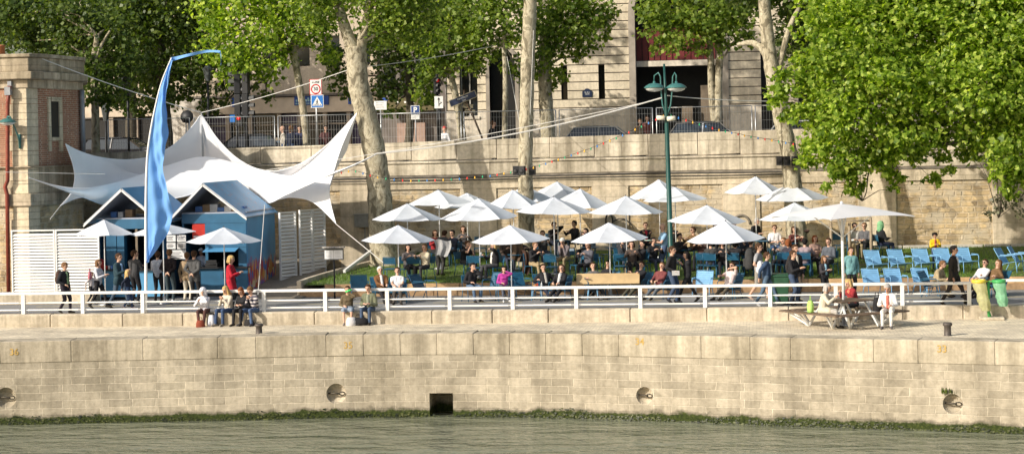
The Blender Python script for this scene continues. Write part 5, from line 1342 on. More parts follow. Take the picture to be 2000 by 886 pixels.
tree('thick pale street trunk right of the middle plane tree', 1072, [(1070, 255, 21), (1066, 200, 21), (1064, 130, 21), (1064, 60, 21)], [.32, .30, .28, .22],
     [([(1064, 120, 21), (1100, 70, 21), (1140, 40, 21)], [.12, .09, .05])],
     [(1080, 100, 20.5, 42), (1110, 60, 20.5, 50), (1145, 70, 20.5, 36), (1075, 40, 20.5, 55), (1050, 140, 21, 26), (1090, 145, 21, 22), (1150, 20, 20.5, 46), (1130, 112, 21, 16), (1185, 62, 21, 14), (1110, -10, 20.5, 60), (1080, 172, 21, 10), (1175, 25, 21, 30)], LM_mid, 560, .19, False, SZB, shade_clumps=7)
tree('street tree with twin trunks in front of the portal', 1398, [(1401, 250, 20), (1403, 180, 20), (1405, 120, 20), (1408, 60, 20)], [.19, .16, .15, .12],
     [([(1396, 240, 20), (1390, 180, 20), (1388, 110, 20), (1384, 60, 20)], [.16, .15, .14, .11]), ([(1404, 115, 20), (1418, 106, 20), (1424, 92, 20)], [.06, .05, .03])],
     [(1290, 50, 19.5, 36), (1320, 85, 19.5, 30), (1280, 90, 20, 18), (1350, 50, 19.5, 46), (1390, 40, 19.3, 48), (1430, 50, 19.5, 40), (1400, 85, 19.5, 26), (1360, 95, 19.5, 20), (1310, 10, 19.5, 50), (1380, -10, 19.5, 60), (1450, 10, 19.5, 50), (1458, 70, 20, 22), (1270, 20, 20, 30)], LM_mid, 620, .19, False, SZB)
for lab, cl, bpx in (('tall dark tree mass furthest left behind the brick tower', [(20, 40, 38, 80), (110, 60, 38, 80), (60, 130, 38, 50), (170, 140, 38, 50), (180, 40, 38, 80), (60, -30, 38, 90)], 100),
                     ('tall dark tree furthest back behind the flag and tent', [(260, 30, 40, 80), (350, 40, 40, 80), (300, 130, 40, 60), (240, 130, 40, 50), (380, 130, 40, 45), (300, -40, 40, 90), (200, 190, 40, 30), (250, 195, 40, 34)], 256)):
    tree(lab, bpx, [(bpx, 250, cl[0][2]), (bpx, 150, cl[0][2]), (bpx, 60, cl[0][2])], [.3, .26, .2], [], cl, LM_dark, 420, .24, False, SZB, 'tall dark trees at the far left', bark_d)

# ================================================================ SPEAKERS, STRING LIGHTS
def box_speaker(px, py, t, lab, grp):
    p = T(px, py, t); r_ = thing('speaker', lab, 'speaker', p, rnd.uniform(-.5, .5), grp)
    mb = MB(); mb.bbox(-.11, .11, -.1, .1, -.17, .17); mb.build('cabinet', black, r_, None, .015)
    q = MB(); q.lathe([(.085, 0), (.085, .01), (.03, .004), (0, .012)], 14, (0, -.1, -.03), 0, Matrix.Rotation(R(90), 3, 'X')); q.build('cone', cab, r_)
for px, dt, lab in ((1008, -.1, 'left'), (1020, -.5, 'middle'), (1040, -.15, 'right')): box_speaker(px, 333, 10.7+dt, 'black speaker box strapped to the middle trunk, %s one of three' % lab, 'speakers on the middle trunk')
for px, dt, lab in ((1523, -.2, 'left'), (1537, -.5, 'middle'), (1553, -.25, 'right')): box_speaker(px, 314, 10.9+dt, 'black speaker box strapped to the leaning trunk, %s one of three' % lab, 'speakers on the leaning trunk')
SLP = [(655, 338, 10), (690, 332, 10.5), (735, 345, 11), (770, 350, 11), (800, 352, 11.2), (850, 351, 11.2), (900, 348, 11.2), (960, 342, 11), (1000, 335, 10.6), (1040, 327, 10.4), (1080, 314, 9.8), (1150, 291, 9), (1210, 266, 8.2), (1255, 245, 7.6), (1303, 222, 7.2), (1340, 234, 7.6), (1400, 252, 8.5), (1460, 265, 9.5), (1530, 277, 10.4), (1600, 290, 11)]
root = thing('string_lights', 'string of coloured party bulbs swung from the tent past the lamp post', 'string lights', T(*SLP[0])); O = root.location
P = [T(*q) for q in SLP]; fine = []
for a, e in zip(P[:-1], P[1:]):
    n_ = max(2, int((e-a).length/.05)); fine += [a+(e-a)*(k/n_) for k in range(n_)]
mb = MB(); mb.tube(fine[::3], .008, 4); mb.build('wire', black, root, O)
def emis(name, c):
    m, nt, b, out = nodes_new(name); nt.links.new(ramp(nt, noise(nt, 20, 2, worldcoord(nt)), [(.3, c), (.7, tuple(min(1, x*1.2) for x in c))]), b.inputs['Base Color']); b.inputs['Roughness'].default_value = .25
    b.inputs['Emission Color'].default_value = rgba(c); b.inputs['Emission Strength'].default_value = .2; return m
bcols = [emis('bulb_red', (.75, .04, .03)), emis('bulb_amber', (.9, .45, .04)), emis('bulb_green', (.03, .35, .15)), emis('bulb_blue', (.05, .2, .5))]
BM = MB(); BM.lathe([(.0, -.07), (.02, -.063), (.030, -.035), (.02, -.007), (.012, .0), (.012, .025), (0, .025)], 10)
bms = [BM.mesh('bulb', m_) for m_ in bcols]
acc = 0; k = 0
for a, e in zip(fine[:-1], fine[1:]):
    acc += (e-a).length
    if acc > .285: acc = 0; o = obj_from(bms[k % 4], 'bulb', root, a-O); k += 1

# ================================================================ STREET FURNITURE ON THE UPPER STREET
FTN = 16.4
def fence_panel(px0, px1, lab):
    x0, x1 = S(px0, FTN, 6), S(px1, FTN, 6); z0 = SZ+.05; z1 = 6.55
    r_ = thing('mesh_fence_panel', lab, 'fence', (x0, FTN, SZ), 0, 'temporary mesh fence along the upper street'); L = x1-x0
    zt_ = (T((px0+px1)/2, 228-(px0-400)*.022, FTN).z)-SZ
    mb = MB(); mb.tube([(.03, 0, 0), (.03, 0, zt_)], .022, 6); mb.tube([(L-.03, 0, 0), (L-.03, 0, zt_)], .022, 6); mb.tube([(.03, 0, zt_), (L-.03, 0, zt_)], .02, 6); mb.tube([(.03, 0, .15), (L-.03, 0, .15)], .018, 6); mb.build('frame', steel, r_)
    mb = MB(); x = .14
    while x < L-.08: mb.bbox(x-.0028, x+.0028, -.0028, .0028, .15, zt_); x += .11
    for z in (.45, .8, 1.15, 1.5, 1.85):
        if z < zt_: mb.bbox(.03, L-.03, -.006, -.0035, z-.0028, z+.0028)
    mb.build('mesh_infill', steel, r_)
    mb = MB(); mb.bbox(-.1, .2, -.3, .3, -.0, .12); mb.build('foot', M('concrete_foot', (.3, .29, .27), .9), r_)
for i, (a, e) in enumerate(((210, 372), (378, 538), (542, 722), (726, 902), (905, 1087), (1091, 1276), (1281, 1470), (1474, 1660))):
    fence_panel(a, e, ['mesh fence panel beside the brick tower', 'mesh fence panel behind the tent peak', 'mesh fence panel beneath the zone 30 sign', 'mesh fence panel beneath the parking sign', 'mesh fence panel behind the middle trunk', 'mesh fence panel behind the slack rope left of the lamp', 'mesh fence panel right of the lamp post', 'mesh fence panel behind the leaning tree'][i])
sred = M('sign_red', (.55, .03, .03), .4, 0, .08); swhite = M('sign_white', (.75, .75, .73), .5); sblue = M('sign_bright_blue', (.02, .16, .50), .4, 0, .08); sblack = M('sign_black', (.02, .02, .02), .5)
def plate(parent, w_, h_, mat, z, y=0.0, name='plate', x=0):
    mb = MB(); mb.bbox(x-w_/2, x+w_/2, y-.006, y+.006, z-h_/2, z+h_/2); return mb.build(name, mat, parent, None, .004)
t = 16.8; p = T(617, 183, t); mp_ = mpp(t)
root = thing('road_sign', 'zone 30 sign above a blue pedestrian crossing sign on one post', 'road sign', (p.x, t, SZ)); z1 = T(617, 170, t).z-SZ; z2 = T(620, 198, t).z-SZ
mb = MB(); mb.tube([(0, .03, 0), (0, .03, z1+.3)], .03, 8); mb.build('post', steel, root)
zone = plate(root, 25*mp_, 31*mp_, sred, z1, 0, 'zone_plate'); plate(zone, 22.5*mp_, 28.5*mp_, swhite, z1, -.008, 'zone_face')
textobj('lettering', 'ZONE', .115, sblack, zone, (0, -.018, z1+.19), .004, .003)
mb = MB(); mb.lathe([(.155, 0), (.205, 0), (.205, .006), (.155, .006), (.155, 0)], 24, (0, -.016, z1-.085), 0, Matrix.Rotation(R(90), 3, 'X'), True, False); mb.build('red_ring', sred, zone)
textobj('number', '30', .2, sblack, zone, (0, -.018, z1-.085), .004, .004)
pd = plate(root, 26*mp_, 26*mp_, swhite, z2, 0, 'crossing_plate', .05); plate(pd, 23.5*mp_, 23.5*mp_, sblue, z2, -.008, 'blue_face', .05)
mb = MB(); s = .21; mb.add([(.05-s, -.018, z2-s*.85), (.05+s, -.018, z2-s*.85), (.05, -.018, z2+s*.95)], [(0, 1, 2)]); mb.build('white_triangle', swhite, pd)
mb = MB(); yy = -.022; c0 = .05
mb.lathe([(0, 0), (.022, 0), (.022, .003)], 10, (c0, yy, z2+.055), 0, Matrix.Rotation(R(90), 3, 'X'))
for a, e, w_ in (((0, .03), (0, -.04), .035), ((0, -.04), (-.05, -.125), .022), ((0, -.04), (.045, -.125), .022), ((0, .02), (-.05, -.03), .016), ((0, .02), (.05, -.03), .016)):
    mb.bar((c0+a[0], yy, z2+a[1]), (c0+e[0], yy, z2+e[1]), w_, .003, 0, (0, 1, 0))
for k in range(5): mb.bar((c0-.13+.065*k, yy+.001, z2-.125), (c0-.14+.065*k*1.05, yy+.001, z2-.165), .025, .003, 0, (0, 1, 0))
mb.build('walking_figure', sblack, pd)
p = T(811, 215, 17.2); root = thing('parking_sign', 'blue parking sign with white plate below behind the mesh fence', 'road sign', (p.x, 17.2, SZ)); z1 = T(811, 215, 17.2).z-SZ; mp_ = mpp(17.2)
mb = MB(); mb.tube([(0, .03, 0), (0, .03, z1+.2)], .03, 8); mb.build('post', steel, root)
bl_ = plate(root, 18*mp_, 18*mp_, swhite, z1, 0, 'border_plate'); plate(bl_, 16*mp_, 16*mp_, M('parking_blue', (.03, .07, .22), .4), z1, -.008, 'blue_face'); textobj('lettering', 'P', .3, swhite, bl_, (0, -.018, z1), .004, .01)
z2 = T(811, 229, 17.2).z-SZ; q = plate(root, 17*mp_, 9*mp_, swhite, z2, 0, 'lower_plate'); mb = MB(); [mb.bbox(-.12, .12-.05*i, -.012, -.0085, z2+.03-.05*i, z2+.045-.05*i) for i in range(2)]; mb.build('text_lines', M('faint_ink', (.45, .45, .45), .7), q)
p = T(743, 206, 16.9); root = thing('notice_sign', 'white notice sign right behind the forked tree trunk', 'sign', (p.x, 16.9, SZ)); z1 = p.z-SZ
mb = MB(); mb.tube([(0, .03, 0), (0, .03, z1)], .03, 8); mb.build('post', steel, root); q = plate(root, .52, .36, swhite, z1)
mb = MB(); [mb.bbox(-.18, .14-.06*(i % 2), -.012, -.0085, z1+.09-.09*i, z1+.12-.09*i) for i in range(3)]; mb.build('text_lines', M('faint_ink', (.45, .45, .45), .7), q)
p = T(858, 200, 18); root = thing('direction_sign', 'white direction arrow sign on a black post under the traffic light', 'road sign', (p.x, 18, SZ)); z1 = p.z-SZ; q = plate(root, .36, .5, swhite, z1, -.12)
mb = MB(); mb.bar((0, -.135, z1-.15), (0, -.135, z1+.13), .03, .004, 0, (0, 1, 0)); mb.add([(-.06, -.135, z1+.11), (.06, -.135, z1+.11), (0, -.135, z1+.2)], [(0, 1, 2)]); mb.bar((0, -.134, z1-.1), (.09, -.134, z1-.03), .025, .003, 0, (0, 1, 0)); mb.add([(.07, -.134, z1-.07), (.07, -.134, z1+.02), (.14, -.134, z1-.0)], [(0, 1, 2)]); mb.build('arrow', sblack, q)
mb = MB(); mb.tube([(0, 0, 0), (0, 0, z1+.3)], .05, 8); mb.build('post', black, root)
lred = emis('signal_red', (.9, .02, .02)); loff = M('signal_off', (.03, .03, .03), .3)
def traffic_light(label, px, py, t, heads, big=1.0, lit=None, group=None):
    p = T(px, py, t); r_ = thing('traffic_light', label, 'traffic light', (p.x, t, SZ), 0, group)
    mb = MB(); mb.tube([(0, .1, 0), (0, .1, p.z-SZ+.5)], .055, 8); mb.build('post', black, r_)
    for dx, dz, rz in heads:
        z = p.z-SZ+dz; mb = MB(); m3 = Matrix.Rotation(rz, 3, 'Z')
        mb.box((dx, 0, z), (.28*big, .22*big, .85*big), 0, m3); h = mb.build('signal_head', black, r_, None, .02)
        for k in range(3):
            q = MB(); cz = z+(.27-.27*k)*big; dv = m3 @ Vector((0, -.12*big, 0))
            rows = [[Vector((dx, 0, cz))+m3 @ Vector((.11*big*math.cos(a), yv*big, .11*big*math.sin(a))) for a in np.linspace(-.3, math.pi+.3, 9)] for yv in (-.11, -.32)]
            q.grid(rows, 0, True); q.build('visor', M('visor_grey', (.10, .10, .10), .5), h)
            q = MB(); q.lathe([(0, .0), (.085*big, .0), (.085*big, .012)], 12, Vector((dx, 0, cz))+dv, 0, m3 @ Matrix.Rotation(R(90), 3, 'X')); q.build('lens', lred if (lit == k) else loff, h)
    return r_
traffic_light('large black traffic light pair turned sideways left of the zone 30 sign', 478, 160, 17.5, [(-.32, 0, R(-80)), (.05, -.02, R(-95)), (-.30, -1.0, R(90)), (.02, -1.0, R(90))], 1.15)
traffic_light('black traffic light with red top lens half hidden in leaves', 853, 168, 18, [(0, 0, R(35))], .8, 0)
traffic_light('dark traffic light turned away between the tower and the flag', 248, 180, 19, [(0, .2, R(-85))], 1.1)
p = T(461, 233, 17); root = thing('pedestrian_signal', 'pedestrian signal showing red beside the blue service sign', 'traffic light', (p.x, 17, SZ)); z1 = p.z-SZ
mb = MB(); mb.tube([(0, .12, 0), (0, .12, z1+.2)], .045, 8); mb.build('post', black, root); mb = MB(); mb.bbox(.02, .26, -.1, .12, z1-.3, z1+.16); mb.build('signal_head', black, root, None, .01)
mb = MB(); mb.lathe([(0, 0), (.08, 0), (.08, .01)], 14, (.14, -.1, z1+.03), 0, Matrix.Rotation(R(90), 3, 'X')); mb.build('red_lens', lred, root); plate(root, .22, .3, sblue, z1+.03, -.05, 'service_plate', -.14)
p = T(365, 228, 18); root = thing('round_mirror', 'round black traffic mirror seen from behind on twin posts', 'mirror', (p.x, 18, SZ)); z1 = p.z-SZ
mb = MB(); mb.lathe([(0, -.06), (.25, -.05), (.28, 0), (.27, .03), (0, .03)], 20, (0, 0, z1), 0, Matrix.Rotation(R(80), 3, 'X')); mb.build('disc', black, root); mb = MB(); mb.tube([(-.06, .05, 0), (-.06, .05, z1)], .025, 6); mb.tube([(.06, .05, 0), (.06, .05, z1)], .025, 6); mb.build('post', steel, root)
def old_lamp(px, pyt, t, lab):
    p = T(px, pyt, t); r_ = thing('street_lantern', lab, 'street lamp', (p.x, t, SZ)); h = p.z-SZ
    mb = MB(); mb.tube([(0, 0, 0), (0, 0, .6), (0, 0, h-.7)], [.1, .06, .045], 8); mb.build('post', black, r_)
    mb = MB(); mb.lathe([(.1, h-.68), (.2, h-.15), (.2, h-.14), (.1, h-.02), (.0, h+.1)], 6, (0, 0, 0), 0, None, False); mb.build('lantern', M('lantern_glass', (.10, .11, .11), .2), r_)
old_lamp(405, 128, 20, 'old black street lantern left of the zone 30 sign'); old_lamp(206, 205, 19, 'old black street lantern right of the brick tower')
# tilted street nameplate
p = T(904, 193, 16.6); root = thing('tilted_nameplate', 'dark blue street nameplate tilted on a leaning brown post', 'sign', T(940, 262, 16.6)); O = root.location
mb = MB(); mb.tube([T(942, 270, 16.7), T(922, 222, 16.7), T(908, 196, 16.7), T(906, 176, 16.7)], .04, 8); mb.build('post', M('brown_post', (.13, .09, .06), .8), root, O)
ang = math.atan2(T(930, 183, 16.6).z-T(878, 204, 16.6).z, T(930, 183, 16.6).x-T(878, 204, 16.6).x); L = (T(930, 183, 16.6)-T(878, 204, 16.6)).length
m3 = Matrix.Rotation(-ang, 3, 'Y')
mb = MB(); mb.box(p, (L, .04, .30), 0, m3); a_ = mb.build('border_plate', M('plate_gold', (.34, .30, .2), .5), root, O); mb = MB(); mb.box(p-Vector((0, .026, 0)), (L-.06, .01, .24), 0, m3); mb.build('blue_face', M('plaque_blue', (.015, .025, .06), .4), a_, O)
textobj('lettering', 'Pont Marie', .1, swhite, a_, p-O+Vector((0, -.036, .04)), .004, 0, (R(90), -ang, 0)); textobj('lettering', 'Quai', .08, swhite, a_, p-O+Vector((.05, -.036, -.06)), .004, 0, (R(90), -ang, 0))
for dx, py in ((6, 207), (10, 218)):
    q = T(908+dx, py, 16.75); mb = MB(); mb.box(q, (.42, .03, .16), 0, Matrix.Rotation(R(6), 3, 'Y')); a_ = mb.build('finger_plate', M('plate_gold', (.34, .30, .2), .5), root, O); mb = MB(); [mb.box(q+Vector((-.05+.03*i, -.017, .03-.05*i)), (.26-.05*i, .003, .025)) for i in range(2)]; mb.build('text_lines', sblack, a_, O)
# ---- parked cars (roofs show over the parapet)
carglass = M('car_glass', (.03, .04, .05), .06, 0, .1, spec=.7); tyre = M('tyre', (.02, .02, .02), .8); hub = M('wheel_rim', (.4, .4, .42), .35, .7)
def car(label, px, t, paint, rz=0, L=4.1, h=1.45, van=False):
    x = S(px, t, SZ+1.2); r_ = thing('parked_car', label, 'car', (x, t, SZ), rz, 'cars parked on the upper street')
    w_ = .84
    low = [(-L/2, .35), (-L/2+.05, .25), (L/2-.05, .25), (L/2, .4), (L/2-.03, .62), (L/2-.25, .78), (L*.20, .90), (-L*.46, .93), (-L/2+.02, .75)]
    V = [(x_, -w_, z) for x_, z in low]+[(x_, w_, z) for x_, z in low]; n_ = len(low)
    mb = MB(); mb.add(V, [tuple(range(n_)), tuple(range(2*n_-1, n_-1, -1))]+[(i, n_+i, n_+(i+1) % n_, (i+1) % n_) for i in range(n_)]); mb.build('body', paint, r_, None, .05)
    cab_ = [(-L*.45, .92), (-L*.36, h-.08), (-L*.25, h), (L*.0, h), (L*.08, h-.06), (L*.24, .88)]
    rows = [[Vector((x_, s*(w_-.02-(z-.9)*.30), z)) for x_, z in cab_] for s in (-1, -.93, .93, 1)]
    mb = MB(); mb.grid([rows[0], rows[3]], 1, True)
    for s in (0, 3): mb.add(rows[s], [tuple(range(6)) if s == 0 else tuple(range(5, -1, -1))], 1)
    # roof skin
    up = [(-L*.37, h-.075), (-L*.25, h+.006), (0, h+.006), (L*.085, h-.055)]
    rr = [[Vector((x_, s*(w_-.03-(z-.9)*.30), z+.004)) for x_, z in up] for s in (-1, 1)]; mb.grid(rr, 0, True)
    for s in (-1, 1):
        for a, e in ((cab_[0], cab_[1]), (cab_[4], cab_[5]), ((-L*.09, h-.02), (-L*.10, .92)), ((-L*.36, h-.05), (L*.08, h-.04))):
            mb.bar((a[0], s*(w_+.0-(a[1]-.9)*.30), a[1]), (e[0], s*(w_+.0-(e[1]-.9)*.30), e[1]), .05, .035, 0)
    mb.build('cabin', [paint, carglass], r_)
    for s in (-1, 1):
        for x_ in (-L*.31, L*.31):
            q = MB(); q.tube([(x_, s*(w_-.15), .31), (x_, s*(w_+.01), .31)], .31, 18); wl_ = q.build('wheel', tyre, r_); q = MB(); q.tube([(x_, s*(w_+.012), .31), (x_, s*(w_+.02), .31)], .19, 14); q.build('rim', hub, wl_)
        q = MB(); q.box((L/2-.08, s*.6, .66), (.12, .3, .13)); q.build('headlight', M('headlight', (.7, .7, .68), .2), r_, None, .02); q = MB(); q.box((-L/2+.05, s*.65, .75), (.08, .22, .16)); q.build('tail_light', sred, r_, None, .02)
    return r_
pg = M('car_grey', (.20, .21, .23), .3, .4, .1); pl_ = M('car_silver', (.45, .47, .50), .3, .5, .1); pk = M('car_black', (.015, .015, .018), .2, 0, .1); pr_ = M('car_white', (.65, .65, .65), .3, 0, .1)
car('dark grey car parked behind the twin trunk tree', 1392, 18.5, pg, 0, 4.0, 1.50)
car('silver car parked left of the lamp post', 1190, 24, pl_, 0, 4.2, 1.46)
car('black car with red tail light behind the traffic lights', 478, 22, pk, math.pi, 3.8, 1.42)
car('white car half hidden right of the leaning tree', 1590, 20, pr_, 0, 4.2, 1.5)
car('dark car parked behind the left mesh fence', 245, 23, pk, 0, 4.2, 1.42)
for px, lab in ((300, 'left'), (340, 'middle'), (388, 'right')):
    # scooters at the street edge
    p = Vector((S(px, 20, SZ+.8), 20, SZ)); r_ = thing('parked_scooter', 'dark parked scooter on the upper street, %s one of three near the flag' % lab, 'scooter', p, rnd.uniform(-.6, .6), 'scooters on the upper street')
    for x_ in (-.55, .6): q = MB(); q.tube([(x_, -.06, .25), (x_, .06, .25)], .25, 16); q.build('wheel', tyre, r_)
    q = MB(); q.tube([(-.75, 0, .7), (-.35, 0, .78), (0, 0, .62), (.1, 0, .3), (.4, 0, .3), (.5, 0, .8)], [.1, .17, .15, .1, .1, .08], 10); q.build('body', pk, r_)
    q = MB(); q.tube([(-.7, 0, .86), (-.3, 0, .88), (.02, 0, .8)], [.1, .13, .1], 8); q.build('seat', black, r_); q = MB(); q.tube([(.62, 0, .25), (.48, 0, .95), (.46, 0, 1.02)], .04, 6); q.tube([(.44, -.3, 1.03), (.44, .3, 1.03)], .022, 6); q.build('handlebar', black, r_)
# ================================================================ PEOPLE
def sphere_rings(p, r, axis, x, y, half, n=10, m=3):
    """rings of a hemisphere on the +axis side (half=1) or -axis side (half=-1)"""
    res = []
    for i in range(1, m+1):
        a = math.pi/2*i/m
        rr = max(r*math.cos(a), r*.02); c = p+axis*(half*r*math.sin(a))
        res.append([c+x*(rr*math.cos(2*math.pi*k/n))+y*(rr*math.sin(2*math.pi*k/n)) for k in range(n)])
    return res
def capsule(mb, p0, r0, p1, r1, n=10):
    d = p1-p0; L = d.length
    d = d/L if L > 1e-6 else Vector((0, 0, 1))
    a = Vector((1, 0, 0)) if abs(d.x) < .8 else Vector((0, 1, 0)); x = (a-d*a.dot(d)).normalized(); y = d.cross(x)
    ring = lambda p, r: [p+x*(r*math.cos(2*math.pi*k/n))+y*(r*math.sin(2*math.pi*k/n)) for k in range(n)]
    rows = list(reversed(sphere_rings(p0, r0, d, x, y, -1, n)))+[ring(p0, r0), ring(p1, r1)]+sphere_rings(p1, r1, d, x, y, 1, n)
    V = [v for r in rows for v in r]; F = [tuple(range(n-1, -1, -1))]
    for i in range(len(rows)-1):
        for k in range(n): k2 = (k+1) % n; F.append((i*n+k, i*n+k2, (i+1)*n+k2, (i+1)*n+k))
    F.append(tuple((len(rows)-1)*n+k for k in range(n)))
    mb.add(V, F)
def blob(name, prims, voxel, tags, mats):
    """one continuous surface grown over round cones; faces take the material of the nearest cone"""
    mb = MB()
    for p0, r0, p1, r1, tg in prims: capsule(mb, Vector(p0), r0, Vector(p1), r1)
    me = mb.mesh('tmp', []); o = bpy.data.objects.new('tmp', me); col.objects.link(o)
    m = o.modifiers.new('r', 'REMESH'); m.mode = 'VOXEL'; m.voxel_size = voxel
    s = o.modifiers.new('s', 'SMOOTH'); s.factor = .5; s.iterations = 2
    dg = bpy.context.evaluated_depsgraph_get(); res = bpy.data.meshes.new_from_object(o.evaluated_get(dg))
    bpy.data.objects.remove(o); bpy.data.meshes.remove(me); res.name = name
    n = len(res.polygons); C = np.empty(n*3, dtype=np.float32); res.polygons.foreach_get('center', C); C = C.reshape(-1, 3)
    best = np.full(n, 1e9); idx = np.zeros(n, dtype=np.int32)
    for p0, r0, p1, r1, tg in prims:
        a = np.array(p0); d = np.array(p1)-a; L2 = max(d@d, 1e-9)
        u = np.clip(((C-a)@d)/L2, 0, 1); dist = np.linalg.norm(C-(a+u[:, None]*d), axis=1)-(r0+(r1-r0)*u)-(.004 if tg in ('eye', 'lip') else 0)
        k = dist < best; best[k] = dist[k]; idx[k] = tags.index(tg)
    res.materials.clear()
    for mm in mats: res.materials.append(mm)
    res.polygons.foreach_set('material_index', idx); res.polygons.foreach_set('use_smooth', np.ones(n, dtype=bool)); res.update()
    return res
def ik(a, t, l1, l2, hint):
    d = t-a; D = d.length; mx = (l1+l2)*.995
    if D > mx: t = a+d*(mx/D); d = t-a; D = mx
    D = max(D, abs(l1-l2)+.02); dn = d.normalized()
    x = (l1*l1-l2*l2+D*D)/(2*D); h = math.sqrt(max(l1*l1-x*x, 0)); pv = hint-dn*hint.dot(dn)
    pv = pv.normalized() if pv.length > 1e-5 else Vector((0, -1, 0))
    return a+dn*x+pv*h, t
TAGS = ['skin', 'top', 'bottom', 'shoe', 'inner', 'eye', 'lip']
skinm = [M('skin_%d' % i, c, .55, 0, .08, 20, spec=.3) for i, c in enumerate([(.56, .34, .24), (.50, .29, .20), (.60, .39, .29), (.36, .20, .13)])]
eyem = M('eye_dark', (.03, .02, .02), .3); lipm = M('lip', (.38, .14, .12), .5)
HAIRC = {'black': (.012, .010, .009), 'brown': (.06, .03, .015), 'light brown': (.16, .085, .04), 'blond': (.50, .34, .14), 'red': (.22, .07, .025), 'grey': (.38, .36, .34), 'white': (.66, .64, .60)}
def hair_prims(style):
    c = Vector((0, .028, .03))
    P = [((0, .03, .035), .098, (0, .0, .045), .090, 'h'), ((0, .055, -.02), .082, (0, .05, .03), .09, 'h')]
    if style == 'short': P += [((-.07, .02, -.01), .03, (-.07, .0, .04), .035, 'h'), ((.07, .02, -.01), .03, (.07, .0, .04), .035, 'h')]
    if style == 'bob': P += [((s*.075, .02, .02), .04, (s*.085, .01, -.10), .035, 'h') for s in (-1, 1)]+[((0, .07, 0), .07, (0, .08, -.10), .06, 'h')]
    if style == 'long': P += [((s*.078, .015, .02), .04, (s*.09, .0, -.16), .038, 'h') for s in (-1, 1)]+[((0, .07, 0), .075, (0, .11, -.26), .06, 'h'), ((-.06, .06, -.05), .05, (-.08, .09, -.26), .04, 'h'), ((.06, .06, -.05), .05, (.08, .09, -.26), .04, 'h')]
    if style == 'hood': P = [((0, .035, .03), .125, (0, .03, -.06), .12, 'h'), ((0, -.02, .085), .07, (0, -.05, .075), .05, 'h'), ((-.09, -.01, .03), .04, (-.085, -.03, -.08), .04, 'h'), ((.09, -.01, .03), .04, (.085, -.03, -.08), .04, 'h'), ((0, .05, -.1), .12, (0, .05, -.16), .12, 'h')]
    if style == 'cap': P = [((0, .01, .055), .098, (0, .01, .05), .098, 'h'), ((-.04, -.09, .055), .03, (.04, -.09, .055), .03, 'h'), ((-.03, -.13, .05), .02, (.03, -.13, .05), .02, 'h')]
    if style == 'curly': P += [((.085*math.cos(a), .03+.075*math.sin(a), .05+.03*math.sin(a*3)), .05, (.09*math.cos(a), .03+.08*math.sin(a), .0), .045, 'h') for a in np.linspace(-.2, math.pi+.2, 8)]+[((0, .0, .10), .05, (0, .05, .09), .06, 'h')]
    return P
HAIRMESH = {}
def hair_mesh(style):
    if style not in HAIRMESH: HAIRMESH[style] = blob('hair_'+style, hair_prims(style), .014, ['h'], [cloth((.1, .1, .1))])
    return HAIRMESH[style]
HANDS = {
 'lap': lambda h: ((.10, -.30, h+.17), (-.10, -.30, h+.17)), 'table': lambda h: ((.14, -.40, h+.36), (-.14, -.40, h+.36)),
 'face': lambda h: ('mouth', (-.12, -.36, h+.34)), 'face2': lambda h: ((.12, -.36, h+.34), 'mouth'), 'phone': lambda h: ((.05, -.30, h+.36), (-.05, -.30, h+.36)),
 'arms': lambda h: ((.33, -.12, h+.24), (-.33, -.12, h+.24)), 'cross': lambda h: ((-.10, -.20, h+.38), (.10, -.20, h+.36)), 'headback': lambda h: ('nape', 'nape'),
 'side': lambda h: ((.25, -.03, h-.10), (-.25, -.03, h-.10)), 'back': lambda h: ((.03, .19, h+.05), (-.03, .19, h+.05)), 'swing': lambda h: ((.23, -.20, h-.03), (-.23, .20, h-.02)),
 'hold': lambda h: ((.09, -.30, h+.24), (-.09, -.30, h+.24)), 'tray': lambda h: ((.08, -.36, h+.18), (-.12, -.36, h+.18)), 'drink': lambda h: ('mouth', (-.12, -.24, h+.12)), 'knee': lambda h: ((.14, -.42, h+.14), (-.14, -.42, h+.14)), 'hip': lambda h: ((.25, -.03, h-.10), (-.20, -.16, h+.06))}
PN = [0]
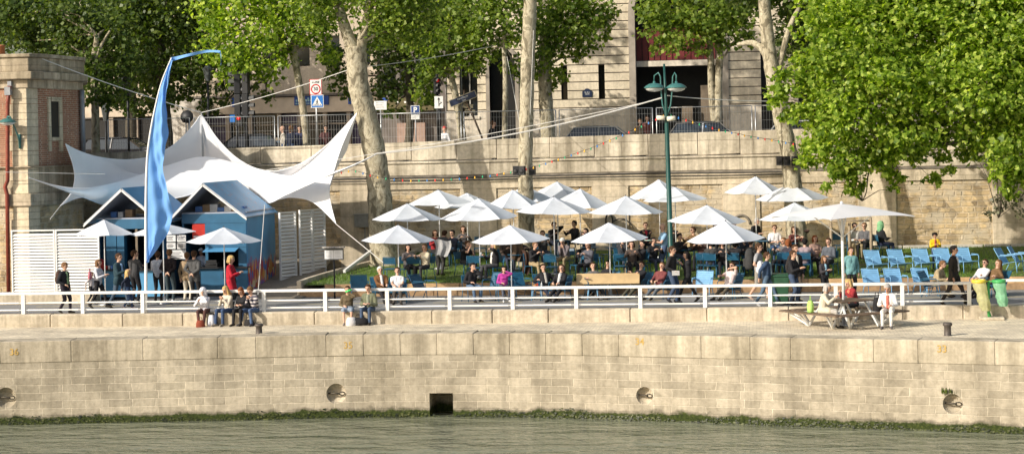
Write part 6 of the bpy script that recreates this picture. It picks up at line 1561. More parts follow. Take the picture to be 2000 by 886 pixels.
def make_person(k=1.0, seat=None, low=False, lean=0.0, walk=0.0, arms='side', feet=None, hair='short', hairc='brown', skin=0, top=(.1, .1, .1), bottom=(.03, .035, .06), shoe=(.03, .025, .02), inner=None,
                sleeve='long', legs='long', coat=0.0, fem=False, headyaw=0.0, headpitch=0.0, glasses=False, bald=False, feetz=0.0, belly=0.0, legspread=.12):
    V3 = lambda x, y, z: Vector((x, y, z))*k
    P = []
    hz = .92 if seat is None else seat/k+.085
    pel = Vector((0, 0, hz*k))
    sd_ = Vector((0, -math.sin(lean), math.cos(lean))); fw = Vector((0, -math.cos(lean), -math.sin(lean)))
    sp = lambda x, f, u: pel+(Vector((x, 0, 0))+fw*f+sd_*u)*k
    sh = .150 if fem else .168
    chest = .098 if fem else .108
    add = lambda a, r0, b_, r1, tg: P.append((tuple(a), r0*k, tuple(b_), r1*k, tg))
    th = .024 if coat or inner is not None else .015
    add(pel+V3(-.075, 0, 0), .112 if fem else .105, pel+V3(.075, 0, 0), .112 if fem else .105, 'bottom')
    add(sp(0, .0, .08), .118+th+belly*.4, sp(0, .015+belly*.5, .17), .108+th+belly, 'top')
    add(sp(-.05, 0, .10), .105+th, sp(-.07, 0, .34), chest+th, 'top'); add(sp(.05, 0, .10), .105+th, sp(.07, 0, .34), chest+th, 'top')
    add(sp(-sh+.05, 0, .41), .072+th, sp(sh-.05, 0, .41), .072+th, 'top'); add(sp(-.06, 0, .36), .095, sp(.06, 0, .36), .095, 'top')
    if fem: add(sp(-.06, .085, .31), .055, sp(.06, .085, .31), .055, 'top')
    add(sp(0, .0, .02), .122+th, sp(0, 0, .06), .118+th, 'top')
    if inner is not None: add(sp(0, .112+th, .10), .045, sp(0, .075+th, .42), .05, 'inner')
    hc = sp(0, .035, .665); add(sp(0, 0, .44), .056, sp(0, .02, .56), .052, 'skin')
    Rh = Matrix.Rotation(headyaw, 3, 'Z') @ Matrix.Rotation(headpitch+lean*.35, 3, 'X')
    hp = lambda x, y, z: hc+(Rh @ Vector((x, y, z)))*k
    add(hp(0, .022, .03), .092, hp(0, -.005, .03), .090, 'skin'); add(hp(0, -.02, -.04), .068, hp(0, -.045, -.075), .042, 'skin'); add(hp(0, .02, -.03), .075, hp(0, 0, 0), .08, 'skin')
    add(hp(0, -.092, .012), .012, hp(0, -.108, -.022), .016, 'skin')
    for s in (-1, 1):
        add(hp(s*.088, .015, .01), .018, hp(s*.088, .015, -.025), .014, 'skin')
        add(hp(s*.034, -.085, .012), .014 if not glasses else .022, hp(s*(.034 if not glasses else .02), -.085, .012), .014 if not glasses else .022, 'eye')
    add(hp(-.018, -.082, -.055), .010, hp(.018, -.082, -.055), .010, 'lip')
    hands = HANDS[arms](hz)
    J = {}
    for i, s in enumerate((1, -1)):
        shp = sp(s*(sh+.005), 0, .405); tgt = hands[i]
        if tgt == 'mouth': tgt = hp(s*.035, -.15, -.09)
        elif tgt == 'nape': tgt = hp(s*.05, .13, -.02)
        else: tgt = Vector(tgt)*k
        hint = Vector((s*.55, .55, -.55)) if tgt.z < shp.z+.15 else Vector((s*1, -.2, .2))
        el, wr = ik(shp, tgt, .285*k, .25*k, hint)
        st = 'top' if sleeve in ('long', 'short') else 'skin'
        add(shp, .062+th*.5, shp+(el-shp)*.55, .052+th*.6, 'top' if sleeve != 'none' else 'skin'); add(shp+(el-shp)*.5, .05+th*.6 if sleeve == 'long' else .046, el, .044+th*.5 if sleeve == 'long' else .040, 'top' if sleeve == 'long' else 'skin')
        if sleeve == 'long': add(el, .044+th*.5, el+(wr-el)*.88, .034+th*.4, 'top'); add(el+(wr-el)*.8, .027, wr, .026, 'skin')
        else: add(el, .040, wr, .027, 'skin')
        d = (wr-el).normalized(); pl = wr+d*.045*k; add(wr, .027, pl+d*.035*k, .032, 'skin')
        side = d.cross(Vector((0, 0, 1))); side = side.normalized() if side.length > .1 else Vector((1, 0, 0)); nr = side.cross(d)
        for q, (o_, L) in enumerate(((-.027, .062), (-.009, .072), (.009, .068), (.027, .052))):
            b0 = pl+d*.05*k+side*o_*k; b1 = b0+(d*.8-nr*.45*1).normalized()*L*.55*k; b2 = b1+(d*.45-nr*.9).normalized()*L*.5*k
            add(b0, .0115, b1, .0105, 'skin'); add(b1, .0105, b2, .009, 'skin')
        tb = wr+d*.03*k-side*s*.03*k; add(tb, .014, tb+(d*.6-side*s*.75-nr*.3).normalized()*.055*k, .011, 'skin')
        J['hand%d' % i] = pl
    for i, s in enumerate((1, -1)):
        hip = pel+V3(s*.085, 0, -.02)
        if feet is not None: ft = Vector(feet[i])
        elif seat is None: ft = V3(s*(.10 if not walk else .07), (-walk if s > 0 else walk), .075)
        elif low: ft = Vector((s*legspread*k, -.80*k, .07*k+feetz))
        else: ft = Vector((s*legspread*k, -(.50 if i else .42)*k, .07*k+feetz))
        if walk and i == 1: ft.z += .05*k
        kn, an = ik(hip, ft, .43*k, .425*k, Vector((s*.12, -1, .25)))
        bt = 'bottom'
        add(hip, .096, kn, .068, bt)
        lt = 'bottom' if legs == 'long' else 'skin'
        if legs == 'shorts': add(kn, .056, kn+(an-kn)*.12, .055, 'skin')
        add(kn, .058 if lt == 'bottom' else .050, kn+(an-kn)*.4, .056 if lt == 'bottom' else .052, lt); add(kn+(an-kn)*.4, .055 if lt == 'bottom' else .05, an+(kn-an)*.05, .047 if lt == 'bottom' else .034, lt)
        fd = (Vector((s*.18, -1, 0))).normalized() if not (walk and i == 1) else Vector((0, -.75, -.55)).normalized()
        add(an+fd*-.035*k-UP*.02*k, .044, an+fd*.06*k-UP*.025*k, .042, 'shoe'); add(an+fd*.06*k-UP*.03*k, .042, an+fd*.15*k-UP*.036*k, .034, 'shoe')
        if coat:
            add(hip, .105+.01, hip+(kn-hip)*coat, .10+.012, 'top'); add(pel+V3(s*.05, .02, -.03), .115, pel+V3(s*.06, 0, 0)+(kn-hip)*coat*.9, .105, 'top')
        if legs == 'skirt': add(hip, .11, hip+(kn-hip)*.8, .105, 'bottom'); add((hip+pel)/2, .11, (hip+pel)/2+(kn-hip)*.75, .1, 'bottom')
    mats = [skinm[skin], cloth(top), cloth(bottom), cloth(shoe), cloth(inner if inner is not None else top), eyem, lipm]
    me = blob('body', P, .0155, TAGS, mats)
    return me, hc, Rh, J, pel
PEOPLE = {}
def chair_label(l):
    n_ = len(l.split()); return ('blue metal chair under the ' if n_ <= 11 else ('blue chair under ' if n_ <= 13 else 'chair under '))+l
def put_person(key, label, px, py, yaw, mode, group=None, feety=None, row='m', chairk=None, hair='short', hairc='brown', k=1.0, t=None, **kw):
    """mode 'head': (px,py) is the head centre and depth follows from it; 'feet': (px,py) head, feety the feet row on the road"""
    yaw = R(yaw)
    seat = kw.get('seat')
    loc = None
    if mode == 'feet':
        loc = G(px, feety, 0.0)
        for _ in range(3):
            hzw = T(px, py, loc.y).z
            loc.x = S(px, loc.y, 1.55)
        if seat is None and 'k' not in PEOPLE.get('_', {}): k = max(.55, min(1.08, hzw/1.585)) if k == 1.0 else k
    me, hc, Rh, J, pel = make_person(k=k, **kw)
    Rz = Matrix.Rotation(yaw, 3, 'Z'); off = Rz @ hc
    if mode == 'feet': loc = loc-Vector((off.x, off.y, 0))*.6
    else:
        lo, hi = ((3.6, 6.0) if row == 'f' else (6.9, 13.6)) if t is None else (t, t)
        for _ in range(40):
            m_ = (lo+hi)/2; g_ = ground(0, m_-off.y); 
            hy = proj((S(px, m_, g_+hc.z), m_, g_+hc.z))[1]
            if hy > py: lo = m_
            else: hi = m_
        m_ = (lo+hi)/2; g_ = ground(0, m_-off.y); loc = Vector((S(px, m_, g_+hc.z)-off.x, m_-off.y, g_))
    return finish_person(key, label, loc, yaw, me, hc, Rh, J, hair, hairc, group, k, chairk)
def at_person(key, label, loc, yaw, group=None, hair='short', hairc='brown', k=1.0, **kw):
    me, hc, Rh, J, pel = make_person(k=k, **kw); return finish_person(key, label, Vector(loc), R(yaw), me, hc, Rh, J, hair, hairc, group, k, None)
def finish_person(key, label, loc, yaw, me, hc, Rh, J, hair, hairc, group, k, chairk):
    root = thing('person', label, 'person', loc, yaw, group)
    o = bpy.data.objects.new('body', me); link(o, root)
    if hair:
        h = bpy.data.objects.new('hair' if hair not in ('hood', 'cap') else hair, hair_mesh(hair)); link(h, root); h.location = hc; h.rotation_euler = Rh.to_euler(); h.scale = (k, k, k)
        h.material_slots[0].link = 'OBJECT'; h.material_slots[0].material = cloth(HAIRC[hairc]) if isinstance(hairc, str) else cloth(hairc)
    Rz = Matrix.Rotation(yaw, 3, 'Z')
    PEOPLE[key] = dict(loc=loc, yaw=yaw, k=k, hc=hc, J={n: loc+Rz @ v for n, v in J.items()}, Rz=Rz)
    h_ = proj(loc+Rz @ hc); f_ = proj(loc); print('P %-14s t=%.1f k=%.2f head=(%.0f,%.0f) feet=(%.0f,%.0f)' % (key, loc.y, k, h_[0], h_[1], f_[0], f_[1]))
    if chairk:
        kind, lite = chairk
        chair(kind, lite, loc+Rz @ Vector((0, .05 if kind == 'low' else .02, 0)), yaw, chair_label(label), 'blue metal %s on the terrace' % ('low armchairs' if kind == 'low' else 'chairs'))
    return root
TER, WALK, SITK, QUE, UPST = 'people seated on the terrace', 'people walking along the quay road', 'people sitting on the kerb', 'people queuing at the kiosks', 'people on the upper street'
navy = (.02, .025, .045); blk = (.022, .022, .025); jean = (.045, .075, .15); khaki = (.28, .22, .13); dgrey = (.05, .05, .052); gry = (.20, .20, .21); wht = (.70, .69, .68); beige = (.48, .39, .26); brn = (.10, .055, .03)
SC, SL = dict(seat=.45), dict(seat=.36, low=True, lean=R(-24))
CS, CL = ('side', 0), ('low', 0)
# --- walkers on the road, left
put_person('oldman', 'grey haired man in black jacket and striped shirt walking at far left', 126, 519, 75, 'feet', WALK, 612, hairc='light brown', top=blk, inner=(.20, .30, .16), bottom=(.03, .025, .035), walk=.16, arms='hip', headpitch=R(18))
put_person('whitetop', 'woman in white top and black trousers carrying a pink bag', 192, 513, 80, 'feet', WALK, 602, hair='bob', hairc='light brown', top=(.62, .62, .66), bottom=blk, walk=.30, arms='hold', fem=True)
put_person('child_behind', 'child in pale top and black trousers behind the woman in white', 178, 535, 80, 'feet', WALK, 594, hair='short', hairc='brown', top=(.6, .55, .55), bottom=blk, walk=.2, arms='swing', skin=2)
put_person('blazer', 'man in dark teal blazer striding right holding a cup', 232, 499, 78, 'feet', WALK, 601, hairc='brown', top=(.03, .06, .075), inner=(.25, .4, .6), bottom=(.07, .10, .14), walk=.32, arms='hold', coat=.25)
put_person('navygirl', 'blond girl in navy top and jeans walking by the flag pole', 249, 532, 95, 'feet', WALK, 603, hair='long', hairc='blond', top=navy, bottom=jean, walk=.16, arms='swing', fem=True, shoe=(.5, .4, .38))
put_person('hoodie', 'man in dark grey hoodie queuing with his back turned', 263, 493, 160, 'feet', QUE, 592, hairc='brown', top=(.055, .055, .058), bottom=blk, arms='hold', headyaw=R(-45))
put_person('stripedback', 'man in pale grey shirt with a dark bag strap behind the flag', 308, 497, 180, 'feet', QUE, 588, hairc='brown', top=(.42, .45, .52), bottom=blk, arms='hold')
put_person('darksweater', 'man in black sweater, hands behind his back, by the menu boards', 331, 490, 178, 'feet', QUE, 590, hairc='light brown', top=(.016, .012, .015), bottom=(.05, .07, .08), arms='back', shoe=(.55, .55, .55))
put_person('beigeman', 'person in beige jacket and cream trousers queuing beside the bald man', 365, 499, 175, 'feet', QUE, 589, hairc='light brown', top=(.36, .26, .16), bottom=(.58, .52, .42), arms='side', coat=.2)
put_person('greyjacket', 'man in grey jacket with hands clasped behind his back', 379, 496, 172, 'feet', QUE, 591, hairc='brown', top=(.085, .085, .085), bottom=(.03, .028, .028), arms='back', coat=.3, belly=.01)
at_person('vendor', 'vendor in white cap and apron inside the right kiosk', (S(394, 7.75, 1.3), 7.75, .1), -20, None, hair='cap', hairc=(.6, .66, .75), top=(.45, .5, .6), bottom=navy, arms='hold', skin=3, k=.93)
put_person('redcoat', 'blond woman in a shiny red coat eating under an umbrella', 451, 506, 88, 'feet', QUE, 604, hair='bob', hairc='blond', top=(.42, .02, .035), bottom=blk, arms='hold', coat=.65, fem=True, headpitch=R(15))
# --- on the kerb
def kerbsit(key, label, px, py, yaw, **kw):
    kw.setdefault('k', 1.0); k = kw.pop('k'); loc = Vector((S(px, .0, .5), .10, PZ))
    return at_person(key, label, loc, yaw, SITK, k=k, seat=.405, **kw)
kerbsit('hooded', 'person in white hooded top sitting on the kerb eating', 398, 582, 0, hair='hood', hairc=(.66, .66, .70), top=(.66, .66, .70), bottom=(.09, .045, .04), lean=R(14), arms='face', headpitch=R(20), k=.95, fem=True, shoe=(.10, .09, .06), legspread=.07)
kerbsit('blondcream', 'long haired blond woman in cream cardigan sitting on the kerb', 445, 574, -28, hair='long', hairc='blond', top=(.58, .52, .42), bottom=jean, lean=R(10), arms='phone', fem=True, headpitch=R(18), shoe=(.25, .22, .18))
kerbsit('blackkerb', 'brown haired woman all in black sitting beside the man in stripes', 476, 577, -20, hair='bob', hairc='red', top=blk, bottom=blk, lean=R(16), arms='lap', fem=True, headpitch=R(22), k=.97)
stripes, nt, b, out = nodes_new('striped_knit')
sx_ = N(nt, 'ShaderNodeSeparateXYZ'); nt.links.new(objcoord(nt), sx_.inputs[0]); wv = N(nt, 'ShaderNodeMath', operation='FRACT'); ml = N(nt, 'ShaderNodeMath', operation='MULTIPLY'); nt.links.new(sx_.outputs[2], ml.inputs[0]); ml.inputs[1].default_value = 9.0; nt.links.new(ml.outputs[0], wv.inputs[0])
cr_ = ramp(nt, wv.outputs[0], [(.5, (.05, .045, .07)), (.52, (.55, .50, .48))]); nt.links.new(cr_, b.inputs['Base Color']); b.inputs['Roughness'].default_value = .9
o = kerbsit('stripes', 'man in striped jumper and jeans sitting on the kerb reading', 495, 573, -22, hairc='light brown', top=(.3, .3, .31), bottom=(.07, .11, .20), lean=R(16), arms='phone', headpitch=R(26), legspread=.19, shoe=(.06, .06, .07))
for ch in o.children:
    if ch.name.startswith('body'): ch.data.materials[1] = stripes; ch.data.materials[4] = stripes
kerbsit('greenbottle', 'young woman in brown jacket and denim skirt drinking from a green bottle', 678, 582, 10, hair='short', hairc='brown', top=(.13, .10, .06), bottom=(.22, .27, .34), legs='skirt', lean=R(8), arms='drink', fem=True, k=.95, shoe=(.3, .27, .24))
kerbsit('olivejacket', 'young man in olive jacket and jeans sitting on the kerb', 721, 575, -8, hairc='brown', top=(.16, .17, .11), bottom=(.06, .09, .15), lean=R(10), arms='lap', inner=(.25, .27, .2))
# --- front row of the terrace
put_person('brownjacket', 'old man in brown jacket reclining in a front row armchair', 742, 527, 25, 'head', TER, row='f', chairk=CL, hairc='white', top=(.16, .075, .03), bottom=blk, inner=(.6, .6, .6), arms='lap', **SL)
put_person('whiteshirtman', 'man in white T-shirt resting in a front row armchair', 776, 532, 10, 'head', TER, row='f', chairk=CL, hairc='brown', top=(.66, .66, .66), bottom=(.07, .06, .05), sleeve='short', arms='lap', **SL)
put_person('drinker', 'man in dark jacket and jeans drinking in the front row', 924, 521, 35, 'head', TER, row='f', chairk=CS, hairc='black', top=blk, bottom=(.09, .14, .22), arms='drink', lean=R(12), **SC)
put_person('magenta', 'girl in magenta jacket sitting in the front row', 984, 526, 20, 'head', TER, row='f', chairk=CS, hair='bob', hairc='black', top=(.42, .05, .28), bottom=(.08, .09, .12), arms='drink', fem=True, k=.85, seat=.45, shoe=(.55, .55, .55), lean=R(5))
put_person('recliner_a', 'man in black jacket and grey shirt reclining behind a blue side table', 1061, 522, 25, 'head', TER, row='f', chairk=CL, hairc='brown', top=blk, inner=(.35, .33, .3), bottom=navy, arms='arms', **SL)
put_person('blackwhite', 'woman in black with a white paper on her lap in the front row', 1097, 523, -15, 'head', TER, row='f', chairk=CL, hair='bob', hairc='brown', top=blk, bottom=blk, arms='lap', fem=True, inner=(.6, .6, .6), **SL)
put_person('greyshirt', 'man in grey shirt sitting behind the slanted wooden board', 1158, 519, 20, 'head', TER, row='f', chairk=CL, hairc='brown', top=(.11, .11, .115), bottom=dgrey, arms='arms', **SL)
put_person('ponytail', 'dark haired woman in black sitting behind the wooden board', 1188, 515, -35, 'head', TER, row='f', chairk=CL, hair='bob', hairc='black', top=(.02, .02, .022), bottom=blk, arms='lap', fem=True, **SL)
put_person('kneesup', 'man in black jacket reclining at the right end of the wooden board', 1253, 517, -30, 'head', TER, row='f', chairk=CL, hairc='brown', top=blk, bottom=(.09, .085, .06), arms='cross', **SL)
put_person('plaidred', 'man in reddish checked shirt reclining behind the walking man', 1293, 519, -25, 'head', TER, row='f', chairk=CL, hairc='light brown', top=(.17, .05, .05), bottom=(.12, .14, .16), arms='lap', **SL)
put_person('pinktee', 'man in pink printed T-shirt and sunglasses reclining in the front row', 1430, 519, -30, 'head', TER, row='f', chairk=CL, hairc='brown', top=(.62, .52, .50), bottom=(.10, .085, .06), sleeve='short', arms='face', glasses=True, **SL)
put_person('beigefront', 'person in beige top sitting behind the man in the dark suit', 1842, 517, 60, 'head', TER, row='f', chairk=CL, hairc='light brown', top=(.38, .30, .18), bottom=khaki, arms='knee', lean=R(20), seat=.36)
put_person('whitelounge', 'person in white shirt and sunglasses lounging behind the waste bags', 1924, 513, -40, 'head', TER, row='f', chairk=CL, hairc='brown', top=(.68, .68, .68), bottom=blk, arms='lap', glasses=True, **SL)
put_person('brownlounge', 'long haired woman in brown top lounging at far right', 1950, 516, -60, 'head', TER, row='f', chairk=CL, hair='long', hairc='light brown', top=(.16, .095, .045), bottom=blk, arms='arms', fem=True, **SL)
# --- terrace, middle rows
put_person('dark_a', 'person in black and white print under the left umbrellas', 797, 487, 30, 'head', TER, chairk=CS, hair='bob', hairc='black', top=(.10, .09, .09), bottom=blk, arms='table', fem=True, **SC)
put_person('cream_a', 'woman in cream jacket under the second left umbrella', 829, 484, -30, 'head', TER, chairk=CS, hair='bob', hairc='light brown', top=(.50, .44, .32), bottom=dgrey, arms='table', fem=True, **SC)
put_person('redscarf', 'brown haired woman in red top behind the upper left umbrella pole', 850, 455, 30, 'head', TER, chairk=CS, hair='bob', hairc='brown', top=(.28, .025, .03), bottom=blk, arms='table', fem=True, **SC)
put_person('standgrey', 'person in grey coat standing bent over among the chairs', 869, 457, 150, 'head', None, hair='short', hairc='brown', top=(.075, .075, .078), bottom=(.05, .048, .045), arms='table', lean=R(28), coat=.4, t=8.6)
put_person('dark_b', 'dark haired person in navy looking right behind the grey coat', 883, 455, -25, 'head', TER, chairk=CS, hairc='black', top=navy, bottom=blk, arms='table', **SC)
put_person('handonface', 'man in black T-shirt resting his face on his hand', 914, 476, 55, 'head', TER, chairk=CS, hairc='brown', top=blk, bottom=dgrey, sleeve='short', arms='face2', lean=R(16), **SC)
put_person('blondblack', 'blond woman in black jacket and white top smoking at a table', 964, 481, -55, 'head', TER, chairk=CS, hair='bob', hairc='blond', top=blk, inner=(.68, .66, .62), bottom=(.06, .06, .065), arms='face', fem=True, **SC)
put_person('khakipants', 'man in black sweater and khaki trousers leaning in his chair', 1046, 478, 45, 'head', TER, chairk=CS, hairc='light brown', top=(.02, .02, .024), bottom=(.34, .26, .15), arms='table', lean=R(10), **SC)
put_person('plaidold', 'white haired old man in plaid shirt bending forward', 1098, 471, -20, 'head', TER, chairk=CS, hairc='white', top=(.20, .17, .18), bottom=khaki, arms='phone', lean=R(22), headpitch=R(25), **SC)
put_person('wall_a', 'person in black holding a hand to the face near the wall', 1082, 439, 30, 'head', TER, chairk=CS, hairc='black', top=blk, bottom=navy, arms='face', **SC)
put_person('wall_b', 'dark haired man in black jacket near the wall turned left', 1121, 436, -45, 'head', TER, chairk=CS, hairc='black', top=(.022, .02, .02), bottom=blk, arms='table', **SC)
put_person('pattern', 'dark haired woman in patterned dress at a table with drinks', 1234, 478, 10, 'head', TER, chairk=CS, hair='bob', hairc='brown', top=(.09, .07, .06), bottom=blk, arms='table', fem=True, **SC)
put_person('leanback', 'man in black with tan trousers leaning far back in his chair', 1255, 476, -50, 'head', TER, chairk=CS, hairc='black', top=blk, bottom=(.20, .17, .11), arms='cross', seat=.45, lean=R(-18))
put_person('redscarf_b', 'man with red scarf and sunglasses under the lamp side umbrella', 1261, 440, 15, 'head', TER, chairk=CS, hairc='brown', top=(.02, .022, .03), inner=(.45, .03, .05), bottom=blk, arms='cross', glasses=True, **SC)
put_person('waiter', 'bald man in light blue T-shirt and jeans standing with a tray', 1294, 434, -70, 'head', None, hair=None, top=(.27, .44, .62), bottom=(.06, .09, .16), sleeve='short', arms='tray', t=8.0, k=1.04, headpitch=R(15))
put_person('behindpost', 'person in dark coat partly hidden behind the lamp post', 1313, 440, 20, 'head', TER, chairk=CS, hairc='brown', top=(.03, .03, .032), bottom=blk, arms='table', **SC)
put_person('brownleft', 'man in brown shirt and glasses sitting right of the lamp post', 1353, 449, -50, 'head', TER, chairk=CS, hairc='brown', top=(.14, .085, .04), bottom=dgrey, arms='table', glasses=True, **SC)
put_person('bigback', 'broad person in dark grey coat seen from behind at a table', 1388, 486, 170, 'head', TER, chairk=('side', 0), hair='short', hairc='black', top=(.045, .045, .045), bottom=jean, arms='table', belly=.02, **SC)
put_person('facing', 'brown haired woman facing the road under the right front umbrella', 1411, 482, 5, 'head', TER, chairk=CS, hair='bob', hairc='brown', top=blk, bottom=blk, arms='table', fem=True, **SC)
put_person('darkback', 'person in black coat seen from behind by the backpacker', 1437, 481, 160, 'head', TER, chairk=CS, hair='bob', hairc='black', top=blk, bottom=blk, arms='table', **SC)
put_person('wall_c', 'person in black behind the umbrella right of the lamp post', 1434, 437, 20, 'head', TER, chairk=CS, hairc='brown', top=(.025, .022, .03), bottom=blk, arms='table', **SC)
put_person('wall_d', 'grey haired person in black by the highest umbrella pole', 1479, 430, 50, 'head', TER, chairk=CS, hairc='grey', top=blk, bottom=blk, arms='lap', lean=R(12), **SC)
put_person('whitetee', 'man in white T-shirt and sunglasses left of the tree foot', 1513, 445, 10, 'head', TER, chairk=CS, hairc='brown', top=(.68, .66, .66), bottom=jean, sleeve='short', arms='lap', glasses=True, **SC)
put_person('handup', 'long haired person with raised hand below the square parasol', 1561, 446, 25, 'head', TER, chairk=CS, hair='long', hairc='red', top=(.10, .06, .05), bottom=blk, arms='face', fem=True, **SC)
put_person('smallhead', 'person in dark red half hidden below the square parasol', 1551, 448, 30, 'head', TER, chairk=CS, hair='bob', hairc='brown', top=(.12, .04, .035), bottom=blk, arms='table', fem=True, **SC)
put_person('plaidback', 'person in plaid shirt seen from behind near the tree foot', 1572, 472, 170, 'head', TER, chairk=CS, hairc='black', top=(.28, .22, .24), bottom=jean, arms='table', **SC)
put_person('pinkbrown', 'woman in dusty pink shirt holding a plate near the tree foot', 1592, 466, 25, 'head', TER, chairk=CS, hair='bob', hairc='red', top=(.34, .22, .18), bottom=blk, arms='hold', fem=True, **SC)
put_person('wallwhite', 'man in white shirt with yellow bag between the tree guard stakes', 1669, 441, 15, 'head', TER, chairk=CS, hairc='black', top=(.64, .62, .58), bottom=khaki, arms='lap', **SC)
put_person('wallplaid', 'person in black checked shirt between the tree guard stakes', 1688, 441, -20, 'head', TER, chairk=CS, hairc='light brown', top=(.12, .12, .13), bottom=blk, arms='lap', **SC)
put_person('greenhood', 'person in pale green hood and black sitting by the wall turned away', 1721, 439, 120, 'head', TER, chairk=CS, hair='hood', hairc=(.22, .46, .24), top=(.02, .02, .022), bottom=(.03, .035, .07), arms='lap', **SC)
for i, (px, py, yaw, hr, hc_, tp, ar, lab) in enumerate((
    (1018, 468, 40, 'short', 'brown', (.05, .04, .035), 'table', 'man in brown coat between the two hanging coats'), (1148, 478, -30, 'bob', 'brown', (.10, .10, .12), 'table', 'woman in slate grey top left of the patterned dress table'),
    (1328, 462, 40, 'short', 'black', (.03, .032, .035), 'phone', 'dark haired man in charcoal looking down right of the lamp post'), (1370, 462, -20, 'bob', 'black', (.06, .035, .03), 'table', 'woman in dark brown under the umbrella right of the lamp post'),
    (1456, 462, 20, 'short', 'brown', (.025, .03, .045), 'cross', 'man in dark navy left of the backpacker'), (1530, 470, -40, 'bob', 'light brown', (.13, .13, .14), 'table', 'woman in grey top beside the man in white T-shirt'),
    (1276, 470, 30, 'short', 'black', (.02, .02, .022), 'table', 'man in black beside the waiter'), (1398, 440, -15, 'bob', 'brown', (.08, .02, .02), 'table', 'woman in maroon near the wall right of the lamp post'),
    (1060, 456, 20, 'short', 'brown', (.05, .05, .055), 'table', 'man in dark grey behind the khaki trousers man'), (1144, 452, -30, 'bob', 'black', (.03, .04, .06), 'face', 'woman in navy right of the dark haired man near the wall'),
    (988, 468, 30, 'short', 'black', (.07, .05, .04), 'table', 'man in brown jumper right of the blond smoker'), (905, 447, 15, 'bob', 'brown', (.10, .09, .09), 'table', 'woman in grey cardigan near the wall at the left umbrellas'),
    (1216, 466, 25, 'short', 'light brown', (.045, .05, .06), 'cross', 'man in slate jacket left of the woman in patterned dress'), (1467, 472, 150, 'short', 'brown', (.06, .055, .05), 'table', 'person in dark brown seen from behind left of the backpacker'),
    (1540, 486, 165, 'bob', 'red', (.05, .045, .06), 'table', 'red haired woman seen from behind above the black sweater man'), (1618, 474, -25, 'short', 'brown', (.10, .11, .13), 'lap', 'man in blue grey right of the woman in dusty pink'))):
    put_person('extra%d' % i, lab, px, py, yaw, 'head', TER, chairk=CS, hair=hr, hairc=hc_, top=tp, bottom=blk if i % 2 else (.05, .06, .09), arms=ar, fem=(hr == 'bob'), **SC)
# --- walkers on the road, right half
put_person('bigwalk', 'man in dark sweater and jeans walking right with a paper', 1313, 486, 70, 'feet', WALK, 592, hairc='brown', top=(.035, .032, .034), bottom=(.05, .075, .13), walk=.10, arms='hip', shoe=blk)
put_person('blackwoman', 'dark haired woman in black walking with a long stride', 1341, 498, -75, 'feet', WALK, 590, hair='bob', hairc='black', top=blk, bottom=blk, walk=.36, arms='cross', fem=True)
put_person('backpacker', 'young man in grey T-shirt and shorts with a big backpack', 1482, 474, 75, 'feet', WALK, 585, hairc='brown', top=(.30, .30, .31), bottom=(.28, .26, .23), sleeve='short', legs='shorts', walk=.28, arms='hip', shoe=(.4, .3, .25))
put_person('bluejacket', 'person in blue jacket and scarf with a white backpack', 1498, 499, 80, 'feet', WALK, 597, hairc='brown', top=(.04, .07, .13), bottom=(.09, .14, .21), inner=(.30, .42, .46), walk=.34, arms='swing', shoe=(.55, .55, .55))
put_person('blacksweater', 'man in black sweater and jeans standing by the green bin', 1549, 496, 60, 'feet', WALK, 597, hairc='brown', top=blk, bottom=(.05, .07, .13), arms='hold', walk=.07)
put_person('darkcompanion', 'bald man in open dark jacket and brown trousers behind the black sweater man', 1553, 485, 35, 'feet', WALK, 590, hair='short', hairc='brown', top=(.03, .026, .025), inner=(.45, .40, .33), bottom=(.15, .11, .075), arms='side', coat=.2)
put_person('bluescarf', 'long haired woman in black and white jacket with a blue scarf', 1609, 505, 40, 'feet', WALK, 586, hair='long', hairc='light brown', top=(.05, .045, .05), inner=(.3, .5, .62), bottom=blk, arms='hold', fem=True)
put_person('tealshirt', 'man in teal shirt and black trousers crossing to the chairs', 1662, 489, 20, 'feet', WALK, 580, hairc='brown', top=(.16, .33, .34), bottom=blk, arms='side', coat=.15)
put_person('yellowboy', 'boy in yellow jacket standing between the empty blue chairs', 1826, 476, 10, 'head', None, hair='curly', hairc='black', top=(.72, .46, .02), inner=(.3, .05, .05), bottom=jean, arms='hold', k=.74, t=8.4, headpitch=R(20), skin=1)
put_person('suitman', 'man in dark suit jacket striding left past the waste bags', 1863, 487, 75, 'feet', WALK, 597, hairc='black', top=(.035, .024, .018), inner=(.55, .55, .53), bottom=(.035, .026, .02), walk=.34, arms='side', coat=.35, skin=3)
# --- picnic table
def onbench(key, label, px, py, yaw, bx_, by_, **kw):
    """sit on the bench ring at table coordinates"""
    k = kw.pop('k', 1.0); q = PTp+Matrix.Rotation(prz, 3, 'Z') @ Vector((bx_, by_, 0)); return at_person(key, label, q, yaw, 'people at the picnic table', k=k, seat=.455, **kw)
onbench('creamcoat', 'grey haired woman in cream coat sitting at the picnic table', 0, 0, 75, -.90, -.10, hair='bob', hairc='grey', top=(.60, .54, .42), bottom=(.45, .42, .38), arms='table', fem=True, coat=.5, lean=R(12), headpitch=R(8))
onbench('orangescarf', 'blond woman with orange red scarf behind the picnic table', 0, 0, -60, 1.05, .75, hair='bob', hairc='blond', top=(.28, .03, .035), inner=(.75, .22, .12), bottom=blk, arms='table', fem=True, lean=R(14), headpitch=R(14))
onbench('whitejacket', 'old man in white jacket and white trousers on the picnic bench', 0, 0, -12, .62, -1.28, hairc='grey', top=(.74, .73, .71), inner=(.55, .16, .12), bottom=(.70, .67, .62), arms='knee', lean=R(16), headpitch=R(22), bald=True, shoe=(.12, .11, .11), skin=1)
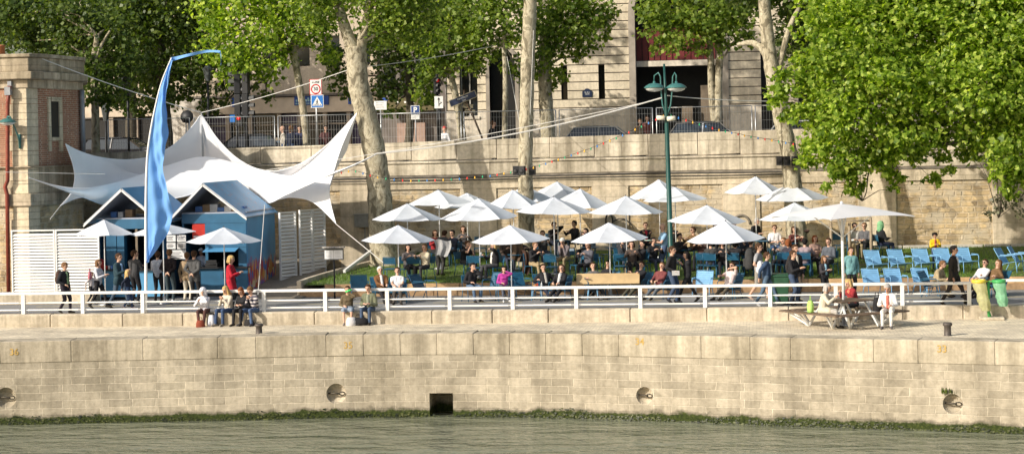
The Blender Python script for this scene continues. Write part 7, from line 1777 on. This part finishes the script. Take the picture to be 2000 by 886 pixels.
# --- upper street: only heads and shoulders show above the parapet
def upper(key, label, px, py, t, yaw, **kw):
    k = kw.pop('k', 1.0); z = T(px, py, t).z; at_person(key, label, (S(px, t, z), t, max(SZ, z-1.585*k)), yaw, UPST, k=k, **kw)
upper('st_a', 'bald man in pale shirt above the parapet left of the slim tree', 553, 256, 17.6, -70, hair=None, top=(.5, .46, .4), bottom=jean, arms='side')
upper('st_b', 'blond person in dark jacket above the parapet left of the slim tree', 568, 258, 17.2, 150, hair='bob', hairc='light brown', top=navy, bottom=jean, arms='side')
upper('st_c', 'person in dark blue above the parapet at the slim tree', 585, 262, 18.2, 20, hair='bob', hairc='black', top=(.05, .06, .12), bottom=jean, arms='side')
upper('st_d', 'person in white top and red cap behind the mesh fence', 868, 258, 19, 170, hair='cap', hairc=(.55, .04, .04), top=(.66, .66, .68), bottom=blk, arms='side', k=.9)
upper('st_e', 'dark curly haired person in black behind the tilted nameplate', 963, 246, 16.9, 60, hair='curly', hairc='brown', top=blk, bottom=blk, arms='side')
upper('st_f', 'person in dark red under the portal left of the lamp post', 1264, 232, 26, 10, hair='short', hairc='brown', top=(.2, .06, .05), bottom=blk, arms='side')
upper('st_g', 'person in tan jacket under the portal by the arch edge', 1250, 238, 26, 20, hair='short', hairc='light brown', top=(.28, .2, .13), bottom=blk, arms='side')
upper('st_h', 'person in dark top beneath the pedestrian crossing sign', 636, 265, 19, 30, hair='bob', hairc='black', top=(.12, .05, .05), bottom=blk, arms='side')

# ================================================================ BAGS, TRAYS AND TABLE THINGS
def pack(label, key, off, size, c, cat='backpack', name='backpack', rzx=0.0):
    q = PEOPLE[key]; loc = q['loc']+q['Rz'] @ (Vector(off)*q['k']); r_ = thing(name, label, cat, loc, q['yaw']+rzx)
    w_, d_, h_ = size; m_ = cloth(c); mb = MB(); V = []; F = []
    for z, s in ((0, .86), (.12*h_, 1), (.7*h_, .97), (.92*h_, .75), (h_, .35)):
        for k in range(12):
            a = 2*math.pi*k/12; V.append((w_/2*s*math.copysign(abs(math.cos(a))**.6, math.cos(a)), d_/2*s*math.copysign(abs(math.sin(a))**.6, math.sin(a)), z))
    for i in range(4):
        for k in range(12): F.append((i*12+k, i*12+(k+1) % 12, (i+1)*12+(k+1) % 12, (i+1)*12+k))
    F += [tuple(range(11, -1, -1)), tuple(48+k for k in range(12))]; mb.add(V, F, 0, True); mb.build('body', m_, r_)
    mb = MB(); mb.box((0, d_*.52, h_*.32), (w_*.62, d_*.3, h_*.4)); mb.build('pocket', m_, r_, None, .02)
    for s in (-1, 1): mb = MB(); mb.tube([(s*w_*.3, -d_*.45, h_*.9), (s*w_*.34, -d_*.75, h_*.75), (s*w_*.32, -d_*.5, h_*.15)], .015, 5); mb.build('strap', m_, r_)
    return r_
pack('brown backpack on the grey haired man at far left', 'oldman', (0, .20, 1.0), (.28, .18, .42), (.07, .04, .03))
pack('big dark backpack worn by the young man in shorts', 'backpacker', (0, .26, .92), (.40, .30, .68), (.045, .045, .042))
pack('white backpack worn by the person in the blue jacket', 'bluejacket', (0, .20, 1.02), (.30, .18, .40), (.62, .63, .66))
def bag(label, key, off, size, c, name='bag', cat='bag', handles=True, rz=0.3):
    q = PEOPLE[key]; loc = q['loc']+q['Rz'] @ Vector(off); r_ = thing(name, label, cat, loc, q['yaw']+rz); w_, d_, h_ = size; mb = MB(); rows = []
    for j, (z, s) in enumerate(((.0, .9), (.1, 1.05), (.5, 1.0), (.85, .8), (1, .62))):
        rows.append([Vector((w_/2*s*math.cos(a)*(1+.08*math.sin(a*3+j)), d_/2*s*math.sin(a)*(1+.1*math.sin(a*2+j*2)), z*h_)) for a in np.linspace(0, 2*math.pi, 15)[:-1]])
    mb.grid(rows, 0, True, True); mb.add(rows[0], [tuple(range(13, -1, -1))]); mb.add(rows[-1], [tuple(range(14))]); mb.build('body', cloth(c), r_)
    if handles: mb = MB(); mb.tube([(-w_*.25, 0, h_*.9), (-w_*.15, 0, h_*1.4), (w_*.15, 0, h_*1.4), (w_*.25, 0, h_*.9)], .012, 5); mb.build('handle', cloth(tuple(x*.7 for x in c)), r_)
    return r_
bag('red brown leather bag at the feet of the hooded person', 'hooded', (.02, -.62, 0), (.28, .16, .22), (.24, .06, .035))
bag('white plastic bag beside the hooded person', 'hooded', (.30, -.30, 0), (.24, .2, .36), (.70, .70, .74), handles=False)
bag('black bag on the cobbles between the seated women', 'blondcream', (-.42, -.35, 0), (.36, .24, .28), blk)
bag('black bag on the cobbles by the striped jumper man', 'stripes', (.05, -.36, 0), (.34, .25, .2), (.03, .028, .028))
bag('white bag on the cobbles between the young pair', 'greenbottle', (.12, -.58, 0), (.36, .26, .26), (.66, .64, .64), handles=False)
bag('large black bag lying by the young man in olive jacket', 'olivejacket', (-.18, -.48, 0), (.6, .3, .24), blk)
bag('black handbag hanging at the waist of the red coat woman', 'redcoat', (.26, -.06, .82), (.24, .1, .2), blk)
bag('pink bag carried by the woman in the white top', 'whitetop', (-.26, .16, 1.0), (.26, .12, .26), (.5, .18, .22))
bag('lime green bag beside the woman in the cream coat', 'creamcoat', (.0, .36, .46), (.4, .2, .34), (.38, .60, .16))
bag('yellow shopping bag on the grass between the tree guard stakes', 'wallplaid', (-.45, -.1, 0), (.34, .2, .5), (.72, .50, .03))
bag('black bag behind the old man in the white jacket', 'whitejacket', (-.36, .12, .46), (.26, .2, .4), blk)
q = PEOPLE['waiter']; p = (q['J']['hand0']+q['J']['hand1'])/2+q['Rz'] @ Vector((0, -.1, .05)); mb = MB(); mb.lathe([(0, 0), (.19, 0), (.2, .02), (.19, .012), (0, .012)], 20, p)
tag(mb.build('tray', M('tray_mint', (.5, .62, .52), .4), None, p), 'pale tray held by the man in the light blue T-shirt', 'tray')
q = PEOPLE['bigwalk']; p = q['J']['hand1']; mb = MB(); mb.box(p+Vector((0, -.02, -.05)), (.24, .012, .17), 0, Matrix.Rotation(.5, 3, 'X')); tag(mb.build('paper', menu_w, None, p), 'white paper carried by the man in the dark sweater', 'paper')
q = PEOPLE['greenbottle']; p = q['J']['hand0']; mb = MB(); rot = Matrix.Rotation(R(70), 3, 'Y'); mb.lathe([(0, -.10), (.033, -.1), (.035, .04), (.014, .09), (.014, .13), (0, .13)], 10, p+Vector((.05, -.04, .04)), 0, rot); tag(mb.build('bottle', M('bottle_green', (.05, .5, .12), .15, 0, .1), None, p), 'green bottle at the lips of the young woman on the kerb', 'bottle')
# coats over chair backs
def coat_on(label, px, py, t, c, w_=.5, h_=.7):
    p = T(px, py, t); rows = []
    for i, v in enumerate(np.linspace(0, 1, 10)):
        rows.append([p+Vector(((u-.5)*w_*(1-.25*v)+.05*math.sin(v*4), -.05+.05*math.sin(u*9+v*2)+.03*math.sin(u*23), h_*.5-h_*v+.04*math.sin(u*6))) for u in np.linspace(0, 1, 12)])
    mb = MB(); mb.grid(rows, 0, True); mb.grid([[v+Vector((0, .1, 0)) for v in r] for r in rows], 0, True); mb.grid([rows[0], [v+Vector((0, .1, .0)) for v in rows[0]]], 0, True)
    tag(mb.build('draped_coat', cloth(c), None, p), label, 'coat')
coat_on('light grey coat draped over a chair left of the man in black T-shirt', 864, 484, 7.2, (.36, .36, .36), .62, .55)
coat_on('brown coat draped over the chair of the khaki trousers man', 1027, 512, 7.4, (.075, .045, .035), .35, .8)
coat_on('dark brown coat hanging on a chair under the left middle umbrella', 1008, 490, 8.0, (.11, .075, .05), .45, .65)

# --- empty chairs and tables
EC = 'empty blue metal chairs on the terrace'
for px, t, kind, rz, lab in ((702, 4.9, 'low', 15, 'empty blue low armchair at the left end of the front row'), (830, 5.0, 'low', 60, 'empty blue low armchair turned right beside the man in the white T-shirt'), (764, 7.0, 'side', 175, 'empty blue chair seen from behind under the left umbrellas, left one'), (808, 7.0, 'side', 185, 'empty blue chair seen from behind under the left umbrellas, right one'),
                             (902, 12.6, 'side', 0, 'empty blue chair near the wall left of the upper umbrella poles'), (938, 12.6, 'side', 5, 'empty blue chair near the wall between two umbrella poles'), (926, 7.0, 'side', 180, 'empty blue chair seen from behind by the man resting his face'), (1078, 7.0, 'side', 170, 'empty blue chair seen from behind before the old man in plaid'),
                             (1130, 7.4, 'side', -60, 'empty blue chair right of the old man in plaid'), (1163, 9.4, 'side', 80, 'empty blue chair under the front umbrella by the wooden board, left one'), (1187, 10.2, 'side', -70, 'empty blue chair under the front umbrella by the wooden board, right one'), (1212, 7.0, 'side', 180, 'empty blue chair seen from behind by the woman in patterned dress'),
                             (1374, 7.0, 'side', 175, 'empty blue chair seen from behind by the broad person'), (1372, 4.9, 'low', -10, 'empty light blue low armchair behind the woman in black walking'), (1520, 8.0, 'side', 185, 'empty blue chair seen from behind before the man in white T-shirt'), (1525, 6.9, 'side', 200, 'empty blue chair with white legs left of the black sweater man'),
                             (1570, 7.2, 'side', 170, 'empty blue chair seen from behind before the person in plaid shirt'), (964, 5.3, 'low', -20, 'empty blue low armchair left of the girl in magenta'), (1016, 5.6, 'low', 30, 'empty blue low armchair right of the girl in magenta'), (1640, 12.0, 'side', 20, 'empty blue chair near the wall behind the square parasol')):
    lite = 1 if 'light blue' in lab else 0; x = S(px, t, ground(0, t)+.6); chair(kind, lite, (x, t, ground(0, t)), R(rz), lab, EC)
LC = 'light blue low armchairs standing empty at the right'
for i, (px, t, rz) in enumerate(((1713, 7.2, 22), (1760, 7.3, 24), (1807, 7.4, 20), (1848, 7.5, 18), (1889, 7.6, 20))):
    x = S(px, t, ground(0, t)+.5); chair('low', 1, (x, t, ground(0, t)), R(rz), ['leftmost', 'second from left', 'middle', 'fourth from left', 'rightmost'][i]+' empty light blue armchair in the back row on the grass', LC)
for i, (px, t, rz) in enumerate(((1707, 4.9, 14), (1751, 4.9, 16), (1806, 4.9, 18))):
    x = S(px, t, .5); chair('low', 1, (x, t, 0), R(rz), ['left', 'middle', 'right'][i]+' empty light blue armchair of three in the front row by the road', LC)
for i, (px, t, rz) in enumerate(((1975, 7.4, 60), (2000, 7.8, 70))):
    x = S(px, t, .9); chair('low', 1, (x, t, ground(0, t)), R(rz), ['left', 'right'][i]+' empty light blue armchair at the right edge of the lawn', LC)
TB = 'blue round terrace tables'
for px, t, lab in ((812, 8.2, 'under the second left umbrella'), (868, 10.2, 'under the upper left umbrella'), (941, 7.9, 'between the man resting his face and the blond woman'), (1010, 8.2, 'left of the khaki trousers man'), (1100, 12.2, 'near the wall between the two people in black'), (1152, 10.0, 'under the front umbrella by the wooden board'), (1200, 9.9, 'behind the front umbrella by the wooden board'), (1244, 7.6, 'with drinks before the woman in patterned dress'),
                   (1330, 9.0, 'right of the lamp post'), (1398, 7.8, 'before the broad person in grey'), (1428, 8.0, 'left of the backpacker'), (1494, 11.2, 'left of the man in white T-shirt'), (1540, 10.4, 'left of the person with raised hand'), (1585, 8.4, 'before the woman in dusty pink'), (1062, 8.2, 'right of the khaki trousers man'), (1290, 10.5, 'behind the waiter')):
    x = S(px, t, ground(0, t)+.7); table(0, (x, t, ground(0, t)), 'blue round metal table '+lab, TB)
for px, t, lab in ((788, 4.0, 'before the man in white T-shirt'), (1049, 4.0, 'with bottles before the man reclining in black'), (1158, 3.9, 'under the slanted wooden board'), (1425, 3.9, 'before the man in pink T-shirt'), (1820, 4.1, 'before the person in beige')):
    x = S(px, t, .4); table(1, (x, t, 0), 'low light blue square side table '+lab, 'low blue side tables')
def glass_on(px, t, h, label, group, kind, dx=0, dy=0):
    x = S(px, t, h)+dx; z = ground(0, t)+h; mb = MB()
    if kind == 'bottle': mb.lathe([(0, 0), (.032, 0), (.034, .12), (.013, .17), (.013, .22), (0, .22)], 10, (x, t+dy, z))
    else: mb.lathe([(0, 0), (.03, 0), (.04, .12), (.036, .12), (.0, .02)], 10, (x, t+dy, z))
    return mb, (x, t+dy, z)
amber = M('amber_drink', (.45, .16, .03), .15); redd = M('red_drink', (.4, .05, .03), .2); wcup = M('white_cup', (.7, .7, .68), .5)
for i, (px, t, h, lab, kd, m_) in enumerate(((1046, 4.0, .42, 'amber drink on the left of the low table with bottles', 'glass', amber), (1050, 4.0, .42, 'red bottle on the low table before the reclining man in black', 'bottle', redd), (1058, 3.9, .42, 'pale bottle on the right of the low table with bottles', 'bottle', wcup), (1238, 7.6, .745, 'beer glass left on the table of the woman in patterned dress', 'glass', amber), (1248, 7.6, .745, 'beer glass right on the table of the woman in patterned dress', 'glass', amber), (940, 7.9, .745, 'white cup on the table between the man in black and the blond woman', 'glass', wcup))):
    mb, p = glass_on(px, t, h, lab, '', kd); tag(mb.build('drinking_glass' if kd == 'glass' else 'bottle', m_, None, p), lab, 'glass' if kd == 'glass' else 'bottle')
for k_ in PROTO:
    if k_ not in USED:
        for ch in list(PROTO[k_].children): bpy.data.objects.remove(ch)
        bpy.data.objects.remove(PROTO[k_])
